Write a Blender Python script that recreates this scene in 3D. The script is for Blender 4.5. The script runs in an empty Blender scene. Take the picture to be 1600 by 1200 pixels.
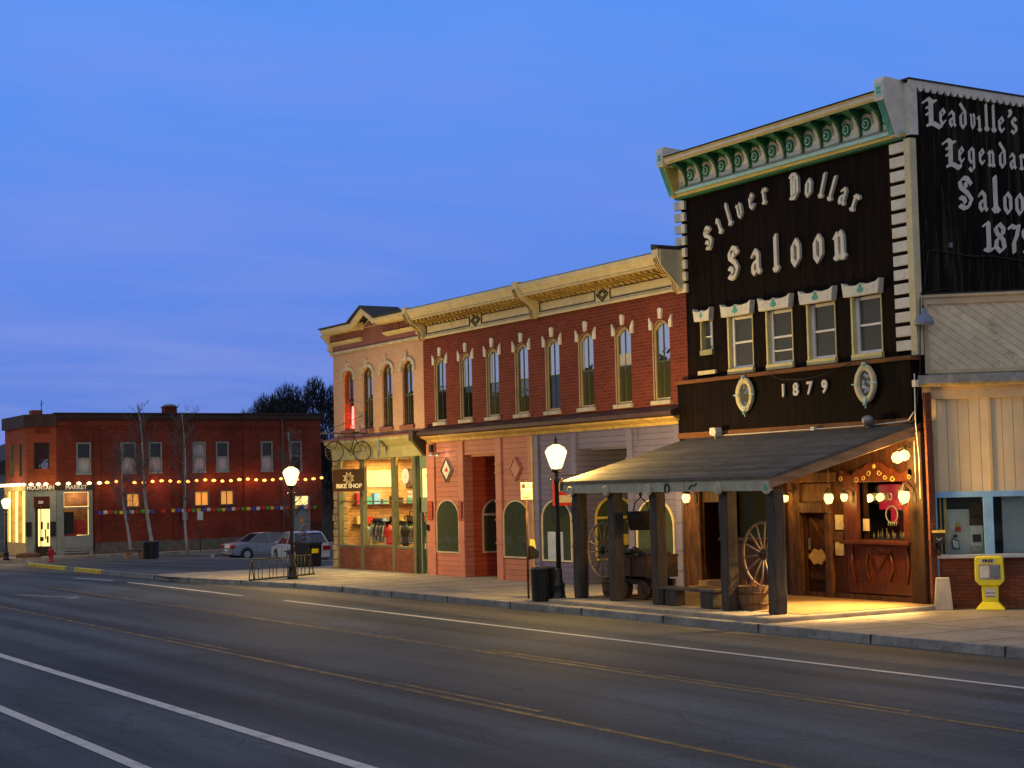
import bpy, bmesh, math, random
from mathutils import Vector, Matrix
random.seed(7)
R=math.radians
SC=bpy.context.scene
COL=SC.collection
# ------------------------------------------------------------------ helpers
def G(x):                       # the ground falls away beyond the bike shop corner
    return min(0.0,0.0162*(x+56.0))
def link(o):
    COL.objects.link(o); return o
def tag(o,label=None,cat=None,group=None,kind=None):
    if label:o['label']=label
    if cat:o['category']=cat
    if group:o['group']=group
    if kind:o['kind']=kind
    return o
def T(name,label,cat,loc=(0,0,0),rz=0,group=None):
    o=bpy.data.objects.new(name,None); o.empty_display_size=.2
    o.location=loc; o.rotation_euler=(0,0,rz)
    return tag(link(o),label,cat,group)
def kids(o): return [c for c in COL.objects if c.parent==o]
def copy_tree(o,parent=None):
    c=o.copy(); COL.objects.link(c); c.parent=parent
    for k in kids(o): copy_tree(k,c)
    return c
class MB:
    def __init__(s,local=False): s.v=[];s.f=[];s.sm=[];s.local=local;s.mi=[];s.cur=0
    def add(s,vs,fs,smooth=False):
        n=len(s.v); s.v+= [tuple(v) for v in vs]
        for f in fs: s.f.append([i+n for i in f]); s.sm.append(smooth); s.mi.append(s.cur)
        return s
    def box(s,x0,x1,y0,y1,z0,z1):
        if x0>x1:x0,x1=x1,x0
        if y0>y1:y0,y1=y1,y0
        if z0>z1:z0,z1=z1,z0
        return s.add([(x0,y0,z0),(x1,y0,z0),(x1,y1,z0),(x0,y1,z0),(x0,y0,z1),(x1,y0,z1),(x1,y1,z1),(x0,y1,z1)],
          [(0,3,2,1),(4,5,6,7),(0,1,5,4),(1,2,6,5),(2,3,7,6),(3,0,4,7)])
    def ext(s,pts,plane,a,b):
        # pts: 2-D polygon; plane 'xz' extrudes along y, 'yz' along x, 'xy' along z
        A=sum(pts[i][0]*pts[(i+1)%len(pts)][1]-pts[(i+1)%len(pts)][0]*pts[i][1] for i in range(len(pts)))
        if A<0: pts=pts[::-1]
        def P(p,t): return (p[0],t,p[1]) if plane=='xz' else ((t,p[0],p[1]) if plane=='yz' else (p[0],p[1],t))
        n=len(pts); lo,hi=min(a,b),max(a,b)
        vs=[P(p,lo) for p in pts]+[P(p,hi) for p in pts]
        fl=(plane=='xz')
        fs=[list(range(n)) if fl else list(range(n))[::-1], [i+n for i in (range(n) if not fl else range(n-1,-1,-1))]]
        for i in range(n):
            j=(i+1)%n
            q=(i,j,j+n,i+n); fs.append(q if not fl else q[::-1])
        return s.add(vs,fs)
    def tube(s,pts,rad,n=8,cap=True,smooth=True):
        pts=[Vector(p) for p in pts]
        if not hasattr(rad,'__len__'): rad=[rad]*len(pts)
        vs=[];prev=None
        for i,p in enumerate(pts):
            d=(pts[min(i+1,len(pts)-1)]-pts[max(i-1,0)]).normalized()
            if prev is None:
                a=Vector((0,0,1)) if abs(d.z)<.9 else Vector((1,0,0)); u=d.cross(a).normalized()
            else:
                u=(prev-d*prev.dot(d)); u=u.normalized() if u.length>1e-6 else d.orthogonal().normalized()
            prev=u; w=d.cross(u)
            for k in range(n):
                t=2*math.pi*k/n; vs.append(p+(u*math.cos(t)+w*math.sin(t))*rad[i])
        fs=[]
        for i in range(len(pts)-1):
            for k in range(n):
                fs.append((i*n+k,i*n+(k+1)%n,(i+1)*n+(k+1)%n,(i+1)*n+k))
        s.add(vs,fs,smooth)
        if cap:
            m=len(s.v)-len(vs); L=(len(pts)-1)*n
            s.f.append([m+k for k in range(n)][::-1]); s.sm.append(False); s.mi.append(s.cur)
            s.f.append([m+L+k for k in range(n)]); s.sm.append(False); s.mi.append(s.cur)
        return s
    def lathe(s,c,prof,n=16,smooth=True,axis='z'):
        vs=[]
        for r,z in prof:
            for k in range(n):
                t=2*math.pi*k/n; a,b=r*math.cos(t),r*math.sin(t)
                vs.append((c[0]+a,c[1]+b,c[2]+z) if axis=='z' else ((c[0]+a,c[1]-z,c[2]+b) if axis=='y' else (c[0]+z,c[1]+a,c[2]+b)))
        fs=[]
        for i in range(len(prof)-1):
            for k in range(n): fs.append((i*n+k,i*n+(k+1)%n,(i+1)*n+(k+1)%n,(i+1)*n+k))
        s.add(vs,fs,smooth); m=len(s.v)-len(vs); L=(len(prof)-1)*n
        s.f.append([m+k for k in range(n)][::-1]); s.sm.append(False); s.mi.append(s.cur)
        s.f.append([m+L+k for k in range(n)]); s.sm.append(False); s.mi.append(s.cur)
        return s
    def ring(s,c,R_,r,n=28,m=6,axis='y',zs=1.0):
        vs=[]
        for i in range(n):
            t=2*math.pi*i/n
            for k in range(m):
                q=2*math.pi*k/m; rr=R_+r*math.cos(q); h=r*math.sin(q)
                a,b=rr*math.cos(t),rr*math.sin(t)*zs
                vs.append((c[0]+a,c[1]+h,c[2]+b) if axis=='y' else ((c[0]+h,c[1]+a,c[2]+b) if axis=='x' else (c[0]+a,c[1]+b,c[2]+h)))
        fs=[(i*m+k,i*m+(k+1)%m,((i+1)%n)*m+(k+1)%m,((i+1)%n)*m+k) for i in range(n) for k in range(m)]
        return s.add(vs,fs,True)
    def b(s,name,mat,parent=None,bevel=0,label=None,cat=None,group=None,kind=None,jit=0):
        me=bpy.data.meshes.new(name)
        o0=(0,0,0)
        if parent is not None and not s.local:
            r_=parent
            while r_.parent: r_=r_.parent
            o0=tuple(r_.location)
        vs=[(v[0]-o0[0],v[1]-o0[1],v[2]-o0[2]) for v in s.v]
        if jit: vs=[(a+random.uniform(-jit,jit),b_+random.uniform(-jit,jit),c+random.uniform(-jit,jit)) for a,b_,c in vs]
        me.from_pydata(vs,[],s.f); me.polygons.foreach_set('use_smooth',s.sm)
        mats=mat if isinstance(mat,(list,tuple)) else [mat]
        for m in mats: me.materials.append(m)
        if len(mats)>1: me.polygons.foreach_set('material_index',s.mi)
        me.update()
        bm=bmesh.new(); bm.from_mesh(me); bmesh.ops.recalc_face_normals(bm,faces=bm.faces); bm.to_mesh(me); bm.free()
        o=bpy.data.objects.new(name,me); link(o)
        if parent is not None: o.parent=parent
        if bevel:
            md=o.modifiers.new('bevel','BEVEL'); md.width=bevel; md.segments=2; md.limit_method='ANGLE'; md.angle_limit=R(40)
        return tag(o,label,cat,group,kind)
def parts(name,mt,parent,shapes,bevel=0,jit=0,label=None):
    out=[]
    for sh in shapes:
        m=MB(); m.box(*sh); out.append(m.b(name,mt,parent,bevel=bevel,label=label))
    return out
def grid_wall(mb,x0,x1,z0,z1,ops,y0,y1,axis='y'):
    """a wall slab with rectangular openings (x0,x1,z0,z1)"""
    xs=sorted({x0,x1}|{v for o in ops for v in (o[0],o[1]) if x0<v<x1})
    zs=sorted({z0,z1}|{v for o in ops for v in (o[2],o[3]) if z0<v<z1})
    for i in range(len(xs)-1):
        run=None
        for j in range(len(zs)-1):
            cx,cz=(xs[i]+xs[i+1])/2,(zs[j]+zs[j+1])/2
            inside=any(o[0]<cx<o[1] and o[2]<cz<o[3] for o in ops)
            if not inside: run=(run[0],zs[j+1]) if run else (zs[j],zs[j+1])
            if inside or j==len(zs)-2:
                if run:
                    if axis=='y': mb.box(xs[i],xs[i+1],y0,y1,*run)
                    else: mb.box(y0,y1,xs[i],xs[i+1],*run)
                run=None
# ------------------------------------------------------------------ materials
def srgb(h):
    return tuple(((int(h[i:i+2],16)/255)**2.2) for i in (0,2,4))
class N:
    def __init__(s,name):
        s.m=bpy.data.materials.new(name); s.m.use_nodes=True; s.t=s.m.node_tree
        s.bs=s.t.nodes['Principled BSDF']; s.out=s.t.nodes['Material Output']
    def n(s,t,**k):
        o=s.t.nodes.new(t)
        for a,b in k.items(): setattr(o,a,b)
        return o
    def l(s,a,b): s.t.links.new(a,b)
    def math(s,op,a,b=None,c=None):
        o=s.n('ShaderNodeMath',operation=op)
        for i,v in enumerate((a,b,c)):
            if v is None: continue
            if isinstance(v,(int,float)): o.inputs[i].default_value=v
            else: s.l(v,o.inputs[i])
        return o.outputs[0]
    def mix(s,f,a,b,bt='MIX'):
        o=s.n('ShaderNodeMix',data_type='RGBA',blend_type=bt)
        for i,v in ((0,f),(6,a),(7,b)):
            if isinstance(v,(int,float)): o.inputs[i].default_value=v
            elif isinstance(v,tuple): o.inputs[i].default_value=(*v[:3],1)
            else: s.l(v,o.inputs[i])
        return o.outputs[2]
    def ramp(s,f,p0,p1,c0=(0,0,0),c1=(1,1,1)):
        o=s.n('ShaderNodeValToRGB'); e=o.color_ramp.elements
        e[0].position=p0;e[1].position=p1;e[0].color=(*c0,1);e[1].color=(*c1,1); s.l(f,o.inputs[0]); return o.outputs[0]
    def pos(s): 
        if not hasattr(s,'_p'): s._p=s.n('ShaderNodeNewGeometry')
        return s._p.outputs['Position']
    def noise(s,scale,detail=4,vec=None,rough=.6,sx=(1,1,1)):
        o=s.n('ShaderNodeTexNoise'); o.inputs['Scale'].default_value=scale; o.inputs['Detail'].default_value=detail; o.inputs['Roughness'].default_value=rough
        mp=s.n('ShaderNodeVectorMath',operation='MULTIPLY'); mp.inputs[1].default_value=sx; s.l(vec or s.pos(),mp.inputs[0]); s.l(mp.outputs[0],o.inputs['Vector'])
        return o.outputs['Fac']
    def uv(s):
        g=s.n('ShaderNodeNewGeometry'); a=s.n('ShaderNodeSeparateXYZ'); s.l(g.outputs['Position'],a.inputs[0])
        b=s.n('ShaderNodeSeparateXYZ'); s.l(g.outputs['Normal'],b.inputs[0])
        k=s.math('GREATER_THAN',s.math('ABSOLUTE',b.outputs[0]),.72)
        u=s.math('ADD',s.math('MULTIPLY',a.outputs[0],s.math('SUBTRACT',1,k)),s.math('MULTIPLY',a.outputs[1],k))
        kz=s.math('GREATER_THAN',s.math('ABSOLUTE',b.outputs[2]),.72)
        v=s.math('ADD',s.math('MULTIPLY',a.outputs[2],s.math('SUBTRACT',1,kz)),s.math('MULTIPLY',a.outputs[1],kz))
        return u,v
    def bump(s,h,dist=.01,strength=1,prev=None):
        o=s.n('ShaderNodeBump'); o.inputs['Distance'].default_value=dist; o.inputs['Strength'].default_value=strength
        s.l(h,o.inputs['Height'])
        if prev: s.l(prev,o.inputs['Normal'])
        s.l(o.outputs[0],s.bs.inputs['Normal']); return o.outputs[0]
def mat(name,col,rough=.7,var=.25,scale=2.5,bump=.004,bs=60,metal=0,pat=None,p=.15,dark=None,spec=.35,sx=(1,1,1),wear=None,wamt=.5,bc=.18,mf=.75,wsx=(1,1,1),wth=(.52,.66)):
    s=N(name); c=col if isinstance(col,tuple) else srgb(col)
    s.bs.inputs['Roughness'].default_value=rough; s.bs.inputs['Metallic'].default_value=metal; s.bs.inputs['Specular IOR Level'].default_value=spec
    n1=s.noise(scale,6,sx=sx); d=tuple(v*(1-var*1.3) for v in c); l_=tuple(min(1,v*(1+var)) for v in c)
    col_=s.mix(s.ramp(n1,.3,.7),d,l_)
    h=s.noise(bs,3,sx=sx)
    if pat=='brick':
        u,v=s.uv(); cv=s.n('ShaderNodeCombineXYZ'); s.l(u,cv.inputs[0]); s.l(v,cv.inputs[1])
        b=s.n('ShaderNodeTexBrick'); b.inputs['Scale'].default_value=1; b.inputs['Brick Width'].default_value=p*2.9; b.inputs['Row Height'].default_value=p; b.inputs['Mortar Size'].default_value=p*.11; b.inputs['Mortar Smooth'].default_value=.3
        s.l(cv.outputs[0],b.inputs['Vector'])
        b.inputs['Color1'].default_value=(1-bc,1-bc,1-bc,1); b.inputs['Color2'].default_value=(1+bc,1+bc,1+bc,1); b.inputs['Mortar'].default_value=(1,1,1,1)
        col_=s.mix(1,col_,b.outputs['Color'],'MULTIPLY')
        col_=s.mix(s.math('MULTIPLY',b.outputs['Fac'],mf),col_,dark or tuple(v*.6+.02 for v in c))
        hh=s.math('ADD',s.math('MULTIPLY',s.math('SUBTRACT',1,b.outputs['Fac']),1),s.math('MULTIPLY',h,.35)); s.bump(hh,.008)
    elif pat in('clap','vboard','diag'):
        u,v=s.uv()
        t=v if pat=='clap' else (u if pat=='vboard' else s.math('MULTIPLY',s.math('ADD',u,v),.7071))
        q=s.math('DIVIDE',t,p); fr=s.math('FRACT',q); fl=s.math('FLOOR',q)
        wn=s.n('ShaderNodeTexWhiteNoise',noise_dimensions='1D'); s.l(fl,wn.inputs['W'])
        br=s.math('ADD',s.math('MULTIPLY',wn.outputs['Value'],var*1.6),1-var*.9)
        gr=s.n('ShaderNodeCombineColor'); [s.l(br,gr.inputs[i]) for i in range(3)]
        col_=s.mix(1,col_,gr.outputs[0],'MULTIPLY')
        gap=s.math('LESS_THAN',fr,.07 if pat!='clap' else .09)
        col_=s.mix(s.math('MULTIPLY',gap,.8),col_,dark or tuple(v_*.3 for v_ in c))
        # grain along the boards
        st={'clap':(.4,.4,14),'vboard':(14,14,.4),'diag':(4,4,4)}[pat]
        g=s.noise(5,5,sx=st); col_=s.mix(.5*min(1,var*3),col_,s.mix(s.ramp(g,.3,.7),tuple(v_*.55 for v_ in c),l_))
        hh=s.math('ADD',fr if pat=='clap' else s.math('MULTIPLY',s.math('SUBTRACT',1,gap),1),s.math('MULTIPLY',g,.35)); s.bump(hh,.012)
    else:
        if bump: s.bump(h,bump)
    if wear is not None:
        w=s.noise(scale*3.1,8,rough=.75,sx=wsx); col_=s.mix(s.math('MULTIPLY',s.ramp(w,*wth),wamt),col_,wear)
    s.l(col_,s.bs.inputs['Base Color'])
    return s.m
def emit(name,col,st):
    s=N(name); s.bs.inputs['Base Color'].default_value=(*col,1); s.bs.inputs['Emission Color'].default_value=(*col,1); s.bs.inputs['Emission Strength'].default_value=st; s.bs.inputs['Roughness'].default_value=.4
    return s.m
def globe_glass(name,col,st,tr=.8):
    s=N(name); t=s.n('ShaderNodeBsdfTransparent'); t.inputs[0].default_value=(tr,tr,tr*.95,1)
    e=s.n('ShaderNodeEmission'); e.inputs[0].default_value=(*col,1); e.inputs[1].default_value=st
    a=s.n('ShaderNodeAddShader'); s.l(t.outputs[0],a.inputs[0]); s.l(e.outputs[0],a.inputs[1]); s.l(a.outputs[0],s.out.inputs[0])
    return s.m
def glass_dark(name,base=(.010,.012,.012),ior=2.1,rough=.02,wob=.0015):
    s=N(name); s.bs.inputs['Base Color'].default_value=(*base,1); s.bs.inputs['Roughness'].default_value=rough; s.bs.inputs['IOR'].default_value=ior
    if wob: s.bump(s.noise(2.2,2),wob*8)
    return s.m
def glass_clear(name,tint=(.9,.95,.95),f=.12):
    s=N(name); t=s.n('ShaderNodeBsdfTransparent'); t.inputs[0].default_value=(*tint,1)
    g=s.n('ShaderNodeBsdfGlossy'); g.inputs['Roughness'].default_value=.02
    fr=s.n('ShaderNodeFresnel'); ge=s.n('ShaderNodeNewGeometry'); s.l(s.math('SUBTRACT',1.5,s.math('MULTIPLY',ge.outputs['Backfacing'],.8333)),fr.inputs[0])
    mx=s.n('ShaderNodeMixShader'); s.l(fr.outputs[0],mx.inputs[0]); s.l(t.outputs[0],mx.inputs[1]); s.l(g.outputs[0],mx.inputs[2]); s.l(mx.outputs[0],s.out.inputs[0])
    return s.m
m_asph=None
def asphalt(name,c,seam=True):
    s=N(name); s.bs.inputs['Specular IOR Level'].default_value=.14
    a=s.noise(.55,5,sx=(.05,1,1)); b=s.noise(1.3,8,sx=(.35,1,1),rough=.7); g=s.noise(90,2)
    col=s.mix(s.ramp(a,.40,.60),tuple(v*.50 for v in c),tuple(v*1.30 for v in c))
    col=s.mix(.45,col,s.mix(s.ramp(b,.35,.65),tuple(v*.6 for v in c),tuple(v*1.45 for v in c)))
    g2=s.noise(28,3)
    col=s.mix(.5,col,s.mix(s.ramp(g2,.3,.7),tuple(v*.45 for v in c),tuple(v*1.7 for v in c)))
    bd=s.noise(.9,4,sx=(.035,1,1)); pt=s.noise(.16,2,sx=(.5,1,1))
    k1=s.ramp(bd,.40,.60,(.68,.68,.68),(1.22,1.22,1.22)); col=s.mix(1,col,k1,'MULTIPLY'); col=s.mix(1,col,s.ramp(pt,.47,.53,(.86,.86,.86),(1.1,1.1,1.1)),'MULTIPLY')
    # hairline cracks
    vo=s.n('ShaderNodeTexVoronoi',feature='DISTANCE_TO_EDGE'); vo.inputs['Scale'].default_value=.22
    dv=s.n('ShaderNodeVectorMath',operation='ADD'); nz=s.n('ShaderNodeTexNoise'); nz.inputs['Scale'].default_value=.8; nz.inputs['Detail'].default_value=6
    s.l(s.pos(),nz.inputs['Vector']); sc=s.n('ShaderNodeVectorMath',operation='SCALE'); sc.inputs['Scale'].default_value=1.6; s.l(nz.outputs['Color'],sc.inputs[0]); s.l(s.pos(),dv.inputs[0]); s.l(sc.outputs[0],dv.inputs[1]); s.l(dv.outputs[0],vo.inputs['Vector'])
    cr=s.math('LESS_THAN',vo.outputs['Distance'],.006)
    col=s.mix(s.math('MULTIPLY',cr,(.3 if seam else .3)),col,tuple(v*.28 for v in c))
    s.l(col,s.bs.inputs['Base Color']); s.bump(g,.004)
    rr=s.math('ADD',s.math('MULTIPLY',b,.2),.68); s.l(rr,s.bs.inputs['Roughness'])
    return s.m
def paint(name,c,under,thr=(.42,.58),op=1.0):
    s=N(name); s.bs.inputs['Roughness'].default_value=.65; s.bs.inputs['Specular IOR Level'].default_value=.2
    w=s.noise(2.2,9,rough=.8); g=s.noise(45,3)
    f=s.math('MULTIPLY',s.ramp(s.math('ADD',s.math('MULTIPLY',w,.65),s.math('MULTIPLY',g,.35)),*thr),op)
    s.bs.inputs['Base Color'].default_value=(*c,1); s.l(f,s.bs.inputs['Alpha']); return s.m
M={}
ASPH=(.064,.078,.092)
M['road']=asphalt('asphalt',ASPH)
M['plaza']=asphalt('plaza_asphalt',(.092,.093,.090),False)
M['gutter']=asphalt('pale_parking_asphalt',(.105,.103,.096),False)
M['whiteline']=paint('white_road_paint',(.60,.58,.54),ASPH,(.30,.48))
M['thinline']=paint('worn_white_road_paint',(.45,.45,.43),ASPH,(.38,.58),.6)
M['yellowline']=paint('worn_yellow_road_paint',(.34,.22,.08),ASPH,(.38,.56),.75)
M['yellowcurb']=paint('yellow_kerb_paint',(.75,.55,.03),(.3,.28,.25),(.36,.5))
M['concrete']=mat('concrete',(.33,.29,.24),.85,.22,1.1,.004,50,wear=(.13,.12,.11),wamt=.5)
M['curb']=mat('kerb_concrete',(.25,.25,.25),.85,.3,2.2,.01,25,wear=(.08,.08,.08),wamt=.7)
M['grass']=mat('dry_ground',(.09,.085,.06),.95,.4,.3,.02,12)
M['hill']=mat('hill_forest',(.02,.028,.025),.95,.5,.02,.0,1)
M['brick']=mat('red_brick',(.165,.032,.021),.85,.22,.8,pat='brick',p=.09,dark=(.24,.10,.07),spec=.2)
M['brick_m']=mat('dark_red_brick',(.18,.034,.020),.85,.38,.45,pat='brick',p=.085,dark=(.14,.045,.03),spec=.2)
M['brick_mo']=mat('orange_red_brick',(.30,.065,.028),.85,.25,.5,pat='brick',p=.085,dark=(.2,.07,.04),spec=.2)
M['brick_tan']=mat('peach_painted_brick',(.58,.37,.26),.8,.10,1.2,pat='brick',p=.075,dark=(.46,.27,.17),spec=.25,bc=.05,mf=.5)
M['brick_dk']=mat('brown_brick',(.20,.065,.038),.85,.25,1.5,pat='brick',p=.075,dark=(.10,.06,.045),spec=.2)
M['mauve']=mat('mauve_frieze_paint',(.25,.10,.08),.75,.12,2)
M['cream']=mat('cream_paint',(.64,.57,.36),.6,.12,3,.002,wear=(.4,.33,.2),wamt=.3)
M['creamw']=mat('off_white_paint',(.70,.68,.62),.6,.10,3,.002,wear=(.38,.33,.24),wamt=.45)
M['yellowp']=mat('yellow_paint',(.66,.50,.12),.6,.12,3,.002,wear=(.35,.25,.08),wamt=.4)
M['ytrim']=mat('yellow_ledge_paint',(.62,.45,.16),.6,.2,3,.003,wear=(.25,.16,.07),wamt=.8)
M['paleyellow']=mat('pale_yellow_window_paint',(.66,.58,.27),.6,.12,3,.002,wear=(.4,.33,.15),wamt=.4)
M['green']=mat('green_paint',(.03,.16,.07),.5,.2,4,.002)
M['teal']=mat('teal_paint',(.10,.42,.38),.5,.15,5,.002)
M['aqua']=mat('light_aqua_paint',(.38,.66,.62),.5,.12,5,.002)
M['postgreen']=mat('olive_dark_post_paint',(.13,.13,.07),.5,.15,4,.002)
M['dkgreen']=mat('dark_green_trim',(.07,.11,.055),.55,.2,4,.002)
M['olive']=mat('olive_green_paint',(.34,.33,.18),.55,.15,3,.002,wear=(.2,.2,.08),wamt=.4)
M['doorgreen']=mat('grey_green_door_paint',(.17,.24,.19),.5,.12,3,.002)
M['bwood']=mat('black_stained_boards',(.0045,.003,.0024),.75,.5,1.2,pat='vboard',p=.19,spec=.08,dark=(.0015,.001,.001),wear=(.030,.012,.006),wamt=.6,wsx=(2.2,2.2,.12),wth=(.46,.70))
M['bwood2']=mat('weathered_black_boards',(.008,.0065,.006),.85,.55,.9,pat='vboard',p=.16,spec=.08,dark=(.0015,.0015,.0015),wear=(.10,.078,.055),wamt=.85,wsx=(2.4,2.4,.16),wth=(.50,.74))
M['brownwood']=mat('rough_brown_timber',(.11,.042,.015),.75,.4,1.8,.008,20,sx=(3,3,.5),wear=(.018,.008,.004),wamt=.9,wsx=(1.6,1.6,.35),wth=(.42,.62))
M['redwood']=mat('varnished_red_wood',(.10,.020,.007),.35,.3,3,.003,30,sx=(3,3,.6),spec=.5,wear=(.025,.008,.004),wamt=.85,wsx=(1.6,1.6,.4),wth=(.42,.62))
M['lowood']=mat('stained_plank_wall',(.070,.021,.008),.6,.35,1.6,pat='vboard',p=.24,spec=.3,dark=(.008,.004,.003),wear=(.014,.007,.004),wamt=.9,wsx=(1.6,1.6,.25),wth=(.42,.60))
M['postwood']=mat('dark_weathered_post',(.070,.058,.050),.85,.4,2.5,.012,18,sx=(4,4,.5),wear=(.10,.07,.045),wamt=.4)
M['darktimber']=mat('dark_corner_timber',(.035,.016,.008),.8,.4,2,.01,20,sx=(3,3,.5))
M['rakewood']=mat('worn_fascia_board',(.36,.21,.11),.75,.3,3,.004,25,sx=(.6,.6,3))
M['beamwood']=mat('reddish_beam',(.20,.075,.025),.75,.4,1.5,.008,20,sx=(.5,3,3),wear=(.05,.02,.01),wamt=.6)
M['shingle']=mat('grey_roofing',(.13,.122,.112),.95,.45,2.2,pat='clap',p=.21,spec=.12,dark=(.045,.04,.036),sx=(.35,1,1),wear=(.06,.052,.045),wamt=.7)
M['rooftar']=mat('dark_roof_felt',(.04,.04,.045),.8,.3,2)
M['flash']=mat('grey_metal_flashing',(.20,.24,.28),.5,.2,2,.002,metal=.3)
M['orange']=mat('salmon_orange_clapboard',(.50,.19,.14),.65,.10,2,pat='clap',p=.155,spec=.3)
M['orangef']=mat('salmon_orange_trim',(.50,.19,.14),.6,.10,2)
M['redrec']=mat('rust_red_clapboard',(.42,.075,.035),.6,.12,2,pat='clap',p=.155,spec=.35)
M['blue']=mat('lilac_grey_clapboard',(.15,.145,.27),.65,.08,2,pat='clap',p=.155,spec=.3)
M['bluef']=mat('lilac_grey_trim',(.15,.145,.27),.6,.08,2)
M['tanside']=mat('vertical_tan_siding',(.68,.57,.39),.65,.10,1.2,pat='vboard',p=.165,spec=.3,dark=(.30,.22,.13))
M['tandiag']=mat('diagonal_tan_boards',(.76,.67,.50),.7,.16,1.4,pat='diag',p=.13,spec=.3,dark=(.25,.2,.13),wear=(.33,.24,.13),wamt=.5)
M['tan']=mat('tan_trim_paint',(.58,.47,.31),.65,.12,3,.002)
M['bluefr']=mat('sky_blue_frame_paint',(.22,.48,.90),.5,.12,3,.002,wear=(.35,.45,.6),wamt=.3)
M['paleblue']=mat('pale_blue_sill_paint',(.45,.52,.62),.5,.15,3,.002)
M['white']=mat('white_paint',(.74,.74,.76),.5,.06,3,.001)
M['black']=mat('black_metal',(.012,.012,.013),.45,.3,6,.002,spec=.5)
M['iron']=mat('dark_iron',(.035,.033,.033),.55,.4,8,.004,metal=.4)
M['rust']=mat('rusty_iron',(.10,.05,.03),.75,.45,5,.008,wear=(.03,.02,.02),wamt=.6)
M['grey']=mat('grey_metal',(.3,.3,.32),.45,.15,4,.001,metal=.5)
M['stone']=mat('pale_stone',(.50,.46,.38),.8,.2,3,.004,wear=(.3,.27,.2),wamt=.4)
M['roughstone']=mat('rough_gold_stone',(.46,.31,.14),.8,.35,4,.03,6,wear=(.2,.12,.06),wamt=.6)
M['found']=mat('grey_foundation_stone',(.11,.10,.095),.9,.25,2,.01,10)
M['greyblue']=mat('grey_blue_shopfront_paint',(.21,.25,.25),.55,.12,3,.002)
M['pglass']=glass_dark('window_glass',ior=7.0,wob=.0004)
M['oliveglow']=glass_dark('glow_tinted_lower_glass',(.055,.055,.022),ior=2.1,rough=.05,wob=.0004)  # yellow-green lamp glow of the lower panes, put into the glass colour
M['dglass']=glass_dark('dark_window_glass',ior=1.5,wob=0)
M['pglass2']=glass_dark('dull_shop_glass',(.055,.07,.04),1.9,.04,.0004)
M['screen']=glass_dark('grey_window_screen',(.06,.065,.06),1.4,.35,0)
M['cglass']=glass_clear('clear_glass')
M['mirror']=glass_dark('old_mirror',(.10,.11,.09),2.3,.12,.01)
M['curtain']=mat('pale_curtain',(.42,.42,.44),.9,.12,5,.003)
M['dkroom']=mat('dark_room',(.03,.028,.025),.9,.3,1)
M['paper']=mat('paper_notice',(.55,.48,.33),.8,.15,9,0)
M['paperw']=mat('white_paper',(.68,.68,.66),.8,.12,12,0)
M['yellowpl']=mat('yellow_plastic',(.80,.72,.02),.4,.06,3,.001,spec=.5)
M['red']=mat('red_paint',(.50,.03,.02),.45,.15,3,.001)
M['orangesign']=mat('orange_sign_paint',(.75,.28,.06),.5,.1,3,.001)
M['barrel']=mat('barrel_oak',(.14,.085,.045),.8,.35,3,.008,20,sx=(4,4,.5))
M['plank']=mat('porch_floor_boards',(.30,.19,.09),.75,.3,1.4,pat='vboard',p=.16,spec=.3,dark=(.06,.04,.02))
M['spoke']=mat('weathered_spoke_wood',(.26,.21,.17),.75,.3,5,.004)
M['ore']=mat('ore_rock',(.13,.12,.13),.9,.5,6,.02,12)
M['oldwood']=mat('grey_weathered_wood',(.11,.09,.075),.85,.35,3,.01,18,sx=(.6,3,3))
M['bark']=mat('aspen_bark',(.45,.44,.40),.85,.2,4,.006,14,wear=(.08,.08,.07),wamt=.7)
M['twig']=mat('bare_twigs',(.13,.125,.115),.9,.3,3,0)
M['dktwig']=mat('dark_bare_twigs',(.028,.03,.035),.95,.4,.8,0)
M['silver']=mat('silver_car_paint',(.22,.25,.30),.28,.03,2,0,metal=.55,spec=.6)
M['whitecar']=mat('white_car_paint',(.48,.52,.60),.25,.02,2,0,spec=.6)
M['tyre']=mat('tyre_rubber',(.015,.015,.015),.8,.2,8,.003)
M['chrome']=mat('wheel_alloy',(.45,.46,.48),.3,.05,4,0,metal=.8)
M['carglass']=glass_dark('car_glass',(.01,.015,.03),2.0,.03,0)
M['tail']=mat('tail_lamp_red',(.35,.01,.01),.25,.05,4,0,spec=.6)
M['headl']=mat('lamp_lens',(.55,.55,.6),.15,.05,4,0,spec=.8)
WARM=(1.0,.56,.13)
M['globe']=globe_glass('lit_lamp_glass',(1.0,.74,.30),1.7)
M['globe2']=globe_glass('lit_lantern_glass',(1.0,.66,.22),1.7)
M['bulb']=emit('lit_string_bulb',(1.0,.40,.08),4)
M['bulbw']=emit('lit_white_bulb',(1.0,.76,.34),5)
M['litwin']=emit('lit_amber_window',(1.0,.42,.07),.55)
M['litwin2']=emit('lit_yellow_window',(1.0,.72,.25),1.4)
M['neonr']=emit('red_neon',(1.0,.10,.08),9)
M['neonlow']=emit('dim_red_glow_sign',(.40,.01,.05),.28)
# ------------------------------------------------------------------ camera
cd=bpy.data.cameras.new('camera'); cam=link(bpy.data.objects.new('camera',cd)); SC.camera=cam
cd.sensor_width=36; cd.lens=2577.7/1600*36; cd.clip_end=3000; cd.clip_start=.1
yw,pt,rl=R(30.7829),R(3.5994),R(-1.3321)
fw=Vector((-math.cos(yw)*math.cos(pt),math.sin(yw)*math.cos(pt),math.sin(pt)))
r0=fw.cross(Vector((0,0,1))).normalized(); u0=r0.cross(fw)
rr=r0*math.cos(rl)+u0*math.sin(rl); uu=u0*math.cos(rl)-r0*math.sin(rl)
mw=Matrix((rr,uu,-fw)).transposed().to_4x4(); mw.translation=Vector((0,-25,2.7156)); cam.matrix_world=mw
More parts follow.
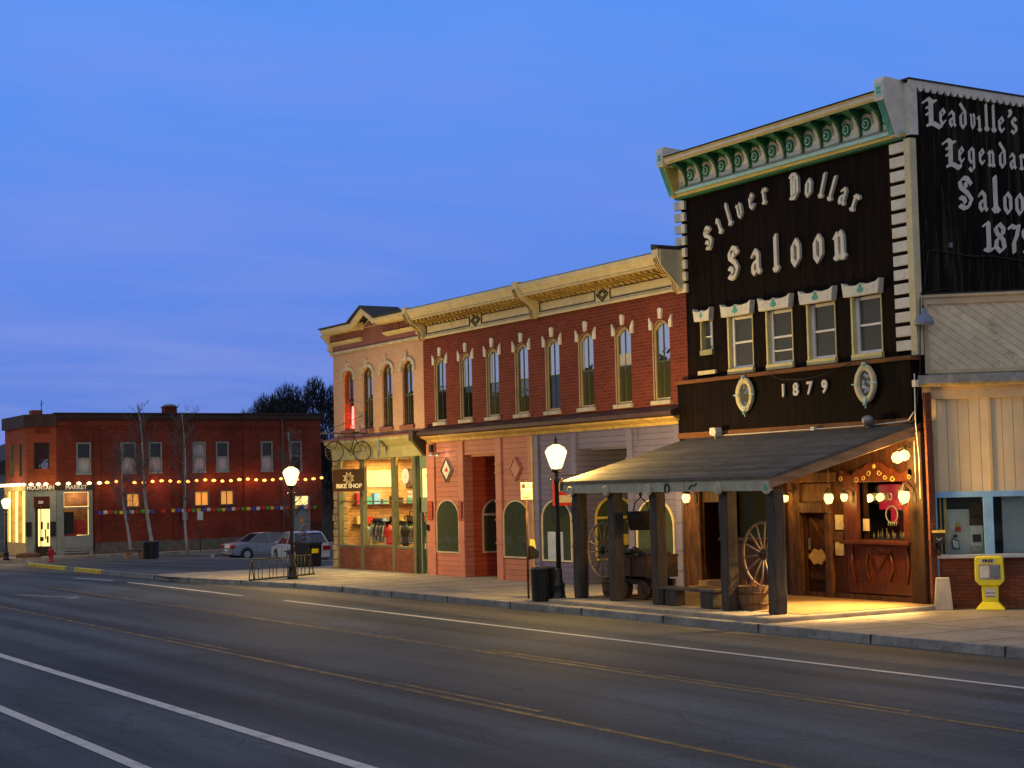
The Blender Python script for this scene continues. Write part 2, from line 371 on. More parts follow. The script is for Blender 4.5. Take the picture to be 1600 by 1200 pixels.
# ------------------------------------------------------------------ sky and light
w=bpy.data.worlds.new('World'); SC.world=w; w.use_nodes=True; wt=w.node_tree; bg=wt.nodes['Background']
GLOW=(.62,.63,.60)
SUN_EL,SUN_ROT=R(-1.5),R(215)
sky=wt.nodes.new('ShaderNodeTexSky'); sky.sky_type='NISHITA'; sky.sun_disc=False; sky.sun_elevation=SUN_EL; sky.sun_rotation=SUN_ROT; sky.altitude=3000
tc=wt.nodes.new('ShaderNodeTexCoord')
def wn(t,**k):
    o=wt.nodes.new(t)
    for a,b in k.items(): setattr(o,a,b)
    return o
def wmix(f,a,b,bt='MIX'):
    o=wn('ShaderNodeMix',data_type='RGBA',blend_type=bt)
    for i,v in ((0,f),(6,a),(7,b)):
        if isinstance(v,(int,float)): o.inputs[i].default_value=v
        elif isinstance(v,tuple): o.inputs[i].default_value=(*v,1)
        else: wt.links.new(v,o.inputs[i])
    return o.outputs[2]
sep=wn('ShaderNodeSeparateXYZ'); wt.links.new(tc.outputs['Generated'],sep.inputs[0])
# thin high cloud: streaks of noise on a flat cloud layer
dv=wn('ShaderNodeMath',operation='MAXIMUM'); dv.inputs[1].default_value=.04; wt.links.new(sep.outputs[2],dv.inputs[0])
ad=wn('ShaderNodeMath',operation='ADD'); ad.inputs[1].default_value=.12; wt.links.new(dv.outputs[0],ad.inputs[0])
px=wn('ShaderNodeMath',operation='DIVIDE'); py=wn('ShaderNodeMath',operation='DIVIDE')
wt.links.new(sep.outputs[0],px.inputs[0]); wt.links.new(ad.outputs[0],px.inputs[1]); wt.links.new(sep.outputs[1],py.inputs[0]); wt.links.new(ad.outputs[0],py.inputs[1])
cv=wn('ShaderNodeCombineXYZ'); wt.links.new(px.outputs[0],cv.inputs[0]); wt.links.new(py.outputs[0],cv.inputs[1])
mp=wn('ShaderNodeMapping'); mp.inputs['Scale'].default_value=(1.5,.8,1); mp.inputs['Rotation'].default_value=(0,0,R(-25)); wt.links.new(cv.outputs[0],mp.inputs[0])
nz=wn('ShaderNodeTexNoise'); nz.inputs['Scale'].default_value=1.5; nz.inputs['Detail'].default_value=9; nz.inputs['Roughness'].default_value=.58; nz.inputs['Distortion'].default_value=.4; wt.links.new(mp.outputs[0],nz.inputs['Vector'])
cr=wn('ShaderNodeValToRGB'); cr.color_ramp.elements[0].position=.40; cr.color_ramp.elements[1].position=.66; wt.links.new(nz.outputs['Fac'],cr.inputs[0])
# Blue hour: the Nishita sky drives the glow in the west, a height ramp sets the deep twilight blue overhead
hr=wn('ShaderNodeValToRGB'); e=hr.color_ramp.elements
e[0].position=0.0; e[0].color=(.112,.212,.66,1); e[1].position=1.0; e[1].color=(.16,.18,.27,1)
for p_,c_ in ((.07,(.104,.215,.71)),(.16,(.105,.245,.79)),(.28,(.098,.280,.88)),(.36,(.08,.22,.72)),(.55,(.15,.19,.34))):
    q=e.new(p_); q.color=(*c_,1)
wt.links.new(sep.outputs[2],hr.inputs[0])
cl=wn('ShaderNodeMath',operation='MULTIPLY'); cl.inputs[1].default_value=.8; wt.links.new(cr.outputs[0],cl.inputs[0])
lo=wn('ShaderNodeMapRange'); lo.inputs[1].default_value=.0; lo.inputs[2].default_value=.34; lo.inputs[3].default_value=1.0; lo.inputs[4].default_value=.35; wt.links.new(sep.outputs[2],lo.inputs[0])
cl2=wn('ShaderNodeMath',operation='MULTIPLY'); wt.links.new(cl.outputs[0],cl2.inputs[0]); wt.links.new(lo.outputs[0],cl2.inputs[1])
ccol=wmix(lo.outputs[0],(.15,.32,.92),(.20,.255,.69))
skc=wmix(cl2.outputs[0],hr.outputs[0],ccol)
sks=wmix(1.0,sky.outputs[0],(.03,.05,.09),'MULTIPLY')
tot=wmix(1.0,skc,sks,'ADD')
# the last light of the sunset, low in the sky behind the viewer
vd=wn('ShaderNodeVectorMath',operation='DOT_PRODUCT'); vd.inputs[1].default_value=(.10,-.98,.18); wt.links.new(tc.outputs['Generated'],vd.inputs[0])
mr=wn('ShaderNodeMapRange'); mr.interpolation_type='SMOOTHSTEP'; mr.inputs[1].default_value=-.1; mr.inputs[2].default_value=1.0; mr.inputs[3].default_value=0; mr.inputs[4].default_value=1; wt.links.new(vd.outputs['Value'],mr.inputs[0])
tot=wmix(mr.outputs[0],tot,GLOW)
vd2=wn('ShaderNodeVectorMath',operation='DOT_PRODUCT'); vd2.inputs[1].default_value=(1,.1,.1); wt.links.new(tc.outputs['Generated'],vd2.inputs[0])
mr2=wn('ShaderNodeMapRange'); mr2.interpolation_type='SMOOTHSTEP'; mr2.inputs[1].default_value=-.15; mr2.inputs[2].default_value=.6; mr2.inputs[3].default_value=0; mr2.inputs[4].default_value=.8; wt.links.new(vd2.outputs['Value'],mr2.inputs[0])
tot=wmix(mr2.outputs[0],tot,(.38,.38,.42))
wt.links.new(tot,bg.inputs[0]); bg.inputs[1].default_value=1.0
BGS=bg
sd=bpy.data.lights.new('sun','SUN'); sd.energy=.06; sd.angle=R(25); sd.color=(1,.8,.7); so=link(bpy.data.objects.new('sun',sd)); so.rotation_euler=(R(70),0,R(-35))
SC.view_settings.view_transform='Standard'; SC.view_settings.look='None'; SC.view_settings.gamma=1; SC.view_settings.exposure=0
def plight(loc,power,col=WARM,r=.12,parent=None,name='lamp_light'):
    l=bpy.data.lights.new(name,'POINT'); l.energy=power; l.color=col; l.shadow_soft_size=r
    o=link(bpy.data.objects.new(name,l)); o.location=loc
    if parent is not None:
        o.parent=parent; o.location=Vector(loc)-Vector(parent.location)
    return o
def alight(loc,rot,sx,sy,power,col,parent=None,name='ceiling_light'):
    l=bpy.data.lights.new(name,'AREA'); l.shape='RECTANGLE'; l.size=sx; l.size_y=sy; l.energy=power; l.color=col
    o=link(bpy.data.objects.new(name,l)); o.location=loc; o.rotation_euler=rot
    if parent is not None: o.parent=parent; o.location=Vector(loc)-Vector(parent.location)
    return o
# ------------------------------------------------------------------ ground, road, pavement
def strip(name,pts_a,pts_b,dz,mt,kind='structure'):
    """sheet between two polylines (x,y), following the falling ground"""
    mb=MB()
    n=len(pts_a)
    vs=[(x,y,G(x)+dz) for x,y in pts_a]+[(x,y,G(x)+dz) for x,y in pts_b]
    mb.add(vs,[(i,i+1,n+i+1,n+i) for i in range(n-1)])
    return mb.b(name,mt,kind=kind)
g=MB()
gx=[60,-56,-60,-90,-130,-300,-1500]
vs=[];fs=[]
for x in gx:
    for y in (-1200,1500): vs.append((x if x!=60 else 900,y,max(G(x),-6)-.62))
fs=[(2*i,2*i+1,2*i+3,2*i+2) for i in range(len(gx)-1)]
g.add(vs,fs).b('ground',M['grass'],kind='structure')
XR=[60,0,-20,-40,-56,-70,-90,-130,-300,-420]
strip('road',[(x,-22.6) for x in XR],[(x,9 if False else -2.0) for x in XR],-.156,M['road'])
strip('parking_lane',[(x,-6.55) for x in XR[:-2]],[(x,-3.0) for x in XR[:-2]],-.152,M['gutter'])
# opposite pavement (where the camera stands)
strip('far_side_pavement',[(x,-36) for x in XR],[(x,-22.6) for x in XR],0,M['concrete'])
mb=MB(); mb.box(60,-56,-22.6,-22.45,-.16,.0); mb.b('far_side_kerb',M['curb'],kind='structure')
# cross street
c1=[(x,-2.5) for x in (-58,-70,-86,-98)]; c2=[(x,120) for x in (-58,-70,-86,-98)]
strip('cross_street',c1,c2,-.30,M['road'])
# near pavement in front of the shops
def edge(x):      # the kerb line: bulges out at the corner plaza
    P=[(60,-4.75),(-10,-4.75),(-18,-4.75),(-33,-4.88),(-44,-5.05),(-47,-5.25),(-49.5,-5.75),(-52,-6.3),(-54,-6.55),(-57,-6.4),(-62,-5.95),(-70,-5.2),(-82,-4.0),(-86,-3.0),(-88,-1.2),(-89,1.5)]
    for (a,b),(c,d) in zip(P,P[1:]):
        if c<=x<=a: return b+(d-b)*(x-a)/(c-a)
    return P[-1][1]
xs=[60,30,10,-10,-18,-25,-33,-40,-44,-46,-47,-48,-49.5,-51,-52,-53,-54,-55,-56]
strip('pavement',[(x,edge(x)) for x in xs],[(x,2.5) for x in xs],0,M['concrete'])
def back(x):
    P=[(-55,5.9),(-57,5.6),(-59.5,3.8),(-62,3.3),(-79,3.3),(-82,5.6),(-86,5.6),(-87,3.2),(-88.5,2.2),(-90,1.6)]
    for (a,b),(c,d) in zip(P,P[1:]):
        if c<=x<=a: return b+(d-b)*(x-a)/(c-a)
    return 1.6
xs2=[-56,-57,-59.5,-62,-66,-70,-76,-82,-84,-86,-87,-88,-88.6,-89]
strip('corner_plaza',[(x,edge(x)) for x in xs2],[(x,back(x)) for x in xs2],0.0,M['plaza'])
def curb_run(name,xs,mt,h=.16,wd=.16,yf=edge,dz=.006):
    mb=MB()
    for a,b in zip(xs,xs[1:]):
        ya,yb=yf(a),yf(b); za,zb=G(a),G(b)
        q=.012
        mb.add([(a-q*0,ya-.02,za-.17),(b,yb-.02,zb-.17),(b,yb-.004,zb-.01),(a,ya-.004,za-.01),(a,ya+.02,za+dz),(b,yb+.02,zb+dz),(b,yb+wd,zb+dz),(a,ya+wd,za+dz),(a,ya+wd,za-.1),(b,yb+wd,zb-.1)],
               [(0,1,2,3),(3,2,5,4),(4,5,6,7),(7,6,9,8)],False)
    return mb.b(name,mt,kind='structure')
seg=[60]+[30-3.05*i for i in range(29)]
seg=[x for x in seg if x>-56]+[-56]
rnd=random.Random(3)
curb_run('kerb',seg,M['curb'])
# kerb joints as dark gaps
mb=MB()
for x in seg[1:-1]:
    y=edge(x); mb.box(x-.012,x+.012,y-.026,y+.17,G(x)-.16,G(x)+.0085)
mb.b('kerb_joints',mat('kerb_joint_dirt',(.03,.03,.03),.9,.2,3,0),kind='structure')
curb_run('plaza_kerb',xs2,M['curb'])
curb_run('yellow_kerb_paint',[-64,-66,-69.5],M['yellowcurb'],dz=.012,wd=.17,yf=lambda x:edge(x)-.01)
curb_run('yellow_kerb_paint',[-71.5,-75,-79,-81.8],M['yellowcurb'],dz=.012,wd=.17,yf=lambda x:edge(x)-.01)
mb=MB()
for a,b in zip(xs2[2:9],xs2[3:10]):
    f=back
    ya,yb=f(a),f(b)
    mb.add([(a,ya-.14,G(a)+.035),(b,yb-.14,G(b)+.035),(b,yb+.01,G(b)+.035),(a,ya+.01,G(a)+.035),(a,ya+.02,G(a)-.32),(b,yb+.02,G(b)-.32),(a,ya-.14,G(a)),(b,yb-.14,G(b))],[(0,1,2,3),(3,2,5,4),(6,7,1,0)])
mb.b('plaza_back_kerb',M['curb'],kind='structure')
mb=MB()
x=20
while x>-55.5:
    y0=edge(x)+.16; mb.box(x-.008,x+.008,y0,-.3,-.01,.0045); x-=1.53
mb.box(-56,20,-2.608,-2.592,-.01,.0048)
mb.b('pavement_joints',mat('pavement_joint_dirt',(.22,.195,.165),.9,.2,3,0),kind='structure')
# market pavement
strip('market_pavement',[(x,-3.5) for x in (-95.6,-98,-108,-125)],[(x,26) for x in (-95.6,-98,-108,-125)],.0,M['concrete'])
mb=MB(); mb.box(-95.6,-95.42,-3.5,26,G(-95.6)-.3,G(-95.6)+.01); mb.b('market_kerb',M['curb'],kind='structure')
# painted lines
def line(name,x0,x1,y,wd,mt,y1=None,dz=-.150,seed=0):
    n=max(2,int(abs(x1-x0)/4)); xs=[x0+(x1-x0)*i/n for i in range(n+1)]; yy=[y+((y1 if y1 is not None else y)-y)*i/n for i in range(n+1)]
    return strip(name,[(a,b-wd/2) for a,b in zip(xs,yy)],[(a,b+wd/2) for a,b in zip(xs,yy)],dz,mt)
line('white_edge_line',60,-41.3,-7.42,.13,M['whiteline'],-7.62)
line('white_edge_line',-44.2,-61,-7.68,.13,M['whiteline'],-7.7)
line('thin_white_line',40,-36,-6.18,.06,M['thinline'],-6.75,dz=-.146)
line('yellow_lane_line',60,-90,-10.55,.11,M['yellowline'],-10.55)
line('yellow_dashed_line',-15.2,-20.4,-10.32,.09,M['yellowline']); line('yellow_dashed_line',-20.9,-25.6,-10.32,.09,M['yellowline']); line('yellow_dashed_line',-37,-42,-10.32,.09,M['yellowline'])
line('yellow_centre_line',60,-90,-14.1,.12,M['yellowline'])
line('yellow_dashed_line',-18.2,-22.4,-13.85,.10,M['yellowline']); line('yellow_dashed_line',-28.6,-32.8,-13.85,.10,M['yellowline'])
line('white_lane_line',60,-120,-17.5,.19,M['whiteline'])
line('white_parking_line',60,-120,-19.4,.17,M['whiteline'])
# turn arrow in the centre lane
mb=MB(); pts=[(-50.6,-12.5),(-50.4,-12.2),(-49,-11.7),(-48.2,-11.25),(-47.6,-11.3),(-46.9,-11.7),(-47.2,-11.9),(-47.9,-11.55),(-48.7,-11.95)]
mb.add([(x,y,-.149) for x,y in pts],[list(range(len(pts)))]); mb.b('white_turn_arrow',M['thinline'],kind='structure')
# far hills
mb=MB()
n=60; vs=[];fs=[]
for i in range(n+1):
    a=R(100+150*i/n); r=900; h=26+16*math.sin(i*.35)+9*math.sin(i*.93+1)+5*math.sin(i*2.3)
    vs+=[(r*math.cos(a),r*math.sin(a)-25,-20),(r*1.15*math.cos(a),r*1.15*math.sin(a)-25,h*.75),(r*1.5*math.cos(a),r*1.5*math.sin(a)-25,-20)]
for i in range(n):
    for k in range(2): fs.append((3*i+k,3*i+3+k,3*i+4+k,3*i+1+k))
mb.add(vs,fs,True).b('hills',M['hill'],kind='structure')
# ------------------------------------------------------------------ lettering
GL={ # broad-nib strokes, x-height 1
'l':[[(.22,1.45),(.22,.2),(.38,.02)],[(.08,.12),(.22,0)]],
'i':[[(.08,.86),(.2,1.0),(.26,.85),(.26,.2),(.42,.02)],[(.12,.12),(.26,0)]],
'v':[[(.05,.98),(.16,.88),(.16,.22),(.38,0),(.62,.25),(.62,.9),(.5,1.02)]],
'o':[[(.36,1.03),(.12,.8),(.12,.2),(.36,-.03),(.6,.2),(.6,.8),(.36,1.03)]],
'a':[[(.1,.78),(.3,1.0),(.56,.82),(.56,.18),(.7,.02)],[(.56,.58),(.16,.42),(.12,.14),(.3,-.02),(.52,.16)]],
'n':[[(.04,.86),(.16,.98),(.18,.16),(.3,.0)],[(.04,.08),(.18,0)],[(.2,.78),(.45,1.02),(.6,.82),(.6,.16),(.74,0)],[(.46,.08),(.6,0)]],
'r':[[(.04,.86),(.16,.98),(.2,.16),(.36,.0)],[(.04,.08),(.2,0)],[(.2,.74),(.4,.98),(.56,.84)]],
'e':[[(.6,.2),(.38,-.02),(.12,.2),(.12,.78),(.38,1.02),(.58,.78),(.14,.46)]],
'd':[[(.12,1.5),(.6,1.02),(.6,.2),(.36,-.02),(.12,.2),(.12,.74),(.34,.92)]],
's':[[(.54,.88),(.34,1.02),(.12,.8),(.2,.6),(.52,.42),(.54,.18),(.3,-.02),(.06,.12)]],
'g':[[(.36,1.0),(.12,.8),(.12,.25),(.34,.06),(.58,.25)],[(.4,1.0),(.6,.88),(.6,-.3),(.34,-.5),(.1,-.34)]],
'y':[[(.05,.98),(.16,.88),(.16,.22),(.38,.02),(.6,.2)],[(.6,1.0),(.6,-.2),(.3,-.5),(.1,-.4)]],
"'":[[(.1,1.5),(.18,1.35),(.06,1.12)]],
'S':[[(.86,1.18),(.66,1.40),(.36,1.44),(.10,1.22),(.14,.96),(.62,.70),(.86,.42),(.66,.06),(.36,-.04),(.06,.06)],[(.48,1.18),(.50,1.0)],[(.10,.46),(.36,.42),(.40,.24)]],
'D':[[(.2,1.36),(.2,.18)],[(.02,1.32),(.2,1.4),(.56,1.4),(.84,1.12),(.84,.3),(.56,.0),(.04,.04)],[(.5,1.2),(.5,.22)],[(.24,.74),(.48,.74)]],
'L':[[(-.02,1.22),(.22,1.42),(.46,1.28),(.62,1.34)],[(.38,1.3),(.36,.22),(.2,.06)],[(.2,.1),(.5,.18),(.86,.02),(.9,.16)],[(.18,.98),(.34,1.06)],[(.16,.64),(.34,.72)]],
'1':[[(.06,1.3),(.26,1.46),(.3,1.4),(.3,.12)],[(.08,.06),(.3,.0),(.5,.08)]],
'8':[[(.36,1.44),(.12,1.2),(.2,.92),(.56,.62),(.62,.22),(.36,-.02),(.1,.22),(.16,.6),(.54,.92),(.6,1.2),(.36,1.44)]],
'7':[[(.06,1.26),(.16,1.4),(.4,1.32),(.64,1.42),(.5,.9),(.3,.5),(.3,.02)]],
'9':[[(.6,1.0),(.36,.72),(.12,.92),(.12,1.2),(.36,1.44),(.62,1.2),(.62,.4),(.4,0),(.12,.12)]]}
def hull(P):
    P=sorted(set(P)); 
    def half(Q):
        o=[]
        for p in Q:
            while len(o)>1 and (o[-1][0]-o[-2][0])*(p[1]-o[-2][1])-(o[-1][1]-o[-2][1])*(p[0]-o[-2][0])<=1e-12: o.pop()
            o.append(p)
        return o
    a,b=half(P),half(P[::-1]); return a[:-1]+b[:-1]
def glyph(mb,ch,cx,cz,s,axis='y',at=0,depth=.05,rot=0,sx=.72,nib=.2,center=True,mirror=1,thin=.05):
    """draws one blackletter character of x-height s; (cx,cz)=centre (or left baseline)"""
    st=GL[ch]; xs=[p[0] for k in st for p in k]; zs=[p[1] for k in st for p in k]
    ox,oz=((min(xs)+max(xs))/2,(min(zs)+max(zs))/2) if center else (min(xs),0)
    ca,sa=math.cos(R(38)),math.sin(R(38)); k=0
    cr_,sr_=math.cos(R(rot)),math.sin(R(rot))
    for poly in st:
        for p,q in zip(poly,poly[1:]):
            H=[]
            for (x,z) in (p,q):
                for sg in (-1,1):
                    for tg in (-1,1):
                        H.append((x+sg*ca*nib*.62-tg*sa*thin,z+sg*sa*nib*.62+tg*ca*thin))
            H=hull([(round(a,5),round(b,5)) for a,b in H])
            W=[]
            for x,z in H:
                x=(x-ox)*s*sx; z=(z-oz)*s
                x,z=x*cr_-z*sr_,x*sr_+z*cr_
                W.append((cx+x,cz+z))
            k+=1; e=k*.0005
            if axis=='y': mb.ext(W,'xz',at+.001,at-depth-e)
            else: mb.ext(W,'yz',at-.001,at+depth+e)
    return mb
def text(body,loc,size,rot,mt,parent,name='lettering',ext=.004,align='CENTER',label=None,bold=0,sx=1):
    cu=bpy.data.curves.new(name,'FONT'); cu.body=body; cu.size=size; cu.extrude=ext; cu.align_x=align; cu.align_y='CENTER'; cu.offset=bold; cu.resolution_u=3
    to=bpy.data.objects.new(name+'_src',cu); COL.objects.link(to)
    bpy.context.view_layer.update()
    me=bpy.data.meshes.new_from_object(to.evaluated_get(bpy.context.evaluated_depsgraph_get())); me.name=name
    COL.objects.unlink(to); bpy.data.objects.remove(to); bpy.data.curves.remove(cu)
    me.materials.clear(); me.materials.append(mt)
    o=link(bpy.data.objects.new(name,me)); o.parent=parent
    r_=parent
    while r_ is not None and r_.parent: r_=r_.parent
    o.location=Vector(loc)-Vector(r_.location) if r_ is not None else loc
    o.rotation_euler=rot; o.scale=(sx,1,1)
    return tag(o,label)
FRONT=(R(90),0,0)       # reads from -Y
SIDE=(R(90),0,R(90))    # reads from +X
# ================================================================== SALOON
sal=T('saloon','black wooden two-storey saloon with a green bracketed cornice and raised old-English lettering','building',(-29.3,0,0))
XL,XRt=-33.4,-25.25
doors=[(-32.82,-31.75,0,2.25),(-31.52,-30.1,1.42,2.62),(-29.05,-28.33,.1,1.97),(-27.22,-25.80,1.42,2.66)]
mb=MB(); grid_wall(mb,XL,XRt-.05,.1,3.9,doors,0.0,.25); mb.b('street_front',M['lowood'],sal,label='plank wall of the ground floor under the porch')
wins=[(-31.62,-30.70,5.40,6.72),(-30.17,-29.26,5.40,6.72),(-28.72,-27.80,5.40,6.72),(-27.25,-26.33,5.40,6.72),(-32.70,-32.25,5.95,6.74)]
mb=MB(); grid_wall(mb,XL,XRt-.08,3.85,10.6,[(a,b,c,d) for a,b,c,d in wins],.02,.25); mb.b('upper_front',M['bwood'],sal,label='black upper front of vertical boards')
# side and back walls (the roof falls away to the rear)
mb=MB(); mb.ext([(.1,0),(16,0),(16,8.6),(9,10.9),(.3,11.05),(.1,11.05)],'yz',XRt-.14,XRt-.02); mb.b('side_wall',M['bwood2'],sal,label='weathered black side wall with painted lettering')
mb=MB(); mb.box(XL,XL+.15,.25,16,0,10.4); mb.box(XL,XRt-.14,15.9,16,0,8.5); mb.b('rear_wall',M['bwood2'],sal)
mb=MB(); mb.ext([(.26,10.35),(16,8.4),(16,8.55),(.26,10.5)],'yz',XL+.15,XRt-.14); mb.b('roof',M['rooftar'],sal)
# dark rooms
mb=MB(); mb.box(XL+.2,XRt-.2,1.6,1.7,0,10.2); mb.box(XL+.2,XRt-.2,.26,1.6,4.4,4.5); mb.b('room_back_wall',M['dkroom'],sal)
# upper windows
def upwin(x0,x1,z0,z1,hx0,hx1,small=False,third=False,room=None,seed=0):
    f=MB()
    f.box(x0-.02,x0+.04,-.03,.2,z0,z1); f.box(x1-.03,x1+.0,.0,.2,z0,z1); f.box(x0-.02,x1+.02,-.06,.2,z0-.07,z0+.06)
    fr=f.b('window',M['paleyellow'] if not small else M['olive'],sal,bevel=.004)
    s=MB(); d=.11; m=.06
    if not small:
        s.box(x0+.04,x0+.14,d-.04,d+.03,z0+.06,z1); s.box(x1-.04-m,x1-.04,d-.04,d+.03,z0+.06,z1)
        s.box(x0+.04,x1-.04,d-.02,d+.03,z1-.07,z1); s.box(x0+.04,x1-.04,d-.02,d+.03,z0+.06,z0+.13)
        zc=(z0+z1)/2+.03; s.box(x0+.1,x1-.1,d-.03,d+.03,zc-.025,zc+.025)
        if third: s.box(x0+.1,x1-.1,d-.025,d+.03,zc-.34,zc-.30)
    else:
        zc=(z0+z1)/2; s.box(x0+.04,x1-.04,d-.02,d+.03,zc-.015,zc+.015)
    s.b('sash',M['white'],fr,bevel=.003)
    p=MB(); p.box(x0+.04,x1-.04,d+.0,d+.012,z0+.06,z1); p.b('pane',M['screen'] if not small else M['pglass'],fr)
    h=MB(); w_=hx1-hx0; ct=(hx0+hx1)/2; n=10
    top=[]
    for i in range(n+1):
        t=i/n; z=7.0-.05*math.sin(math.pi*t)*(1) + (.05 if i in (0,n) else 0); 
        top.append((hx1+.02-(w_+.04)*t, z+(.05*max(0,1-abs(t-.5)*9))))
    h.ext([(hx0+.03,6.73),(hx1-.03,6.73)]+top,'xz',-.14,.02); ho=h.b('hood',M['creamw'],fr,bevel=.006)
    k=MB(); s_=.055 if not small else .035
    for a in (90,210,330): 
        k.lathe((ct+s_*math.cos(R(a)),-.142,6.87+s_*math.sin(R(a))),[(s_*.95,0),(s_*.95,.008)],10,False,'y')
    k.box(ct-.008,ct+.008,-.147,-.141,6.76,6.87); k.b('clover',M['teal'],ho)
    return fr
for i,(a,b,c,d) in enumerate(wins[:4]):
    hx=[(-31.75,-30.62),(-30.32,-29.20),(-28.86,-27.73),(-27.40,-26.25)][i]
    upwin(a,b,c,d,*hx,third=(i==1))
upwin(-32.70,-32.25,5.95,6.74,-32.84,-32.2,small=True)
mb=MB(); mb.box(-32.84,-32.14,-.05,.02,5.40,5.50); mb.b('sill_board',M['cream'],sal,bevel=.005)
# signboard box over the porch, with the beam
mb=MB(); mb.box(-33.50,-25.32,-.20,.015,3.86,5.20); mb.b('signboard',M['bwood'],sal,label='black boarded band carrying the date 1879')
mb=MB(); mb.box(-33.53,-25.24,-.27,.015,5.20,5.29); mb.b('beam',M['beamwood'],sal,bevel=.01)
mb=MB(); mb.box(-33.5,-25.35,-.235,-.222,3.84,3.98); mb.b('flashing_board',M['beamwood'],sal)
for ch,x in zip('1879',(-29.37,-28.93,-28.46,-27.96)):
    text(ch,(x,-.24,4.79),.40,FRONT,M['creamw'],sal,'numeral',ext=.02,bold=.012,sx=.95,label='raised off-white numeral '+ch+' on the black band')
# oval mirrors
def oval(cx,cz,s):
    n=40; fr=MB()
    o=[];i_=[]
    for k in range(n):
        t=2*math.pi*k/n; 
        ro=(1+.05*abs(math.cos(2*t))); o.append((cx+.30*s*ro*math.cos(t),cz+.40*s*ro*math.sin(t))); i_.append((cx+.185*s*math.cos(t),cz+.28*s*math.sin(t)))
    vs=[(a,-.23,b) for a,b in o]+[(a,-.31,b) for a,b in o]+[(a,-.29,b) for a,b in i_]+[(a,-.24,b) for a,b in i_]
    fs=[]
    for k in range(n):
        j=(k+1)%n
        for q in range(3): fs.append((q*n+k,q*n+j,(q+1)*n+j,(q+1)*n+k))
    fr.add(vs,fs,True); ob=fr.b('oval_mirror',M['cream'],sal)
    g_=MB(); g_.ext([(cx+.186*s*math.cos(2*math.pi*k/n),cz+.281*s*math.sin(2*math.pi*k/n)) for k in range(n)],'xz',-.235,-.25); g_.b('mirror_glass',M['mirror'],ob)
    k_=MB(); k_.lathe((cx,-.3,cz+.42*s),[(.0,-.05),(.05,-.03),(.05,.03),(0,.05)],10,True,'y'); k_.box(cx-.012,cx+.012,-.3,-.26,cz+.36*s,cz+.42*s); k_.b('top_finial',M['aqua'],ob)
    for s0,s1 in ((-.38,-.20),(.20,.38)): q_=MB(); q_.box(cx+s0*s,cx+s1*s,-.325,-.312,cz-.015,cz+.015); q_.b('side_clasp',M['aqua'],ob)
    k_=MB(); k_.lathe((cx,-.3,cz-.44*s),[(.0,-.05),(.045,-.02),(.045,.03),(0,.05)],10,True,'y')
    k_.ext([(cx-.05,cz-.3*s),(cx+.05,cz-.3*s),(cx+.02,cz-.46*s),(cx-.02,cz-.46*s)],'xz',-.325,-.312); pass
    k_.box(cx-.012,cx+.012,-.3,-.28,cz-.53*s,cz-.44*s); k_.b('finial',M['aqua'],ob)
oval(-30.74,4.79,.98); oval(-26.62,4.78,1.0)
# raised letters on the front
LT=[('S',-32.27,8.77,.36,14),('i',-31.82,9.0,.37,24),('l',-31.45,9.23,.375,20),('v',-31.02,9.24,.33,14),('e',-30.54,9.40,.34,8),('r',-30.06,9.45,.34,5),
    ('D',-29.0,9.50,.39,0),('o',-28.5,9.38,.36,-8),('l',-28.02,9.36,.37,-20),('l',-27.70,9.24,.37,-26),('a',-27.36,9.0,.35,-27),('r',-26.99,8.79,.36,-31),
    ('S',-31.31,8.02,.50,0),('a',-30.45,7.93,.54,0),('l',-29.72,8.05,.56,0),('o',-29.02,7.96,.54,0),('o',-28.25,7.95,.54,0),('n',-27.53,7.93,.56,0)]
for ch,x,z,s,r_ in LT:
    mb=MB(); glyph(mb,ch,x,z,s,'y',0.018,.07,r_,sx=.80,nib=.20,thin=.04); mb.b('letter',M['creamw'],sal,label='raised off-white old-English letter '+ch)
for P in ([(-28.55,9.26),(-28.44,9.26),(-28.42,9.5),(-28.53,9.5)],[(-27.47,8.86),(-27.36,8.9),(-27.3,9.06),(-27.42,9.05)]): mb=MB(); mb.ext(P,'xz',.015,-.03); mb.b('letter_infill',M['teal'],sal)
# painted letters on the side wall
def sideline(chs,name='painted_letter'):
    for ch,y,zb,s,sx_ in chs:
        mb=MB(); glyph(mb,ch,y,zb,s,'x',XRt-.02,.006,0,sx=sx_*1.12,nib=.21,center=False,thin=.045); mb.b(name,M['creamw'],sal,label='flat grey-white painted letter '+ch+' on the black side wall')
b1=10.26
sideline([('L',.42,10.2,.42,1.1),('e',.90,10.30,.31,.78),('a',1.17,10.28,.31,.78),('d',1.50,10.27,.34,.76),('v',1.80,10.28,.30,.58),('i',2.02,10.25,.31,.72),('l',2.24,10.28,.39,.70),('l',2.46,10.28,.39,.70),('e',2.68,10.29,.31,.78),("'",3.0,10.25,.36,1.0),('s',3.06,10.29,.33,.80)])
sideline([('L',.96,9.36,.42,1.06),('e',1.42,9.51,.31,.72),('g',1.71,9.50,.33,.72),('e',2.04,9.52,.31,.72),('n',2.30,9.50,.32,.70),('d',2.66,9.50,.35,.74),('a',2.98,9.50,.32,.72),('r',3.28,9.50,.32,.7),('y',3.55,9.52,.32,.7)])
sideline([('S',1.38,8.52,.45,.86),('a',1.97,8.50,.40,.80),('l',2.39,8.50,.52,.9),('o',2.75,8.50,.41,.82),('o',3.12,8.50,.41,.82),('n',3.48,8.50,.41,.9)])
sideline([('1',2.08,7.62,.42,1.1),('8',2.42,7.62,.42,1.06),('7',2.86,7.62,.42,1.06),('9',3.3,7.62,.42,1.06)])
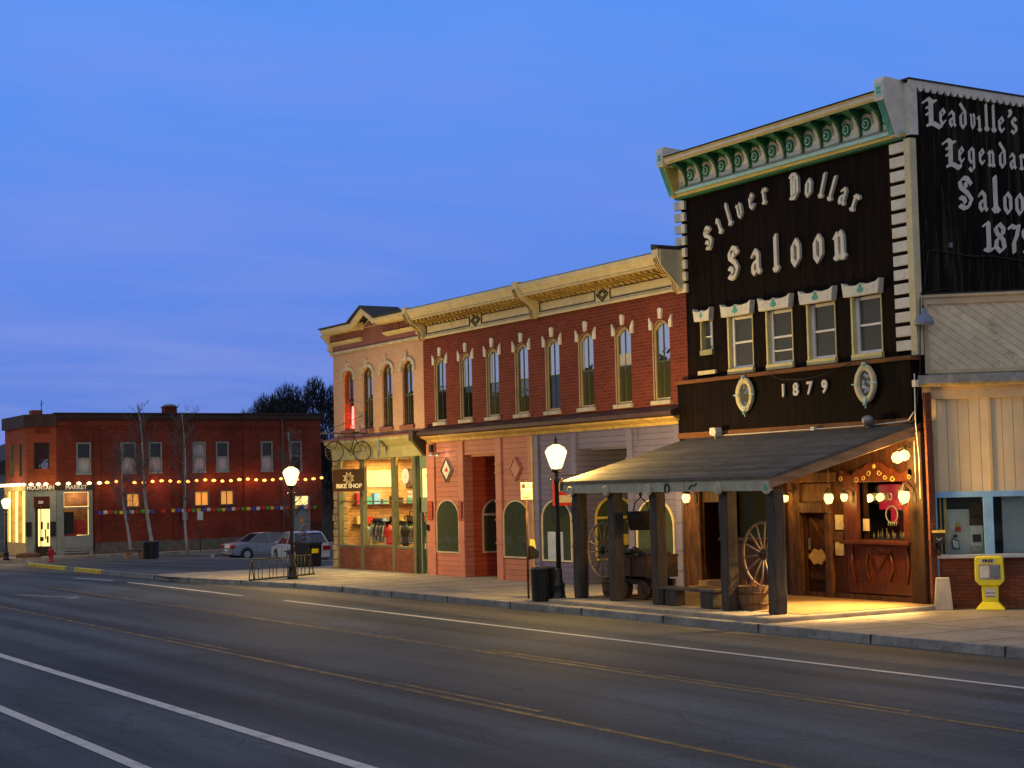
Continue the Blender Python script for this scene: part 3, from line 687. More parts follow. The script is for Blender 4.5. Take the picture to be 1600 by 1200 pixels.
# white quoin blocks down the right corner and on the left edge
mb=MB()
z=9.86; 
k=0
while z>5.42:
    mb.box(-25.86,-25.42,-.06,.02,z-.215,z); z-=.302; k+=1
mb.b('quoins',M['creamw'],sal,bevel=.006,label='white quoin blocks down the right corner')
mb=MB(); mb.box(-25.415,-25.235,-.07,.12,5.30,9.90); mb.b('corner_post',M['cream'],sal,bevel=.008)
mb=MB(); z=9.86
while z>7.6:
    mb.box(-33.62,-33.2,-.055,.03,z-.215,z); mb.box(-33.52,-33.40,.03,.5,z-.215,z); z-=.302
mb.b('quoins',M['creamw'],sal,bevel=.006,label='white quoin blocks on the left corner')
# cornice (shallow: half a metre deep)
cor=MB(); cor.box(-33.5,-25.42,-.16,.02,9.95,10.03); cor.b('cornice_band',M['yellowp'],sal,bevel=.01,label='yellow lower cornice band')
cz=MB(); cz.box(-33.5,-25.42,-.13,.02,9.90,9.948); cz.b('cornice_band_edge',M['green'],sal)
ca_=MB(); ca_.box(-33.5,-25.42,-.19,.02,10.033,10.10); ca_.b('cornice_band_strip',M['aqua'],sal)
fz=MB(); fz.box(-33.4,-25.45,-.06,.02,10.10,10.80); frz=fz.b('cornice_frieze',M['creamw'],sal,label='cream frieze behind the brackets')
x=-33.2
dt=MB(); dt.box(-33.3,-25.5,-.072,-.061,10.165,10.178); dt.box(-33.3,-25.5,-.072,-.061,10.20,10.208); 
dt.b('bead_course',M['green'],frz)
sf=MB(); sf.box(-33.42,-25.45,-.46,-.05,10.78,10.80); sf.b('soffit',M['green'],sal)
sf=MB(); sf.box(-33.40,-25.46,-.085,-.061,10.64,10.779); sf.b('frieze_top_strip',M['green'],frz)
cc=MB(); cc.ext([(-.46,10.76),(-.50,10.80),(-.53,10.88),(-.50,10.93),(-.2,11.0),(0,11.0),(0,10.80),(-.45,10.80)],'yz',-33.40,-25.62); cc.b('cornice_crown',M['creamw'],sal,label='cream cornice crown')
cy=MB(); cy.box(-33.40,-25.62,-.515,-.49,10.775,10.815); cy.b('crown_stripe',M['yellowp'],sal)
cy=MB(); cy.box(-33.40,-25.62,-.545,-.50,10.90,10.925); cy.b('crown_stripe',M['yellowp'],sal)
cb=MB(); cb.ext([(-.55,10.94),(.1,11.04),(.1,11.07),(-.55,10.965)],'yz',-33.42,-25.62); cb.b('cornice_cap',M['rooftar'],sal)
for i in range(12):
    x=-33.05+.635*i
    if x>-25.7: continue
    c_=MB(); prof=[(-.06,10.22),(-.085,10.20),(-.11,10.26),(-.12,10.40),(-.17,10.54),(-.28,10.64),(-.42,10.70),(-.44,10.78),(-.06,10.78)]
    c_.ext(prof,'yz',x-.05,x+.05); c_.ext([(-.15,10.60),(-.28,10.66),(-.42,10.71),(-.43,10.778),(-.1,10.778)],'yz',x-.16,x-.051); co=c_.b('console',M['green'],sal,bevel=.006)
    e_=MB(); e_.tube([(x+.0,-.115,10.22),(x-.0,-.135,10.38),(x-.01,-.185,10.52),(x-.03,-.27,10.62)],.026,6); e_.b('console_rib',M['cream'],co)
for i in range(12):
    x=-32.86+.635*i
    if x>-25.8: continue
    c_=MB()
    c_.lathe((x,-.06,10.44),[(.15,0),(.15,.02),(.115,.025),(.115,.04),(.07,.045),(.07,.03),(.045,.03),(.045,.06),(.0,.07)],20,False,'y'); 
    o_=c_.b('medallion',M['green'],sal)
    d_=MB(); d_.ring((x,-.095,10.44),.085,.017,20,6,'y'); d_.lathe((x,-.125,10.44),[(.03,0),(.02,.012),(0,.016)],10,True,'y'); d_.b('medallion_ring',M['aqua'],o_)
    a_=MB(); a_.tube([(x+.19*math.cos(t),-.075,10.40+.26*math.sin(t)) for t in [R(0+180*k/14) for k in range(15)]],.016,5); a_.b('medallion_arch',M['cream'],o_)
for x0,x1 in ((-33.62,-33.36),(-25.72,-25.45)):
    s_=MB(); s_.ext([(-.56,10.72),(-.56,11.14),(-.50,11.22),(.20,11.17),(.20,10.72)],'yz',x0,x1)
    eb=s_.b('cornice_end_block',M['creamw'],sal,bevel=.008)
    s_=MB(); s_.box(x0+.05,x1-.05,-.572,-.562,10.80,11.08); s_.b('flower_panel',M['aqua'],eb)
    s_=MB(); cx=(x0+x1)/2
    for q in (45,135,225,315): s_.lathe((cx+.045*math.cos(R(q)),-.573,10.94+.06*math.sin(R(q))),[(.036,0),(.03,.008),(0,.01)],8,True,'y')
    s_.b('flower',M['teal'],eb)
    s_=MB(); s_.ext([(-.50,10.72),(-.20,9.98),(.10,9.92),(.10,10.72)],'yz',x0+.03,x1-.02); s_.b('end_bracket',M['creamw'] if x0>-30 else M['yellowp'],eb)
    s_=MB()
    for q in range(4):
        xx=x0+.045+q*.048; s_.ext([(-.520,10.70),(-.222,10.0),(-.205,10.02),(-.505,10.72)],'yz',xx,xx+.026)
    s_.b('bracket_flutes',M['teal'],eb)
mb=MB(); mb.ext([(-.54,11.16),(-.54,10.74),(-.50,10.60),(-.24,9.94),(.20,9.92),(.20,11.16)],'yz',-25.449,-25.43); mb.b('cornice_end_panel',M['creamw'],sal)
mb=MB(); mb.box(-25.448,-25.40,.201,.34,9.93,11.1); mb.b('cornice_return',M['creamw'],sal)
mb=MB(); mb.box(-25.43,-25.235,.004,.20,9.98,11.10); mb.b('corner_board',M['creamw'],sal)
# scalloped verge on the side wall
mb=MB(); pts=[(-.02,11.16),(9,11.04),(9,10.95)]; y=9.0
zz=lambda q:11.02-.012*q
m_=[]
while y>.02:
    for k in range(7):
        t=k/6; m_.append((y-.2*t,zz(y)-.10*math.sin(math.pi*t)-.0))
    y-=.2
pts=[(-.02,11.16),(9,11.05)]+m_+[(-.02,zz(0))]
mb.ext(pts,'yz',XRt-.02,XRt+.03); mb.b('scalloped_verge_board',M['creamw'],sal)
mb=MB(); mb.ext([(-.05,11.155),(9,11.045),(16,8.7),(16,8.75),(9,11.085),(-.05,11.19)],'yz',XRt-.2,XRt+.05); mb.b('verge_cap',M['rooftar'],sal)
# cables on the side wall
mb=MB(); mb.tube([(XRt+.02,.10,6.55),(XRt+.02,.22,6.9),(XRt+.02,.34,7.5),(XRt+.02,.5,7.54),(XRt+.02,1.0,7.50),(XRt+.02,1.6,7.46),(XRt+.02,2.3,7.50),(XRt+.02,3.2,7.44),(XRt+.02,6,7.4)],.012,5)
mb.tube([(XRt+.02,.05,6.6),(XRt+.02,.8,6.72),(XRt+.02,1.8,6.62),(XRt+.02,3,6.68),(XRt+.02,6,6.6)],.010,5)
mb.tube([(-25.17,.0,6.5),(-25.17,-.05,5.6),(-25.2,-.05,5.0),(-25.2,-.2,4.2),(-25.28,-.25,3.9),(-25.6,-.3,3.86)],.014,5)
mb.b('cable',M['iron'],sal)
mb=MB(); mb.box(XRt-.02,XRt+.03,.98,1.06,7.62,7.72); mb.b('junction_box',M['flash'],sal)
# --- ground floor joinery
mb=MB(); mb.box(-33.52,-32.88,-.10,-.002,.1,3.7); mb.b('timber_pilaster',M['brownwood'],sal,bevel=.02)
mb=MB(); mb.box(-32.82,-31.75,.26,1.3,2.25,2.3); mb.box(-32.86,-32.82,.25,1.3,0,2.3); mb.box(-31.75,-31.71,.25,1.3,0,2.3); mb.b('entry_recess',M['redwood'],sal)
mb=MB(); mb.box(-32.55,-31.8,1.0,1.06,.2,2.15); d1=mb.b('door',M['redwood'],sal,label='red-brown door at the back of the left entry')
mb=MB(); mb.box(-31.95,-31.9,.96,.995,1.1,1.25); mb.b('door_handle',M['chrome'],d1)
mb=MB(); mb.box(-32.8,-31.77,-.55,.6,.1,.22); mb.box(-32.8,-31.77,-.25,.9,.22,.34); mb.b('entry_step',M['plank'],sal)
mb=MB(); mb.box(-32.4,-31.9,.90,.94,2.32,2.42); mb.b('transom_window',M['litwin2'],sal)
def shopwin(x0,x1,z0,z1,ornate):
    f=MB(); f.box(x0-.42,x0,-.10,.1,z0-.02,z1+.12); f.box(x1,x1+.16,-.10,.1,z0-.02,z1+.12); f.box(x0-.45,x1+.2,-.13,.1,z1,z1+.16)
    f.box(x0-.5,x1+.22,-.20,.05,z0-.10,z0-.02); f.box(x0-.4,x1+.15,-.05,-.001,.25,z0-.1)
    fr=f.b('shop_window',M['redwood'],sal,bevel=.01,label='carved red-brown shop window frame' if ornate else 'red-brown left shop window frame')
    c=MB(); cx=(x0+x1)/2-.1; w_=(x1-x0)/2+.42; n=24; P=[]
    for i in range(n+1):
        t=-1+2*i/n; P.append((cx-t*w_,z1+.17+.26*max(0,1-abs(t)*1.7)**.8+.05*math.sin(abs(t)*9)**2+(.06 if abs(t)>.9 else 0)))
    c.ext([(cx-w_,z1+.12),(cx+w_,z1+.12)]+P,'xz',-.12,-.02); cr=c.b('carved_crest',M['redwood'],fr,bevel=.008)
    if ornate:
        s_=MB()
        for sg in (-1,1):
            for (a,b,r_) in ((.16,.20,.07),(.33,.10,.06),(.55,.07,.07),(w_-.08,.10,.06)):
                s_.tube([(cx+sg*(a+r_*math.cos(t)*(.4+.6*q)),-.135,z1+b+r_*math.sin(t)*(.4+.6*q)) for q,t in [(k/9,R(k*40)) for k in range(10)]],.011,5)
        s_.lathe((cx,-.13,z1+.34),[(.06,0),(.03,.02),(0,.03)],10,True,'y')
        s_.b('gilt_scrolls',mat('dull_gilt',(.42,.28,.08),.4,.2,6,.002,spec=.6),cr)
        a_=MB()
        for sg in (-1,1):
            a_.tube([(cx+sg*.05,-.07,z0-.2),(cx+sg*.35,-.07,z0-.28),(cx+sg*.42,-.07,z0-.6),(cx+sg*.3,-.07,z0-.9)],.03,6)
            a_.tube([(x0-.2 if sg<0 else x1+.05,-.07,z0-.15),(x0-.25 if sg<0 else x1+.08,-.07,z0-.55),(x0-.15 if sg<0 else x1,-.07,z0-.95)],.03,6)
        a_.ext([(cx-.5,z0-.16),(cx+.5,z0-.16),(cx+.2,z0-.38),(cx+.03,z0-.62),(cx-.03,z0-.62),(cx-.2,z0-.38)],'xz',-.09,-.04)
        for q in range(4): a_.lathe((cx-.15+.1*q,-.09,z0-.3),[(.03,0),(.015,.02),(0,.025)],8,True,'y')
        a_.b('carved_apron',M['redwood'],fr)
    p=MB(); p.box(x0,x1,.06,.07,z0,z1); p.b('pane',M['cglass'] if ornate else M['pglass2'],fr)
    return fr
shopwin(-31.52,-30.1,1.42,2.62,False)
sw=shopwin(-27.22,-25.80,1.42,2.66,True)
mb=MB(); mb.box(-27.3,-25.7,.9,.95,1.1,2.9); mb.box(-27.3,-25.7,.1,.9,1.10,1.14); mb.b('window_display_back',mat('dark_plum_backdrop',(.07,.012,.03),.8,.4,3),sw)
# bottles, neon tubes, notices in the display window
mb=MB()
for i in range(17):
    x=-27.05+i*.072+random.uniform(-.02,.02); h=random.uniform(.12,.24); r_=random.uniform(.018,.028); y=random.uniform(.2,.5)
    mb.lathe((x,y,1.14+.28),[(r_,0),(r_,h*.6),(r_*.4,h*.78),(r_*.4,h),(0.001,h)],8)
mb.b('bottle_row',mat('bottle_glass',(.20,.17,.10),.12,.3,9,0,spec=.8),sw)
mb=MB(); mb.box(-27.2,-25.82,.14,.55,1.40,1.42); mb.b('bottle_shelf',M['redwood'],sw)
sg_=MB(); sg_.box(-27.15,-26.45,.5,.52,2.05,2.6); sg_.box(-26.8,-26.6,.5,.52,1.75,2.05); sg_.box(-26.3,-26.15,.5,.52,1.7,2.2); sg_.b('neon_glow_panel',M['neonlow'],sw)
o_=MB(); o_.ring((-26.62,.35,1.95),.18,.014,24,6,'y'); 
for i in range(5): o_.tube([(-26.74+.06*i,.35,1.70),(-26.72+.06*i,.35,1.79)],.012,5)
o_.tube([(-26.2,.35,2.1),(-25.95,.35,2.12),(-25.95,.35,1.92),(-26.2,.35,1.90),(-26.2,.35,2.1)],.012,5)
o_.b('unlit_neon_tubes',mat('unlit_neon_glass',(.45,.42,.40),.3,.1,5,0,spec=.7),sw)
text('BEAD',(-26.85,.34,2.33),.24,FRONT,M['grey'],sw,'unlit_neon_word',ext=.006)
mb=MB(); mb.box(-27.2,-27.0,.045,.05,1.6,1.86); mb.b('taped_notice',M['paper'],sw)
# plank door with plaque
parts('timber_pilaster',M['brownwood'],sal,[(-29.5,-29.1,-.12,-.002,.1,2.75),(-28.28,-28.08,-.12,-.002,.1,2.3)],.02)
mb=MB(); parts('door_head_beam',M['brownwood'],sal,[(-29.08,-28.12,-.16,-.002,1.99,2.22),(-29.08,-28.12,-.06,-.002,2.24,2.66),(-29.5,-27.9,-.16,-.002,2.68,2.9)],.015)
mb=MB(); mb.box(-29.03,-28.34,.08,.14,.1,1.95); d2=mb.b('door',M['lowood'],sal,label='plank door with a brass plaque between the two shop windows')
mb=MB(); mb.ext([(-28.98,1.9),(-28.86,1.9),(-28.36,1.28),(-28.36,1.18)],'xz',.045,.079); mb.b('door_brace',M['brownwood'],d2); parts('door_rail',M['brownwood'],d2,[(-29.0,-28.36,.045,.079,.5,.62)])
mb=MB(); mb.box(-29.0,-28.95,.02,.06,1.15,1.42); mb.b('door_handle',M['chrome'],d2)
mb=MB(); cx,cz_=-28.68,1.0; P=[]
for k in range(32):
    t=2*math.pi*k/32; P.append((cx+.27*math.cos(t)*(1+.10*math.cos(4*t)),cz_+.17*math.sin(t)*(1+.16*math.cos(6*t))))
mb.ext(P,'xz',.0,.04); mb.b('brass_plaque',mat('brass_plaque',(.50,.33,.12),.45,.2,6,.003),d2)
parts('wall_notice',M['paper'],sal,[(-28.02,-27.76,-.02,-.002,1.62,1.95),(-28.04,-27.78,-.02,-.002,1.05,1.36)])
mb=MB(); mb.box(-28.06,-27.74,-.05,-.002,1.38,1.58); mb.b('notice_box',M['rust'],sal)
mb=MB(); mb.box(-25.62,-25.2,-.12,.25,0,3.7); mb.b('timber_pilaster',M['darktimber'],sal,bevel=.02)
mb=MB(); mb.box(-29.5,-25.6,-.06,-.001,.1,.22); mb.b('skirting',M['brownwood'],sal)
# --- porch
PYF=-3.9
mb=MB(); mb.box(-33.0,-24.95,-4.5,0.0,-.14,.1); mb.b('porch_slab',M['concrete'],sal,bevel=.03,label='raised concrete slab under the porch',jit=0)
mb=MB(); mb.box(-32.9,-25.05,-3.55,-.0,.1,.112); mb.b('porch_floor',M['plank'],sal)
roof=MB(); roof.ext([(-4.02,2.78),(0,3.84),(0,3.90),(-4.02,2.84)],'yz',-33.1,-25.34)
pr=roof.b('porch_roof',M['shingle'],sal,label='grey weathered lean-to porch roof')
mb=MB(); mb.box(-33.04,-29.9+1.62,-3.98,-3.93,2.55,2.79); mb.ext([(-28.26,2.55),(-25.42,2.54),(-25.42,2.77),(-28.24,2.79)],'xz',-3.98,-3.93); mb.b('fascia_board',mat('pale_grey_fascia',(.42,.42,.33),.7,.15,3,.004,wear=(.2,.2,.15),wamt=.5),pr)
for x0 in (-25.42,-33.16): mb=MB(); mb.ext([(-4.0,2.60),(-4.0,2.80),(0,3.86),(0,3.62)],'yz',x0,x0+.06); mb.b('rake_board',M['rakewood'],pr,bevel=.005)
mb=MB()
for i in range(11):
    x=-33.0+i*.75; mb.ext([(-3.9,2.62),(-3.9,2.77),(-.02,3.79),(-.02,3.64)],'yz',x-.04,x+.04)
mb.box(-33.05,-25.45,-3.9,-3.64,2.56,2.66); mb.b('rafters',M['brownwood'],pr)
for i,x in enumerate((-32.82,-31.32,-29.68,-27.21,-25.70)):
    mb=MB(); w_=.27; n=7; vs=[];fs=[]
    r2=random.Random(i)
    for k in range(n+1):
        z=.1+2.47*k/n; j=[r2.uniform(-.012,.012) for _ in range(4)]
        vs+=[(x+j[0],-3.9+j[1],z),(x+w_+j[2],-3.9+j[1],z),(x+w_+j[2],-3.9+w_+j[3],z),(x+j[0],-3.9+w_+j[3],z)]
    for k in range(n):
        for q in range(4): fs.append((4*k+q,4*k+(q+1)%4,4*k+4+(q+1)%4,4*k+4+q))
    fs+= [(3,2,1,0),tuple(4*n+q for q in range(4))]
    mb.add(vs,fs); mb.b('porch_post',M['postwood'],sal,bevel=.03)
for x in (-32.69,-31.19,-29.55,-27.07,-25.53):
    mb=MB(); mb.lathe((x,-3.985,2.60),[(.125,0),(.125,.03),(.10,.045),(.09,.035),(0,.035)],24,False,'y'); rd=mb.b('roundel',M['stone'],pr)
    if x>-26:
        mb=MB(); 
        for a in (90,210,330): mb.lathe((x+.035*math.cos(R(a)),-4.023,2.61+.035*math.sin(R(a))),[(.034,0),(.03,.006)],10,False,'y')
        mb.box(x-.006,x+.006,-4.03,-4.022,2.54,2.61); mb.b('clover',M['teal'],rd)
mb=MB()
mb.tube([(-28.86+.085*math.cos(t),-3.995,2.62+.10*math.sin(t)) for t in [R(-60+300*k/12) for k in range(13)]],.017,6)
mb.b('horseshoe',M['iron'],pr)
mb=MB(); mb.tube([(-28.08,-3.995,2.60),(-28.03,-3.995,2.66),(-27.95,-3.995,2.68),(-27.86,-3.995,2.68),(-27.80,-3.995,2.72)],.012,6); mb.b('iron_hook',M['iron'],pr)
# lights on the front and their wiring
def floodlight(x,z,name,label,globe=False):
    t=T(name,label,'floodlight',(x,-.42,z),group=None)
    mb=MB()
    if not globe:
        mb.ext([(-.12,-.05),(.10,-.10),(.14,.02),(.10,.12),(-.10,.12)],'xz',-.10,.10); mb.local=True; mb.b('housing',M['creamw'],t,bevel=.01)
        m2=MB(True); m2.box(-.02,.02,-.02,.02,-.14,-.05); m2.b('bracket',M['grey'],t)
    else:
        mb.local=True; mb.lathe((0,0,0),[(.02,-.12),(.08,-.11),(.13,-.04),(.14,.04),(.09,.10),(.0,.12)],14); mb.b('housing',M['grey'],t)
        m2=MB(True); m2.box(-.02,.02,.0,.18,-.14,-.08); m2.b('bracket',M['grey'],t)
    return t
floodlight(-31.72,3.93,'floodlight','small off-white box floodlight on the porch roof, left of the lone conduit box')
floodlight(-26.42,3.97,'floodlight','round grey floodlight near the right end of the porch roof',True)
mb=MB(); mb.tube([(-31.6,-.30,3.86),(-28.3,-.30,3.87),(-26.3,-.30,3.88),(-25.35,-.30,3.92),(-25.2,-.28,4.1)],.014,5); mb.box(-28.35,-28.23,-.36,-.26,3.84,3.92); mb.b('conduit',M['creamw'],sal)
mb=MB(); mb.tube([(-25.16,-.22,2.3),(-25.16,-.22,3.2),(-25.2,-.24,3.9),(-25.22,-.2,4.9)],.012,5); mb.tube([(-25.30,-.2,2.6),(-25.30,-.2,3.5)],.012,5); mb.box(-25.2,-25.1,-.3,-.2,4.62,4.76); mb.b('conduit',M['creamw'],sal)
mb=MB(); mb.tube([(-29.9,-.32,5.26),(-29.3,-.34,5.05),(-28.6,-.34,5.0),(-27.8,-.34,5.08),(-27.0,-.32,5.26)],.008,5); mb.b('slack_cable',M['iron'],sal)
def lantern(x,y,z,label,power,s=1.0,hang=None,wall=True,open_=0):
    t=T('wall_lantern' if not hang else 'hanging_lantern',label,'lantern',(x,y,z))
    g_=MB(True); g_.lathe((0,0,0),[(.02*s,-.12*s),(.07*s,-.10*s),(.105*s,.0),(.095*s,.08*s),(.03*s,.12*s)],14); g_.b('lantern_glass',M['globe2'],t)
    c_=MB(True); c_.lathe((0,0,0),[(.11*s,.10*s),(.085*s,.15*s),(.03*s,.19*s),(.03*s,.22*s),(0.001,.24*s)],12); c_.lathe((0,0,0),[(.05*s,-.15*s),(.05*s,-.12*s),(.03*s,-.11*s)],10)
    if wall: c_.tube([(0,.0,.2*s),(0,.12,.27*s),(0,.26,.16*s),(0,.30,.0)],.014,6); c_.box(-.05,.05,.28,.315,-.12,.1)
    if hang: c_.tube([(0,0,.2*s),(0,0,hang-z)],.008,5)
    c_.b('bracket' if wall else 'lantern_cap',M['iron'],t)
    plight((x,y-.16,z-.02),power,r=.09,parent=t); return t
lantern(-32.98,-.42,2.36,'lit lantern on the timber pilaster left of the saloon entry',32)
lantern(-29.26,-.38,2.33,'lit lantern half hidden behind the rightmost porch post',30,.7)
lantern(-27.72,-.45,2.32,'lit lantern hanging from a rod right of the plank door',28,1.0,hang=3.6,wall=False)
lantern(-27.30,-.38,2.34,'smaller lit lantern on the left jamb of the carved shop window',18,.75)
lantern(-25.43,-.42,2.34,'lit lantern below the twin globes at the right end of the saloon',120,1.15)
t=T('twin_globe_light','twin round porch lights glaring at the top right of the saloon front','lantern',(-25.5,-.4,3.12))
for dx,dz,r_ in ((-.10,.04,.13),(.10,.08,.12)):
    g_=MB(True); g_.lathe((dx,0,dz),[(0.001,-r_),(r_*.7,-r_*.7),(r_,0),(r_*.7,r_*.7),(0.001,r_)],14); g_.b('globe',M['globe2'],t)
g_=MB(True); g_.tube([(-.1,0,.2),(0,.15,.28),(0,.36,.2),(0,.4,0)],.015,6); g_.tube([(.1,0,.2),(0,.15,.28)],.015,6); g_.b('bracket',M['iron'],t)
plight((-25.45,-.95,3.1),260,r=.14,parent=t)
sl_=bpy.data.lights.new('flood_light','SPOT'); sl_.energy=3000; sl_.color=(1,.62,.2); sl_.spot_size=R(80); sl_.spot_blend=.8; sl_.shadow_soft_size=.1
so_=link(bpy.data.objects.new('flood_light',sl_)); so_.parent=t; so_.location=(.05,-.75,.0); so_.rotation_euler=Vector((-.45,-1.0,-3.0)).to_track_quat('-Z','Y').to_euler()
mb=MB(); mb.lathe((-28.0+.22,-.35,2.0),[(.02,-.05),(.03,0),(.01,.04)],8); mb.b('pull_knob',M['iron'],sal)
# ------------------------------------------------------------------ things on the porch
def wheel(x,y,z,r_,label,tilt=0):
    t=T('wagon_wheel',label,'wagon wheel',(x,y,z),rz=tilt,group='wagon wheels under the porch')
    a=MB(True); a.ring((0,0,0),r_,.028,40,6,'y'); a.b('rim',M['spoke'],t)
    h=MB(True); h.lathe((0,0,0),[(.04,-.10),(.07,-.08),(.085,0),(.07,.08),(.04,.10)],12,True,'y'); h.b('hub',M['iron'],t)
    for k in range(14):
        q=2*math.pi*k/14+.1; s_=MB(True); s_.tube([(.06*math.cos(q),0,.06*math.sin(q)),(r_*math.cos(q),0,r_*math.sin(q))],[.022,.015],6); s_.b('spoke',M['spoke'],t)
    return t
wheel(-32.55,-3.2,1.19,.64,'big spoked wagon wheel leaning behind the leftmost porch posts')
wheel(-26.78,-3.1,1.22,.66,'pale-spoked wagon wheel above the barrel between the two right porch posts')
def barrel(x,y,label,h=.48,r_=.34):
    t=T('half_barrel',label,'barrel',(x,y,.112),group='half barrels under the porch')
    a=MB(True); a.lathe((0,0,0),[(r_*.86,0),(r_*.95,h*.35),(r_,h*.8),(r_*1.01,h),(r_*.93,h),(r_*.92,h*.85),(0.001,h*.85)],22,False); a.b('staves',M['barrel'],t)
    for z in (.12,.34):
        q=r_*(.88+z*.32); a=MB(True); a.lathe((0,0,z),[(q,-.022),(q+.012,-.02),(q+.016,.02),(q,.022)],22); a.b('hoop',M['rust'],t)
    a=MB(True)
    for k in range(34):
        an=random.uniform(0,6.28); rr_=random.uniform(0,r_*.8); hh=random.uniform(.05,.16)
        a.tube([(rr_*math.cos(an),rr_*math.sin(an),h*.8),(rr_*math.cos(an)+random.uniform(-.06,.06),rr_*math.sin(an)+random.uniform(-.06,.06),h+hh)],[.007,.003],4)
    a.b('dry_plants',M['beamwood'],t)
    return t
barrel(-26.85,-3.35,'half barrel planter with rusty hoops below the pale-spoked wheel')
barrel(-32.3,-3.0,'dark half barrel planter behind the leftmost porch post',.42,.38)
# ore cart
t=T('ore_cart','rusty mining ore cart heaped with rocks behind the porch posts','ore cart',(-31.2,-2.95,.112))
a=MB(True); a.ext([(-.62,.52),(.62,.52),(.66,1.0),(-.66,1.0)],'xz',-.42,.42); a.b('tub',M['rust'],t,bevel=.015)
a=MB(True)
for x in (-.62,0,.62): a.box(x-.025,x+.025,-.435,.435,.5,1.02)
a.box(-.68,.68,-.44,.44,.96,1.0); a.b('tub_straps',M['iron'],t)
a=MB(True); a.box(-.7,.7,-.32,-.24,.34,.46); a.box(-.7,.7,.24,.32,.34,.46); a.box(-.5,-.42,-.3,.3,.36,.5); a.box(.42,.5,-.3,.3,.36,.5); a.box(-.85,-.7,-.05,.05,.36,.44); a.b('chassis',M['iron'],t)
for x in (-.4,.4):
    for y in (-.36,.36):
        a=MB(True); a.lathe((x,y,.22),[(.03,-.04),(.21,-.03),(.21,.03),(.06,.035),(.05,.06)],18,False,'y'); a.b('wheel',M['rust'],t)
a=MB(True); 
for k in range(60):
    x,y=random.uniform(-.58,.58),random.uniform(-.36,.36); s_=random.uniform(.05,.12); z=1.0+max(0,.16-.22*abs(x))*random.random()
    P=[Vector((random.gauss(0,1),random.gauss(0,1),random.gauss(0,1))).normalized()*s_*random.uniform(.7,1.1) for _ in range(9)]
    bm=bmesh.new(); [bm.verts.new((p.x+x,p.y+y,p.z*.8+z)) for p in P]; bmesh.ops.convex_hull(bm,input=bm.verts); bm.verts.index_update()
    a.add([v.co for v in bm.verts],[[v.index for v in f.verts] for f in bm.faces]); bm.free()
a.b('ore_heap',M['ore'],t)
a=MB(True); a.box(-1.0,1.0,-.32,-.27,0,.03); a.box(-1.0,1.0,.27,.32,0,.03); a.b('track_rail',M['rust'],t)
# hanging bucket
t=T('hanging_bucket','dark iron ore bucket hanging from the porch eave','bucket',(-30.62,-3.45,1.7))
a=MB(True); a.lathe((0,0,0),[(.001,0),(.27,0),(.33,.40),(.345,.42),(.315,.42),(.26,.03),(.001,.03)],20); a.b('bucket',M['iron'],t)
a=MB(True); a.tube([(-.33,0,.38),(-.24,0,.60),(0,0,.74),(.24,0,.60),(.33,0,.38)],.014,6); a.tube([(0,0,.72),(0,0,.90)],.012,6); a.ring((0,0,.80),.045,.012,14,5); a.b('bail',M['iron'],t)
# bench
t=T('plank_bench','rough dark plank bench on blocks between the middle porch posts','bench',(-28.6,-3.72,.112))
a=MB(True); a.box(-1.12,1.1,-.16,.18,.33,.39); a.b('seat',M['oldwood'],t,bevel=.01)
for x in (-1.05,-.62,.62):
    a=MB(True); a.box(x,x+(.34 if x<.5 else .45),-.14,.15,0,.33); a.b('leg',M['postwood'],t,bevel=.01)
# pebbly litter at the broken slab corner
# ================================================================== RED BRICK BUILDING
M['ochre']=mat('ochre_arch_trim',(.30,.20,.09),.7,.2,4)
M['jamb']=mat('tan_window_jamb',(.40,.32,.20),.65,.15,3,.002)
br=T('brick_building','long red brick building with a cream bracketed cornice above salmon and lilac clapboard shopfronts','building',(-40.5,0,0))
wl=[-46.77,-45.08,-43.43,-41.72,-40.02,-38.27,-36.47,-34.74]; WW=.70
ops=[(a,a+WW,4.87,6.95) for a in wl]
def arc(x0,x1,zs,zc,n=10):
    return [(x0+(x1-x0)*i/n, zs+(zc-zs)*(1-(2*i/n-1)**2)) for i in range(n+1)]
mb=MB(); grid_wall(mb,-47.58,-33.30,4.40,7.7,ops,0,.25)
for a in wl:
    A=arc(a,a+WW,6.74,6.92); mb.ext([(a,6.955)]+A+[(a+WW,6.955)],'xz',.0005,.248)
mb.b('brick_wall',M['brick'],br)
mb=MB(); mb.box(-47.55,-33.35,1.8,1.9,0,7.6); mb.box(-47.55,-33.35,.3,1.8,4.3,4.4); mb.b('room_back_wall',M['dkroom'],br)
mb=MB(); mb.box(-47.58,-33.42,.25,15,8.15,8.3); mb.box(-47.58,-33.42,14.8,15,0,8.15); mb.box(-47.58,-47.4,.25,14.8,0,8.15); mb.b('roof',M['rooftar'],br)
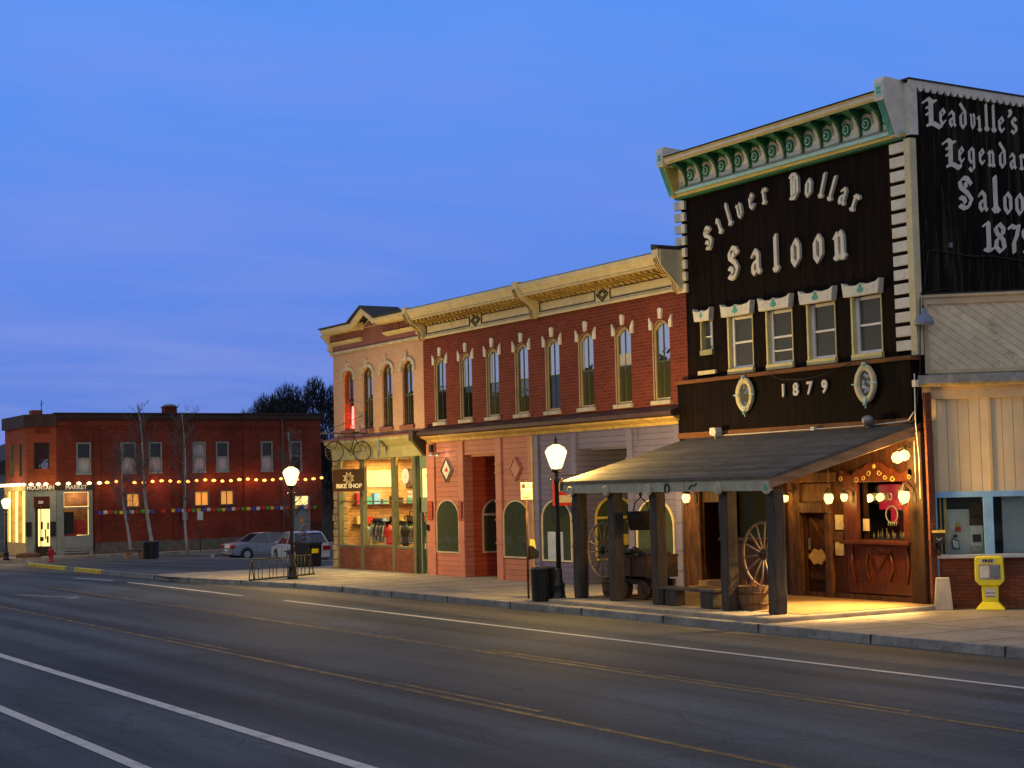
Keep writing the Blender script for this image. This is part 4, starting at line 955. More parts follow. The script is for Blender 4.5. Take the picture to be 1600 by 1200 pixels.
for i,a in enumerate(wl):
    b_=a+WW
    f=MB(); A=arc(a+.0,b_-.0,6.73,6.91,10); B=arc(a+.055,b_-.055,6.70,6.86,10)
    f.box(a,a+.055,.02,.2,4.87,6.72); f.box(b_-.04,b_,.05,.2,4.87,6.72); f.box(a+.055,b_-.055,.02,.2,4.87,4.94)
    for k in range(10): f.ext([A[k],A[k+1],B[k+1],B[k]],'xz',.02,.2)
    f.box(a-.035,a-.001,-.02,.12,4.87,6.74)
    fr=f.b('window',M['jamb'],br)
    h=MB(); A=arc(a-.03,b_+.03,6.76,6.95,10); B=arc(a-.0,b_+.0,6.74,6.92,10)
    for k in range(10): h.ext([A[k],A[k+1],B[k+1],B[k]],'xz',-.02,.01)
    h.b('arch_trim',M['ochre'],fr)
    s=MB(); s.box(a+.055,b_-.055,.055,.085,5.87,5.905); s.box((a+b_)/2-.009,(a+b_)/2+.009,.055,.085,4.94,6.84); s.box(a+.055,a+.07,.055,.085,4.94,6.74); s.box(b_-.07,b_-.055,.055,.085,4.94,6.74); s.b('sash',M['dkgreen'],fr)
    p=MB(); p.box(a+.05,b_-.05,.075,.08,5.89,6.88); p.b('pane',M['pglass'],fr); p=MB(); p.box(a+.05,b_-.05,.075,.08,4.93,5.889); p.b('pane',M['dglass'] if i in (0,1,4) else M['oliveglow'],fr)
    cl_=random.Random(i+3); hh=cl_.uniform(.12,.55)
    if i in (1,2,5,6): p=MB(); p.box(a+.06,b_-.06,.066,.072,5.90,5.90+hh) if i==6 else p.box(a+.06,a+.06+hh*.35,.066,.072,5.92,6.8); p.b('curtain',M['curtain'],fr)
    s=MB(); s.box(a-.10,b_+.06,-.09,.06,4.76,4.87); s.b('sill',M['stone'],fr,bevel=.012)
    k_=MB(); c_=(a+b_)/2
    k_.ext([(c_-.055,6.98),(c_+.055,6.98),(c_+.085,7.22),(c_+.04,7.26),(c_-.04,7.26),(c_-.085,7.22)],'xz',-.06,.01)
    k_.b('keystone',M['creamw'],fr,bevel=.006)
    for P in ([(a-.15,6.72),(a-.02,6.72),(a-.02,6.90),(a-.15,7.06)],[(b_+.02,6.72),(b_+.15,6.72),(b_+.15,7.06),(b_+.02,6.90)]): k_=MB(); k_.ext(P,'xz',-.05,.01); k_.b('springer_stone',M['creamw'],fr,bevel=.006)
# cornice
mb=MB(); mb.box(-47.55,-33.35,-.06,.02,7.64,8.16); fz=mb.b('cornice_frieze',M['cream'],br)
mb=MB(); mb.box(-47.55,-33.35,-.10,-.0605,7.60,7.68); mb.box(-47.55,-33.35,-.10,-.0605,8.10,8.18); mb.b('frieze_moulding',M['cream'],br,bevel=.01)
for x0,x1 in ((-47.2,-40.72),(-40.2,-33.7)):
    mb=MB(); xc=(x0+x1)/2
    for a,b_ in ((x0,xc-.36),(xc+.36,x1)):
        mb.box(a,b_,-.085,-.061,7.74,7.765); mb.box(a,b_,-.085,-.061,8.0,8.025); mb.box(a,a+.025,-.085,-.061,7.765,8.0); mb.box(b_-.025,b_,-.085,-.061,7.765,8.0)
    for s_ in (.28,.16):
        for q in range(4):
            t0,t1=math.pi/2*q,math.pi/2*(q+1); P=[(xc+s_*math.cos(t0),7.885+s_*.62*math.sin(t0)),(xc+s_*math.cos(t1),7.885+s_*.62*math.sin(t1))]
            mb.tube([(P[0][0],-.08,P[0][1]),(P[1][0],-.08,P[1][1])],.018,4)
    mb.b('frieze_panel_outline',M['iron'],fz)
mb=MB(); mb.box(-47.5,-33.4,-.60,-.02,8.2,8.24); mb.b('soffit',M['cream'],br)
mb=MB(); x=-47.3
while x<-33.5: mb.ext([(-.02,8.02),(-.06,8.0),(-.16,8.08),(-.5,8.12),(-.54,8.20),(-.02,8.20)],'yz',x-.05,x+.05); x+=.265
mb.b('small_brackets',mat('dull_ochre_paint',(.38,.27,.09),.7,.25,4),br)
mb=MB(); mb.ext([(-.56,8.24),(-.62,8.27),(-.66,8.36),(-.72,8.42),(-.74,8.52),(-.70,8.56),(0,8.60),(0,8.24)],'yz',-47.6,-33.4); mb.b('cornice_crown',M['cream'],br)
mb=MB(); mb.ext([(-.72,8.57),(.3,8.72),(.3,8.68),(-.72,8.54)],'yz',-47.62,-33.38); mb.b('cornice_flashing',M['flash'],br)
mb=MB(); mb.box(-47.5,-33.5,.28,.45,8.3,8.78); mb.b('parapet',M['flash'],br)
for x in (-47.42,-40.46,-33.50):
    mb=MB(); P=[(-.06,7.58),(-.14,7.56),(-.20,7.64),(-.20,7.78),(-.28,7.92),(-.44,8.02),(-.60,8.10),(-.70,8.22),(-.78,8.40),(-.78,8.62),(-.06,8.62)]
    mb.ext(P,'yz',x-.13,x+.13); bk=mb.b('cornice_bracket',M['cream'],br,bevel=.01)
    mb=MB()
    for q in (-.07,0,.07): mb.tube([(x+q,a-.008,z) for a,z in P[1:9]],.014,4)
    mb.b('bracket_ribs',mat('dull_brown_trim_paint',(.22,.13,.05),.7,.2,4) if 'dull_brown_trim_paint' not in bpy.data.materials else bpy.data.materials['dull_brown_trim_paint'],bk)
mb=MB(); mb.ext([(-.72,8.60),(-.72,8.20),(-.12,7.62),(.02,7.62),(.02,8.60)],'yz',-33.37,-33.34); mb.b('bracket_side_panel',M['cream'],br)
mb=MB(); mb.ext([(-33.64,8.62),(-33.36,8.62),(-33.36,8.68),(-33.44,8.67),(-33.52,8.74),(-33.64,8.76)],'xz',-.80,.1); mb.b('bracket_cap',M['rooftar'],br)
# belt between the floors
mb=MB(); mb.ext([(0,4.48),(-.42,4.42),(-.50,4.46),(-.50,4.56),(-.40,4.60),(0,4.72)],'yz',-47.55,-33.4); mb.b('gutter_cornice',mat('dark_brown_gutter',(.06,.03,.03),.55,.3,3),br)
mb=MB(); mb.ext([(0,4.20),(-.10,4.22),(-.14,4.30),(-.36,4.38),(-.40,4.44),(-.04,4.47),(0,4.47)],'yz',-47.5,-33.45); mb.b('ledge',M['ytrim'],br,label='peeling yellow ledge over the shopfronts')
mb=MB(); mb.box(-47.55,-47.25,-.62,0,4.30,4.62); mb.ext([(-.55,4.3),(-.2,3.9),(0,3.8),(0,4.3)],'yz',-47.52,-47.32); mb.b('ledge_end_bracket',mat('dark_end_bracket',(.06,.04,.03),.6,.3,3),br,bevel=.01)
# salmon shopfront
def round_win(parent,x0,x1,z0,zs,zc,y=0,axis='y',frm=None,bar=False,glass='pglass2'):
    n=16; P=[(x0,z0)]+[((x0+x1)/2-(x1-x0)/2*math.cos(math.pi*i/n), zs+(zc-zs)*math.sin(math.pi*i/n)) for i in range(n+1)]+[(x1,z0)]
    q=.045; cx,cz0=(x0+x1)/2,(z0+zc)/2
    I=[(cx+(a-cx)*(1-2*q/(x1-x0)), cz0+(b-cz0)*(1-2*q/(zc-z0))) for a,b in P]
    f=MB()
    for k in range(len(P)):
        j=(k+1)%len(P); f.ext([P[k],P[j],I[j],I[k]],'xz' if axis=='y' else 'yz',y-.04 if axis=='y' else y-.02,y+.03 if axis=='y' else y+.05)
    if bar:
        if axis=='x': f.box(y+.0,y+.045,x0+.04,x1-.04,zs-.03,zs+.04)
        else: f.box(x0+.04,x1-.04,y-.035,y+.02,zs-.03,zs+.04)
    fr=f.b('arched_window',frm or M['tan'],parent)
    g_=MB(); g_.ext(I,'xz' if axis=='y' else 'yz',y-.012 if axis=='y' else y+.006,y+.0 if axis=='y' else y+.014); g_.b('pane',M[glass],fr)
    return fr
def diamond(parent,cx,cz,w_,h_,fill,rim):
    mb=MB(); 
    mb.ext([(cx-w_,cz),(cx,cz-h_),(cx+w_,cz),(cx,cz+h_)],'xz',-.20,-.16); d=mb.b('diamond_panel',fill,parent)
    mb=MB(); P=[(-w_,0),(0,-h_),(w_,0),(0,h_)]
    for k in range(4):
        a,b_=P[k],P[(k+1)%4]; mb.ext([(cx+a[0],cz+a[1]),(cx+b_[0],cz+b_[1]),(cx+b_[0]*.84,cz+b_[1]*.84),(cx+a[0]*.84,cz+a[1]*.84)],'xz',-.225,-.201)
    mb.b('diamond_rim',rim,d); return d
YF=-.15
mb=MB(); grid_wall(mb,-47.12,-40.62,-.05,4.22,[(-44.74,-42.72,-.05,3.76)],YF,.15); so_=mb.b('salmon_shopfront',M['orange'],br)
for a,b_ in ((-47.14,-46.62),(-45.04,-44.72),(-42.74,-42.40),(-40.86,-40.60)):
    mb=MB(); mb.box(a,b_,YF-.05,YF-.001,-.05,4.2)
    for z in (1.05,1.75,2.3,3.15,3.4): mb.box(a-.015,b_+.015,YF-.075,YF-.051,z,z+.05)
    mb.b('pilaster',M['orangef'],br,bevel=.005)
parts('pilaster_block',M['redrec'],br,[(a,b_,YF-.10,YF-.076,1.75,2.35) for a,b_ in ((-47.05,-46.72),(-44.98,-44.80))])
diamond(br,-45.80,3.32,.36,.40,M['creamw'],M['rust']); mb=MB(); mb.ext([(-45.93,3.33),(-45.87,3.28),(-45.8,3.25),(-45.73,3.28),(-45.67,3.33),(-45.75,3.36),(-45.8,3.42),(-45.85,3.36)],'xz',-.206,-.2); mb.b('diamond_emblem',M['red'],br)
diamond(br,-41.60,3.27,.33,.36,M['orangef'],M['orangef'])
round_win(br,-46.57,-45.07,.72,1.86,2.40,YF); round_win(br,-42.37,-40.88,.66,1.84,2.36,YF)
mb=MB(); mb.box(-44.90,-44.76,.15,2.6,-.05,3.76); mb.box(-42.72,-42.6,.15,2.6,-.05,3.76); mb.box(-44.8,-42.6,2.5,2.6,-.05,3.76); rc=mb.b('salmon_recess',M['redrec'],br)
mb=MB(); mb.box(-44.8,-42.6,-.0,2.6,3.70,3.76); mb.b('recess_ceiling',M['orangef'],br)
round_win(br,.46,1.5,.72,1.9,2.38,-44.76,'x',M['tan'],bar=True)
mb=MB(); mb.box(-44.5,-42.9,2.44,2.5,0,2.1); mb.b('double_door',M['dkroom'],br)
mb=MB(); mb.box(-46.75,-46.6,YF-.16,YF-.05,4.15,3.9); mb.b('wall_lamp_bracket',M['iron'],br)
# small lights over the first diamond
t=T('sign_lights','pair of small blue-white sign lights above the diamond sign','light',(-45.9,-.5,3.82))
mb=MB(True); mb.tube([(-.55,.3,.0),(-.3,0,.03),(.3,0,.03)],.014,5); mb.b('arm',M['iron'],t)
for dx in (-.35,.02): 
    mb=MB(True); mb.lathe((dx,-.02,-.03),[(.02,-.05),(.05,0),(.02,.06)],10); mb.b('lamp_head',M['headl'],t)
plight((-45.85,-.42,3.75),3.5,(1,.8,.5),.05,t)
# lilac shopfront
mb=MB(); grid_wall(mb,-40.58,-33.50,-.05,4.22,[(-38.30,-35.82,-.05,3.74)],YF,.15); mb.b('lilac_shopfront',M['blue'],br)
for a,b_ in ((-40.56,-40.30),(-38.54,-38.30),(-35.82,-35.58),(-33.72,-33.48)):
    mb=MB(); mb.box(a,b_,YF-.05,YF-.001,-.05,4.2)
    for z in (.55,1.05,1.75,2.3,3.4): mb.box(a-.015,b_+.015,YF-.075,YF-.051,z,z+.05)
    mb.b('pilaster',M['bluef'],br,bevel=.005)
parts('trim_batten',M['bluef'],br,[(-35.38,-35.34,YF-.03,YF-.001,3.75,4.2)])
mb=MB(); mb.box(-40.615,-40.575,YF-.08,YF-.001,-.05,4.2); mb.b('divider_trim',M['yellowp'],br)
round_win(br,-40.2,-38.62,.62,1.80,2.36,YF,frm=M['cream']); round_win(br,-35.5,-33.84,.58,1.66,2.36,YF,frm=M['cream'])
mb=MB(); mb.box(-38.46,-38.32,.15,3.2,-.05,3.74); mb.box(-35.82,-35.7,.15,3.2,-.05,3.74); mb.box(-38.4,-35.7,3.1,3.2,-.05,3.74); mb.b('lilac_recess',M['blue'],br)
mb=MB(); mb.box(-38.4,-35.7,0,3.2,3.69,3.74); mb.b('recess_ceiling',M['bluef'],br)
round_win(br,.40,1.72,.65,1.82,2.42,-38.32,'x',M['yellowp'],bar=True)
mb=MB(); mb.box(-38.32,-38.24,2.05,2.95,0,2.2); df=mb.b('shop_door',M['yellowp'],br); mb=MB(); mb.box(-38.238,-38.23,2.17,2.83,.3,2.05); mb.b('door_glass',M['dkroom'],df)
mb=MB(); mb.box(-38.29,-38.28,.85,1.5,1.05,1.35); mb.b('window_sticker',M['yellowp'],br)
mb=MB(); mb.box(-39.9,-39.1,YF-.02,YF-.0125,.66,1.45); mb.b('window_poster',M['paleblue'],br)
# hanging sign by the lamp post (on the lilac front)
t=T('hanging_shop_sign','weathered red and cream hanging sign on the lilac shopfront beside the porch eave','shop sign',(-37.9,-.7,2.6))
mb=MB(True); mb.box(-.02,.03,-.52,.42,-.40,.32); mb.b('sign_board',M['red'],t,bevel=.005)
mb=MB(True); mb.box(.032,.04,-.36,.26,-.02,.24); mb.box(.032,.04,-.40,.30,-.32,-.12); mb.b('sign_panel',M['paper'],t)
mb=MB(True); mb.tube([(0,-.6,.42),(0,.5,.42)],.02,6); mb.tube([(0,-.4,.42),(0,-.4,.3)],.008,5); mb.tube([(0,.3,.42),(0,.3,.3)],.008,5); mb.b('sign_bracket',M['rust'],t)
mb=MB(); mb.box(-47.2,-47.0,YF-.14,YF-.05,1.42,1.6); mb.b('meter_box',M['black'],br)

# ================================================================== BIKE SHOP
bk=T('bike_shop','narrow peach-painted brick shop with a small gabled cornice and a glowing yellow shop window','building',(-51.1,0,0))
aw=[(-53.78,-52.93),(-52.18,-51.38),(-50.66,-49.87),(-49.12,-48.33)]
mb=MB(); grid_wall(mb,-54.62,-47.59,4.5,7.7,[(a,b_,4.88,7.06) for a,b_ in aw],0,.3)
for a,b_ in aw:
    n=12; A=[((a+b_)/2-(b_-a)/2*math.cos(math.pi*i/n),6.78+.24*math.sin(math.pi*i/n)) for i in range(n+1)]
    mb.ext([(a,7.07)]+A+[(b_,7.07)],'xz',.0005,.298)
mb.b('peach_brick_wall',M['brick_tan'],bk)
mb=MB(); mb.box(-54.62,-54.45,.3,14,0,8.2); mb.box(-54.6,-47.6,13.9,14,0,8.2); mb.b('side_wall',M['brick'],bk)
for i,(a,b_) in enumerate(aw):
    n=12; f=MB()
    f.box(a,a+.05,.06,.28,4.88,6.78); f.box(b_-.04,b_,.10,.28,4.88,6.78); f.box(a+.05,b_-.05,.06,.28,4.88,4.95)
    A=[((a+b_)/2-(b_-a)/2*math.cos(math.pi*k/n),6.77+.24*math.sin(math.pi*k/n)) for k in range(n+1)]
    B=[((a+b_)/2-((b_-a)/2-.05)*math.cos(math.pi*k/n),6.76+.20*math.sin(math.pi*k/n)) for k in range(n+1)]
    for k in range(n): f.ext([A[k],A[k+1],B[k+1],B[k]],'xz',.08,.28)
    fr=f.b('window',M['redrec'] if i==0 else M['rust'],bk)
    s=MB(); s.box(a+.05,b_-.05,.08,.11,5.86,5.91); s.box((a+b_)/2-.009,(a+b_)/2+.009,.08,.11,4.95,6.9); s.b('sash',M['dkgreen'],fr)
    p=MB(); p.box(a+.04,b_-.04,.115,.12,4.92,7.0); p.b('pane',M['pglass'] if i else M['cglass'],fr)
    s=MB(); s.box(a-.10,b_+.08,-.10,.16,4.74,4.88); s.b('sill',M['mauve'],fr,bevel=.01)
    A=[((a+b_)/2-((b_-a)/2+.19)*math.cos(math.pi*k/n),6.84+.30*math.sin(math.pi*k/n)) for k in range(n+1)]
    B=[((a+b_)/2-((b_-a)/2+.02)*math.cos(math.pi*k/n),6.80+.235*math.sin(math.pi*k/n)) for k in range(n+1)]
    s=MB()
    for k in range(n): s.ext([A[k],A[k+1],B[k+1],B[k]],'xz',-.06,.01)
    s.box(a-.19,a-.02,-.06,.01,6.66,6.84); s.box(b_+.02,b_+.19,-.06,.01,6.66,6.84)
    c_=(a+b_)/2; s.ext([(c_-.05,7.0),(c_+.05,7.0),(c_+.07,7.29),(c_-.07,7.29)],'xz',-.09,.01)
    s.b('hood',M['stone'],fr,bevel=.005)
t=T('neon_sign','glowing red neon sign inside the leftmost upstairs window of the peach shop','neon sign',(-53.40,.19,4.98))
mb=MB(True); mb.tube([(-.16,0,.0),(.10,0,.0),(.06,0,.25),(.1,0,.55),(.0,0,.75),(-.04,0,.4),(-.16,0,0)],.035,6); mb.tube([(-.05,.0,.1),(.03,0,.6)],.05,6); mb.b('neon_tube',M['neonr'],t)
plight((-53.4,.5,5.5),7,(1,.05,.08),.1,t); plight((-53.35,.10,5.3),1.2,(1,.05,.05),.05,t)
mb=MB(); mb.box(-54.4,-47.7,1.6,1.7,4.5,7.9); mb.box(-52.6,-52.5,.3,1.6,4.5,7.9); mb.b('upstairs_back_wall',M['dkroom'],bk)
# frieze + cornice with small gable
mb=MB(); mb.box(-54.6,-47.6,.0,.3,7.7,8.42); mb.box(-54.6,-47.6,-.03,-.001,7.74,8.40); mb.b('mauve_frieze',M['mauve'],bk)
mb=MB(); mb.ext([(-.03,7.64),(-.10,7.68),(-.10,7.74),(-.03,7.76)],'yz',-54.6,-47.6); mb.b('string_course',M['stone'],bk)
for a,b_ in ((-54.5,-52.1),(-50.2,-47.9)):
    mb=MB(); x=a
    while x<b_: mb.box(x,x+.07,-.16,-.031,8.10,8.34); x+=.13
    mb.b('dentils',M['mauve'],bk); mb=MB(); mb.ext([(-.03,7.96),(-.14,8.02),(-.20,8.08),(-.03,8.12)],'yz',a,b_); mb.b('dentil_ledge',M['cream'],bk)
    mb=MB(); mb.ext([(-.03,8.34),(-.40,8.36),(-.50,8.46),(-.52,8.56),(0,8.62)],'yz',a-.1 if a<-54 else a,b_+.12); mb.b('cornice_crown',M['cream'],bk,bevel=.01)
    mb=MB(); mb.ext([(-.56,8.56),(.6,8.72),(.6,8.78),(-.56,8.62)],'yz',a-.15 if a<-54 else a,b_+.1); mb.b('cornice_cap',M['rooftar'],bk)
mb=MB(); mb.ext([(-52.1,8.36),(-51.15,8.84),(-50.2,8.36),(-50.2,8.56),(-51.15,9.02),(-52.1,8.56)],'xz',-.52,-.36); mb.ext([(-52.1,8.40),(-50.2,8.40),(-51.15,8.86)],'xz',-.06,-.031); mb.b('gable',M['cream'],bk,bevel=.008)
mb=MB(); mb.ext([(-51.85,8.42),(-50.45,8.42),(-51.15,8.76)],'xz',-.075,-.061); mb.b('gable_panel',M['mauve'],bk)
mb=MB(); mb.ext([(-52.2,8.57),(-51.15,9.03),(-50.1,8.57),(-50.1,8.64),(-51.15,9.10),(-52.2,8.64)],'xz',-.58,.9); mb.ext([(-54.6,8.6),(-47.6,8.6),(-47.6,8.72),(-54.6,8.72)],'xz',.3,14); mb.b('roof',M['rooftar'],bk)
mb=MB(); mb.ext([(.0,7.6),(-.08,7.62),(-.10,7.75),(-.2,7.85),(-.16,8.0),(-.36,8.25),(-.48,8.36),(0,8.4)],'yz',-54.72,-54.56); mb.b('cornice_end_bracket',M['stone'],bk,bevel=.008); mb=MB(); mb.ext([(.0,7.6),(-.08,7.62),(-.10,7.75),(-.2,7.85),(-.16,8.0),(-.36,8.25),(-.48,8.36),(0,8.4)],'yz',-47.74,-47.6); mb.b('cornice_end_bracket',M['stone'],bk,bevel=.008)
# shopfront
mb=MB(); mb.ext([(0,3.82),(-.10,3.84),(-.14,4.20),(-.34,4.36),(-.42,4.42),(-.42,4.52),(0,4.62)],'yz',-54.62,-47.62); mb.b('shop_fascia',M['olive'],bk)
mb=MB(); mb.ext([(-.46,4.521),(0,4.63),(0,4.66),(-.46,4.56)],'yz',-54.7,-47.6); mb.b('fascia_capping',M['mauve'],bk)
mb=MB()
r3=random.Random(5)
z=0
while z<3.8:
    h=r3.uniform(.2,.34); mb.box(-54.64-r3.uniform(0,.05),-54.22,-.06-r3.uniform(0,.06),.3,z,min(3.82,z+h-.012)); z+=h
mb.b('rough_stone_pier',M['roughstone'],bk,bevel=.03)
mb=MB()
for a,b_ in ((-54.2,-54.04),(-52.32,-52.10),(-49.86,-49.66),(-48.30,-48.05),(-48.02,-47.92)):
    mb.box(a,b_,-.12,.06,0,3.83)
mb.box(-54.04,-52.32,-.04,.04,2.34,2.38); mb.box(-52.1,-49.86,-.04,.04,2.34,2.38); mb.box(-49.66,-48.3,-.04,.04,2.34,2.38)
mb.box(-54.04,-52.32,-.08,.06,.76,.84); mb.box(-52.1,-49.86,-.05,.06,.80,.88); mb.box(-49.66,-48.3,-.08,.06,.78,.86)
mb.b('shopfront_frame',M['postgreen'],bk,bevel=.008,label='dark olive shopfront posts and rails')
for a,b_ in ((-54.04,-52.32),(-52.1,-49.86),(-49.66,-48.3)):
    n=8; zt=3.80; mb=MB()
    for sgn,xc in ((1,a),(-1,b_)):
        P=[(xc,zt+.02),(xc,zt-.25)]+[(xc+sgn*.25*(1-math.cos(math.pi/2*k/n)),zt-.25+.25*math.sin(math.pi/2*k/n)) for k in range(1,n+1)]+[(xc+sgn*.25,zt+.02)]
        mb.ext(P,'xz',-.03,.03)
    mb.b('transom_corner',M['ytrim'],bk)
mb=MB(); mb.box(-54.04,-52.32,-.10,.06,0,.76); mb.box(-52.1,-49.86,-.06,.06,0,.80); mb.box(-49.66,-48.3,-.10,.06,0,.78); mb.b('brick_bulkhead',M['brick_dk'],bk)
mb=MB(); 
for a,b_,z in ((-54.04,-52.32,.84),(-52.1,-49.86,.88),(-49.66,-48.3,.86)): mb.box(a,b_,-.008,.0,z,3.82)
mb.b('shop_glass',M['cglass'],bk)
mb=MB(); mb.box(-47.92,-47.14,-.04,.06,3.40,3.83); mb.box(-47.92,-47.14,-.04,.06,1.98,2.48); mb.box(-47.92,-47.84,-.04,.06,0,3.4); mb.box(-47.22,-47.14,-.04,.06,2.48,3.4)
dr=mb.b('door_surround',M['doorgreen'],bk,bevel=.006)
mb=MB(); mb.box(-47.84,-47.22,.02,.03,2.48,3.4); mb.b('transom_window',M['litwin2'],bk)
mb=MB(); grid_wall(mb,-47.84,-47.16,0,1.98,[(-47.66,-47.32,.95,1.82)],.10,.16); dr=mb.b('door',M['doorgreen'],bk)
mb=MB(); mb.box(-47.66,-47.32,.13,.135,.95,1.82); mb.b('door_pane',M['litwin2'],dr); mb=MB()
for q in range(4): mb.box(-47.62+.085*q,-47.605+.085*q,.09,.12,.95,1.82)
mb.b('door_pane_bars',M['dkgreen'],dr)
mb=MB(); mb.tube([(-47.98,-.14,0),(-47.98,-.14,3.8)],.05,8); mb.b('downpipe',M['dkgreen'],bk)
# interior
IY=4.2
wallm=mat('warm_interior_brick',(.60,.30,.11),.8,.4,1.0,pat='brick',p=.11,dark=(.40,.2,.09))
mb=MB(); mb.box(-54.3,-47.95,IY,IY+.1,0,3.9); mb.box(-54.4,-54.3,.3,IY,0,3.9); mb.box(-47.98,-47.93,.3,IY,0,3.9); mb.b('interior_wall',wallm,bk)
mb=MB(); mb.box(-54.3,-47.98,.1,IY,3.86,3.9); mb.b('interior_ceiling',M['creamw'],bk)
mb=MB(); mb.box(-54.3,-47.98,.1,IY,.0,.05); mb.box(-54.04,-48.3,.08,.8,.05,.78); mb.b('interior_floor',M['plank'],bk)
for x in (-53.2,-51,-48.9): alight((x,1.8,3.82),(0,0,0),1.2,1.6,190,(1,.73,.30),bk)
parts('strip_light',M['bulbw'],bk,[(-52.3,-51.2,2.2,2.3,3.7,3.76),(-50.5,-49.4,1.2,1.3,3.7,3.76)])
mb=MB(); mb.box(-53.2,-51.4,IY-.06,IY-.01,2.5,3.3); mb.b('wall_banner',M['paper'],bk)
mb=MB(); mb.box(-51.0,-50.0,IY-.06,IY-.01,1.5,1.9); mb.b('wall_picture',M['red'],bk)
parts('wall_shelf',M['brownwood'],bk,[(-52.2,-50.2,IY-.3,IY-.01,1.42,1.47),(-49.9,-48.3,IY-.3,IY-.01,1.9,1.95)])
# clothes rails: each garment its own thing
random.seed(21)
for k_ in range(16):
    x=-53.9+k_*.36; z=random.choice((1.47,1.95,2.5)); h=random.uniform(.15,.4)
    if x>-48.5: break
    m_=MB(); m_.box(x,x+random.uniform(.12,.28),IY-.28,IY-.08,z,z+h); m_.b('shelf_stock',M[random.choice(('red','dkroom','paperw','bluefr','brownwood','yellowp','teal'))],bk)
m_=MB(); m_.box(-54.0,-52.2,IY-.3,IY-.01,2.45,2.5); m_.box(-54.0,-52.4,IY-.3,IY-.01,1.90,1.95); m_.b('wall_shelf',M['brownwood'],bk)
m_=MB(); m_.box(-52.0,-50.6,2.6,3.2,0,1.05); m_.b('shop_counter',M['brownwood'],bk)
for z in (1.5,2.2): m_=MB(); m_.box(-54.29,-54.02,.5,4.1,z,z+.04); m_.b('side_shelf',M['brownwood'],bk)
for k_ in range(20):
    y=.6+(k_%10)*.35; z=1.54 if k_<10 else 2.24; m_=MB(); m_.box(-54.27,-54.08,y,y+random.uniform(.12,.28),z,z+random.uniform(.15,.42)); m_.b('shelf_stock',M[random.choice(('red','dkroom','paperw','bluefr','brownwood','yellowp','teal','black'))],bk)
m_=MB(); m_.box(-54.295,-54.26,1.0,2.3,2.85,3.45); m_.b('wall_banner',M['paper'],bk)
m_=MB(); m_.box(-54.295,-54.26,2.7,3.5,2.8,3.5); m_.b('wall_banner',M['brownwood'],bk)
for x,y,c_ in ((-53.2,.55,'flash'),(-51.3,.5,'red'),(-50.3,.6,'dkroom')):
    m_=MB(); m_.lathe((x,y,.8),[(.10,0),(.13,.18),(.11,.34),(.17,.52),(.16,.62),(.05,.68),(.045,.74)],14); m_.b('display_torso',M[c_],bk)
rl=T('clothes_rail','long clothes rail standing inside the glowing bike shop window','clothes rail',(-51.2,1.1,0))
mb=MB(True); mb.tube([(-2.6,0,1.55),(2.6,0,1.55)],.02,6); 
for x in (-2.5,0,2.5): mb.tube([(x,0,0.05),(x,0,1.55)],.02,6)
mb.b('rail',M['iron'],rl)
gc=[(.75,.7,.6),(.45,.03,.03),(.10,.12,.15),(.7,.65,.1),(.18,.22,.28),(.6,.6,.62),(.32,.12,.05),(.05,.05,.06),(.25,.3,.22),(.55,.4,.3)]
gn=['white','red','charcoal','yellow','slate blue','pale grey','rust brown','black','olive','tan']
gm=[mat('cloth_'+gn[i].replace(' ','_'),c,.9,.2,5,.004) for i,c in enumerate(gc)]
for i in range(34):
    x=-53.6+i*.145+random.uniform(-.02,.02); 
    if abs(x+52.2)<.1: continue
    ci=random.randrange(10); h=random.uniform(.5,.7); y=1.1
    g_=MB(); q=random.uniform(-.03,.03); wv=.2
    g_.ext([(y-.03,1.56),(y+.03,1.56),(y+wv,1.46),(y+wv+.04,1.46-h*.55),(y+wv-.03,1.46-h*.58),(y+wv-.05,1.40),(y+wv-.06,1.5-h),(y-wv+.06,1.5-h),(y-wv+.05,1.40),(y-wv+.03,1.46-h*.58),(y-wv-.04,1.46-h*.55),(y-wv,1.46)],'yz',x-.035,x+.035)
    g_.b('hanging_garment',gm[ci],None,bevel=.01,label='garment on the rail inside the bike shop window',cat='garment',group='garments hanging on the rail in the bike shop')
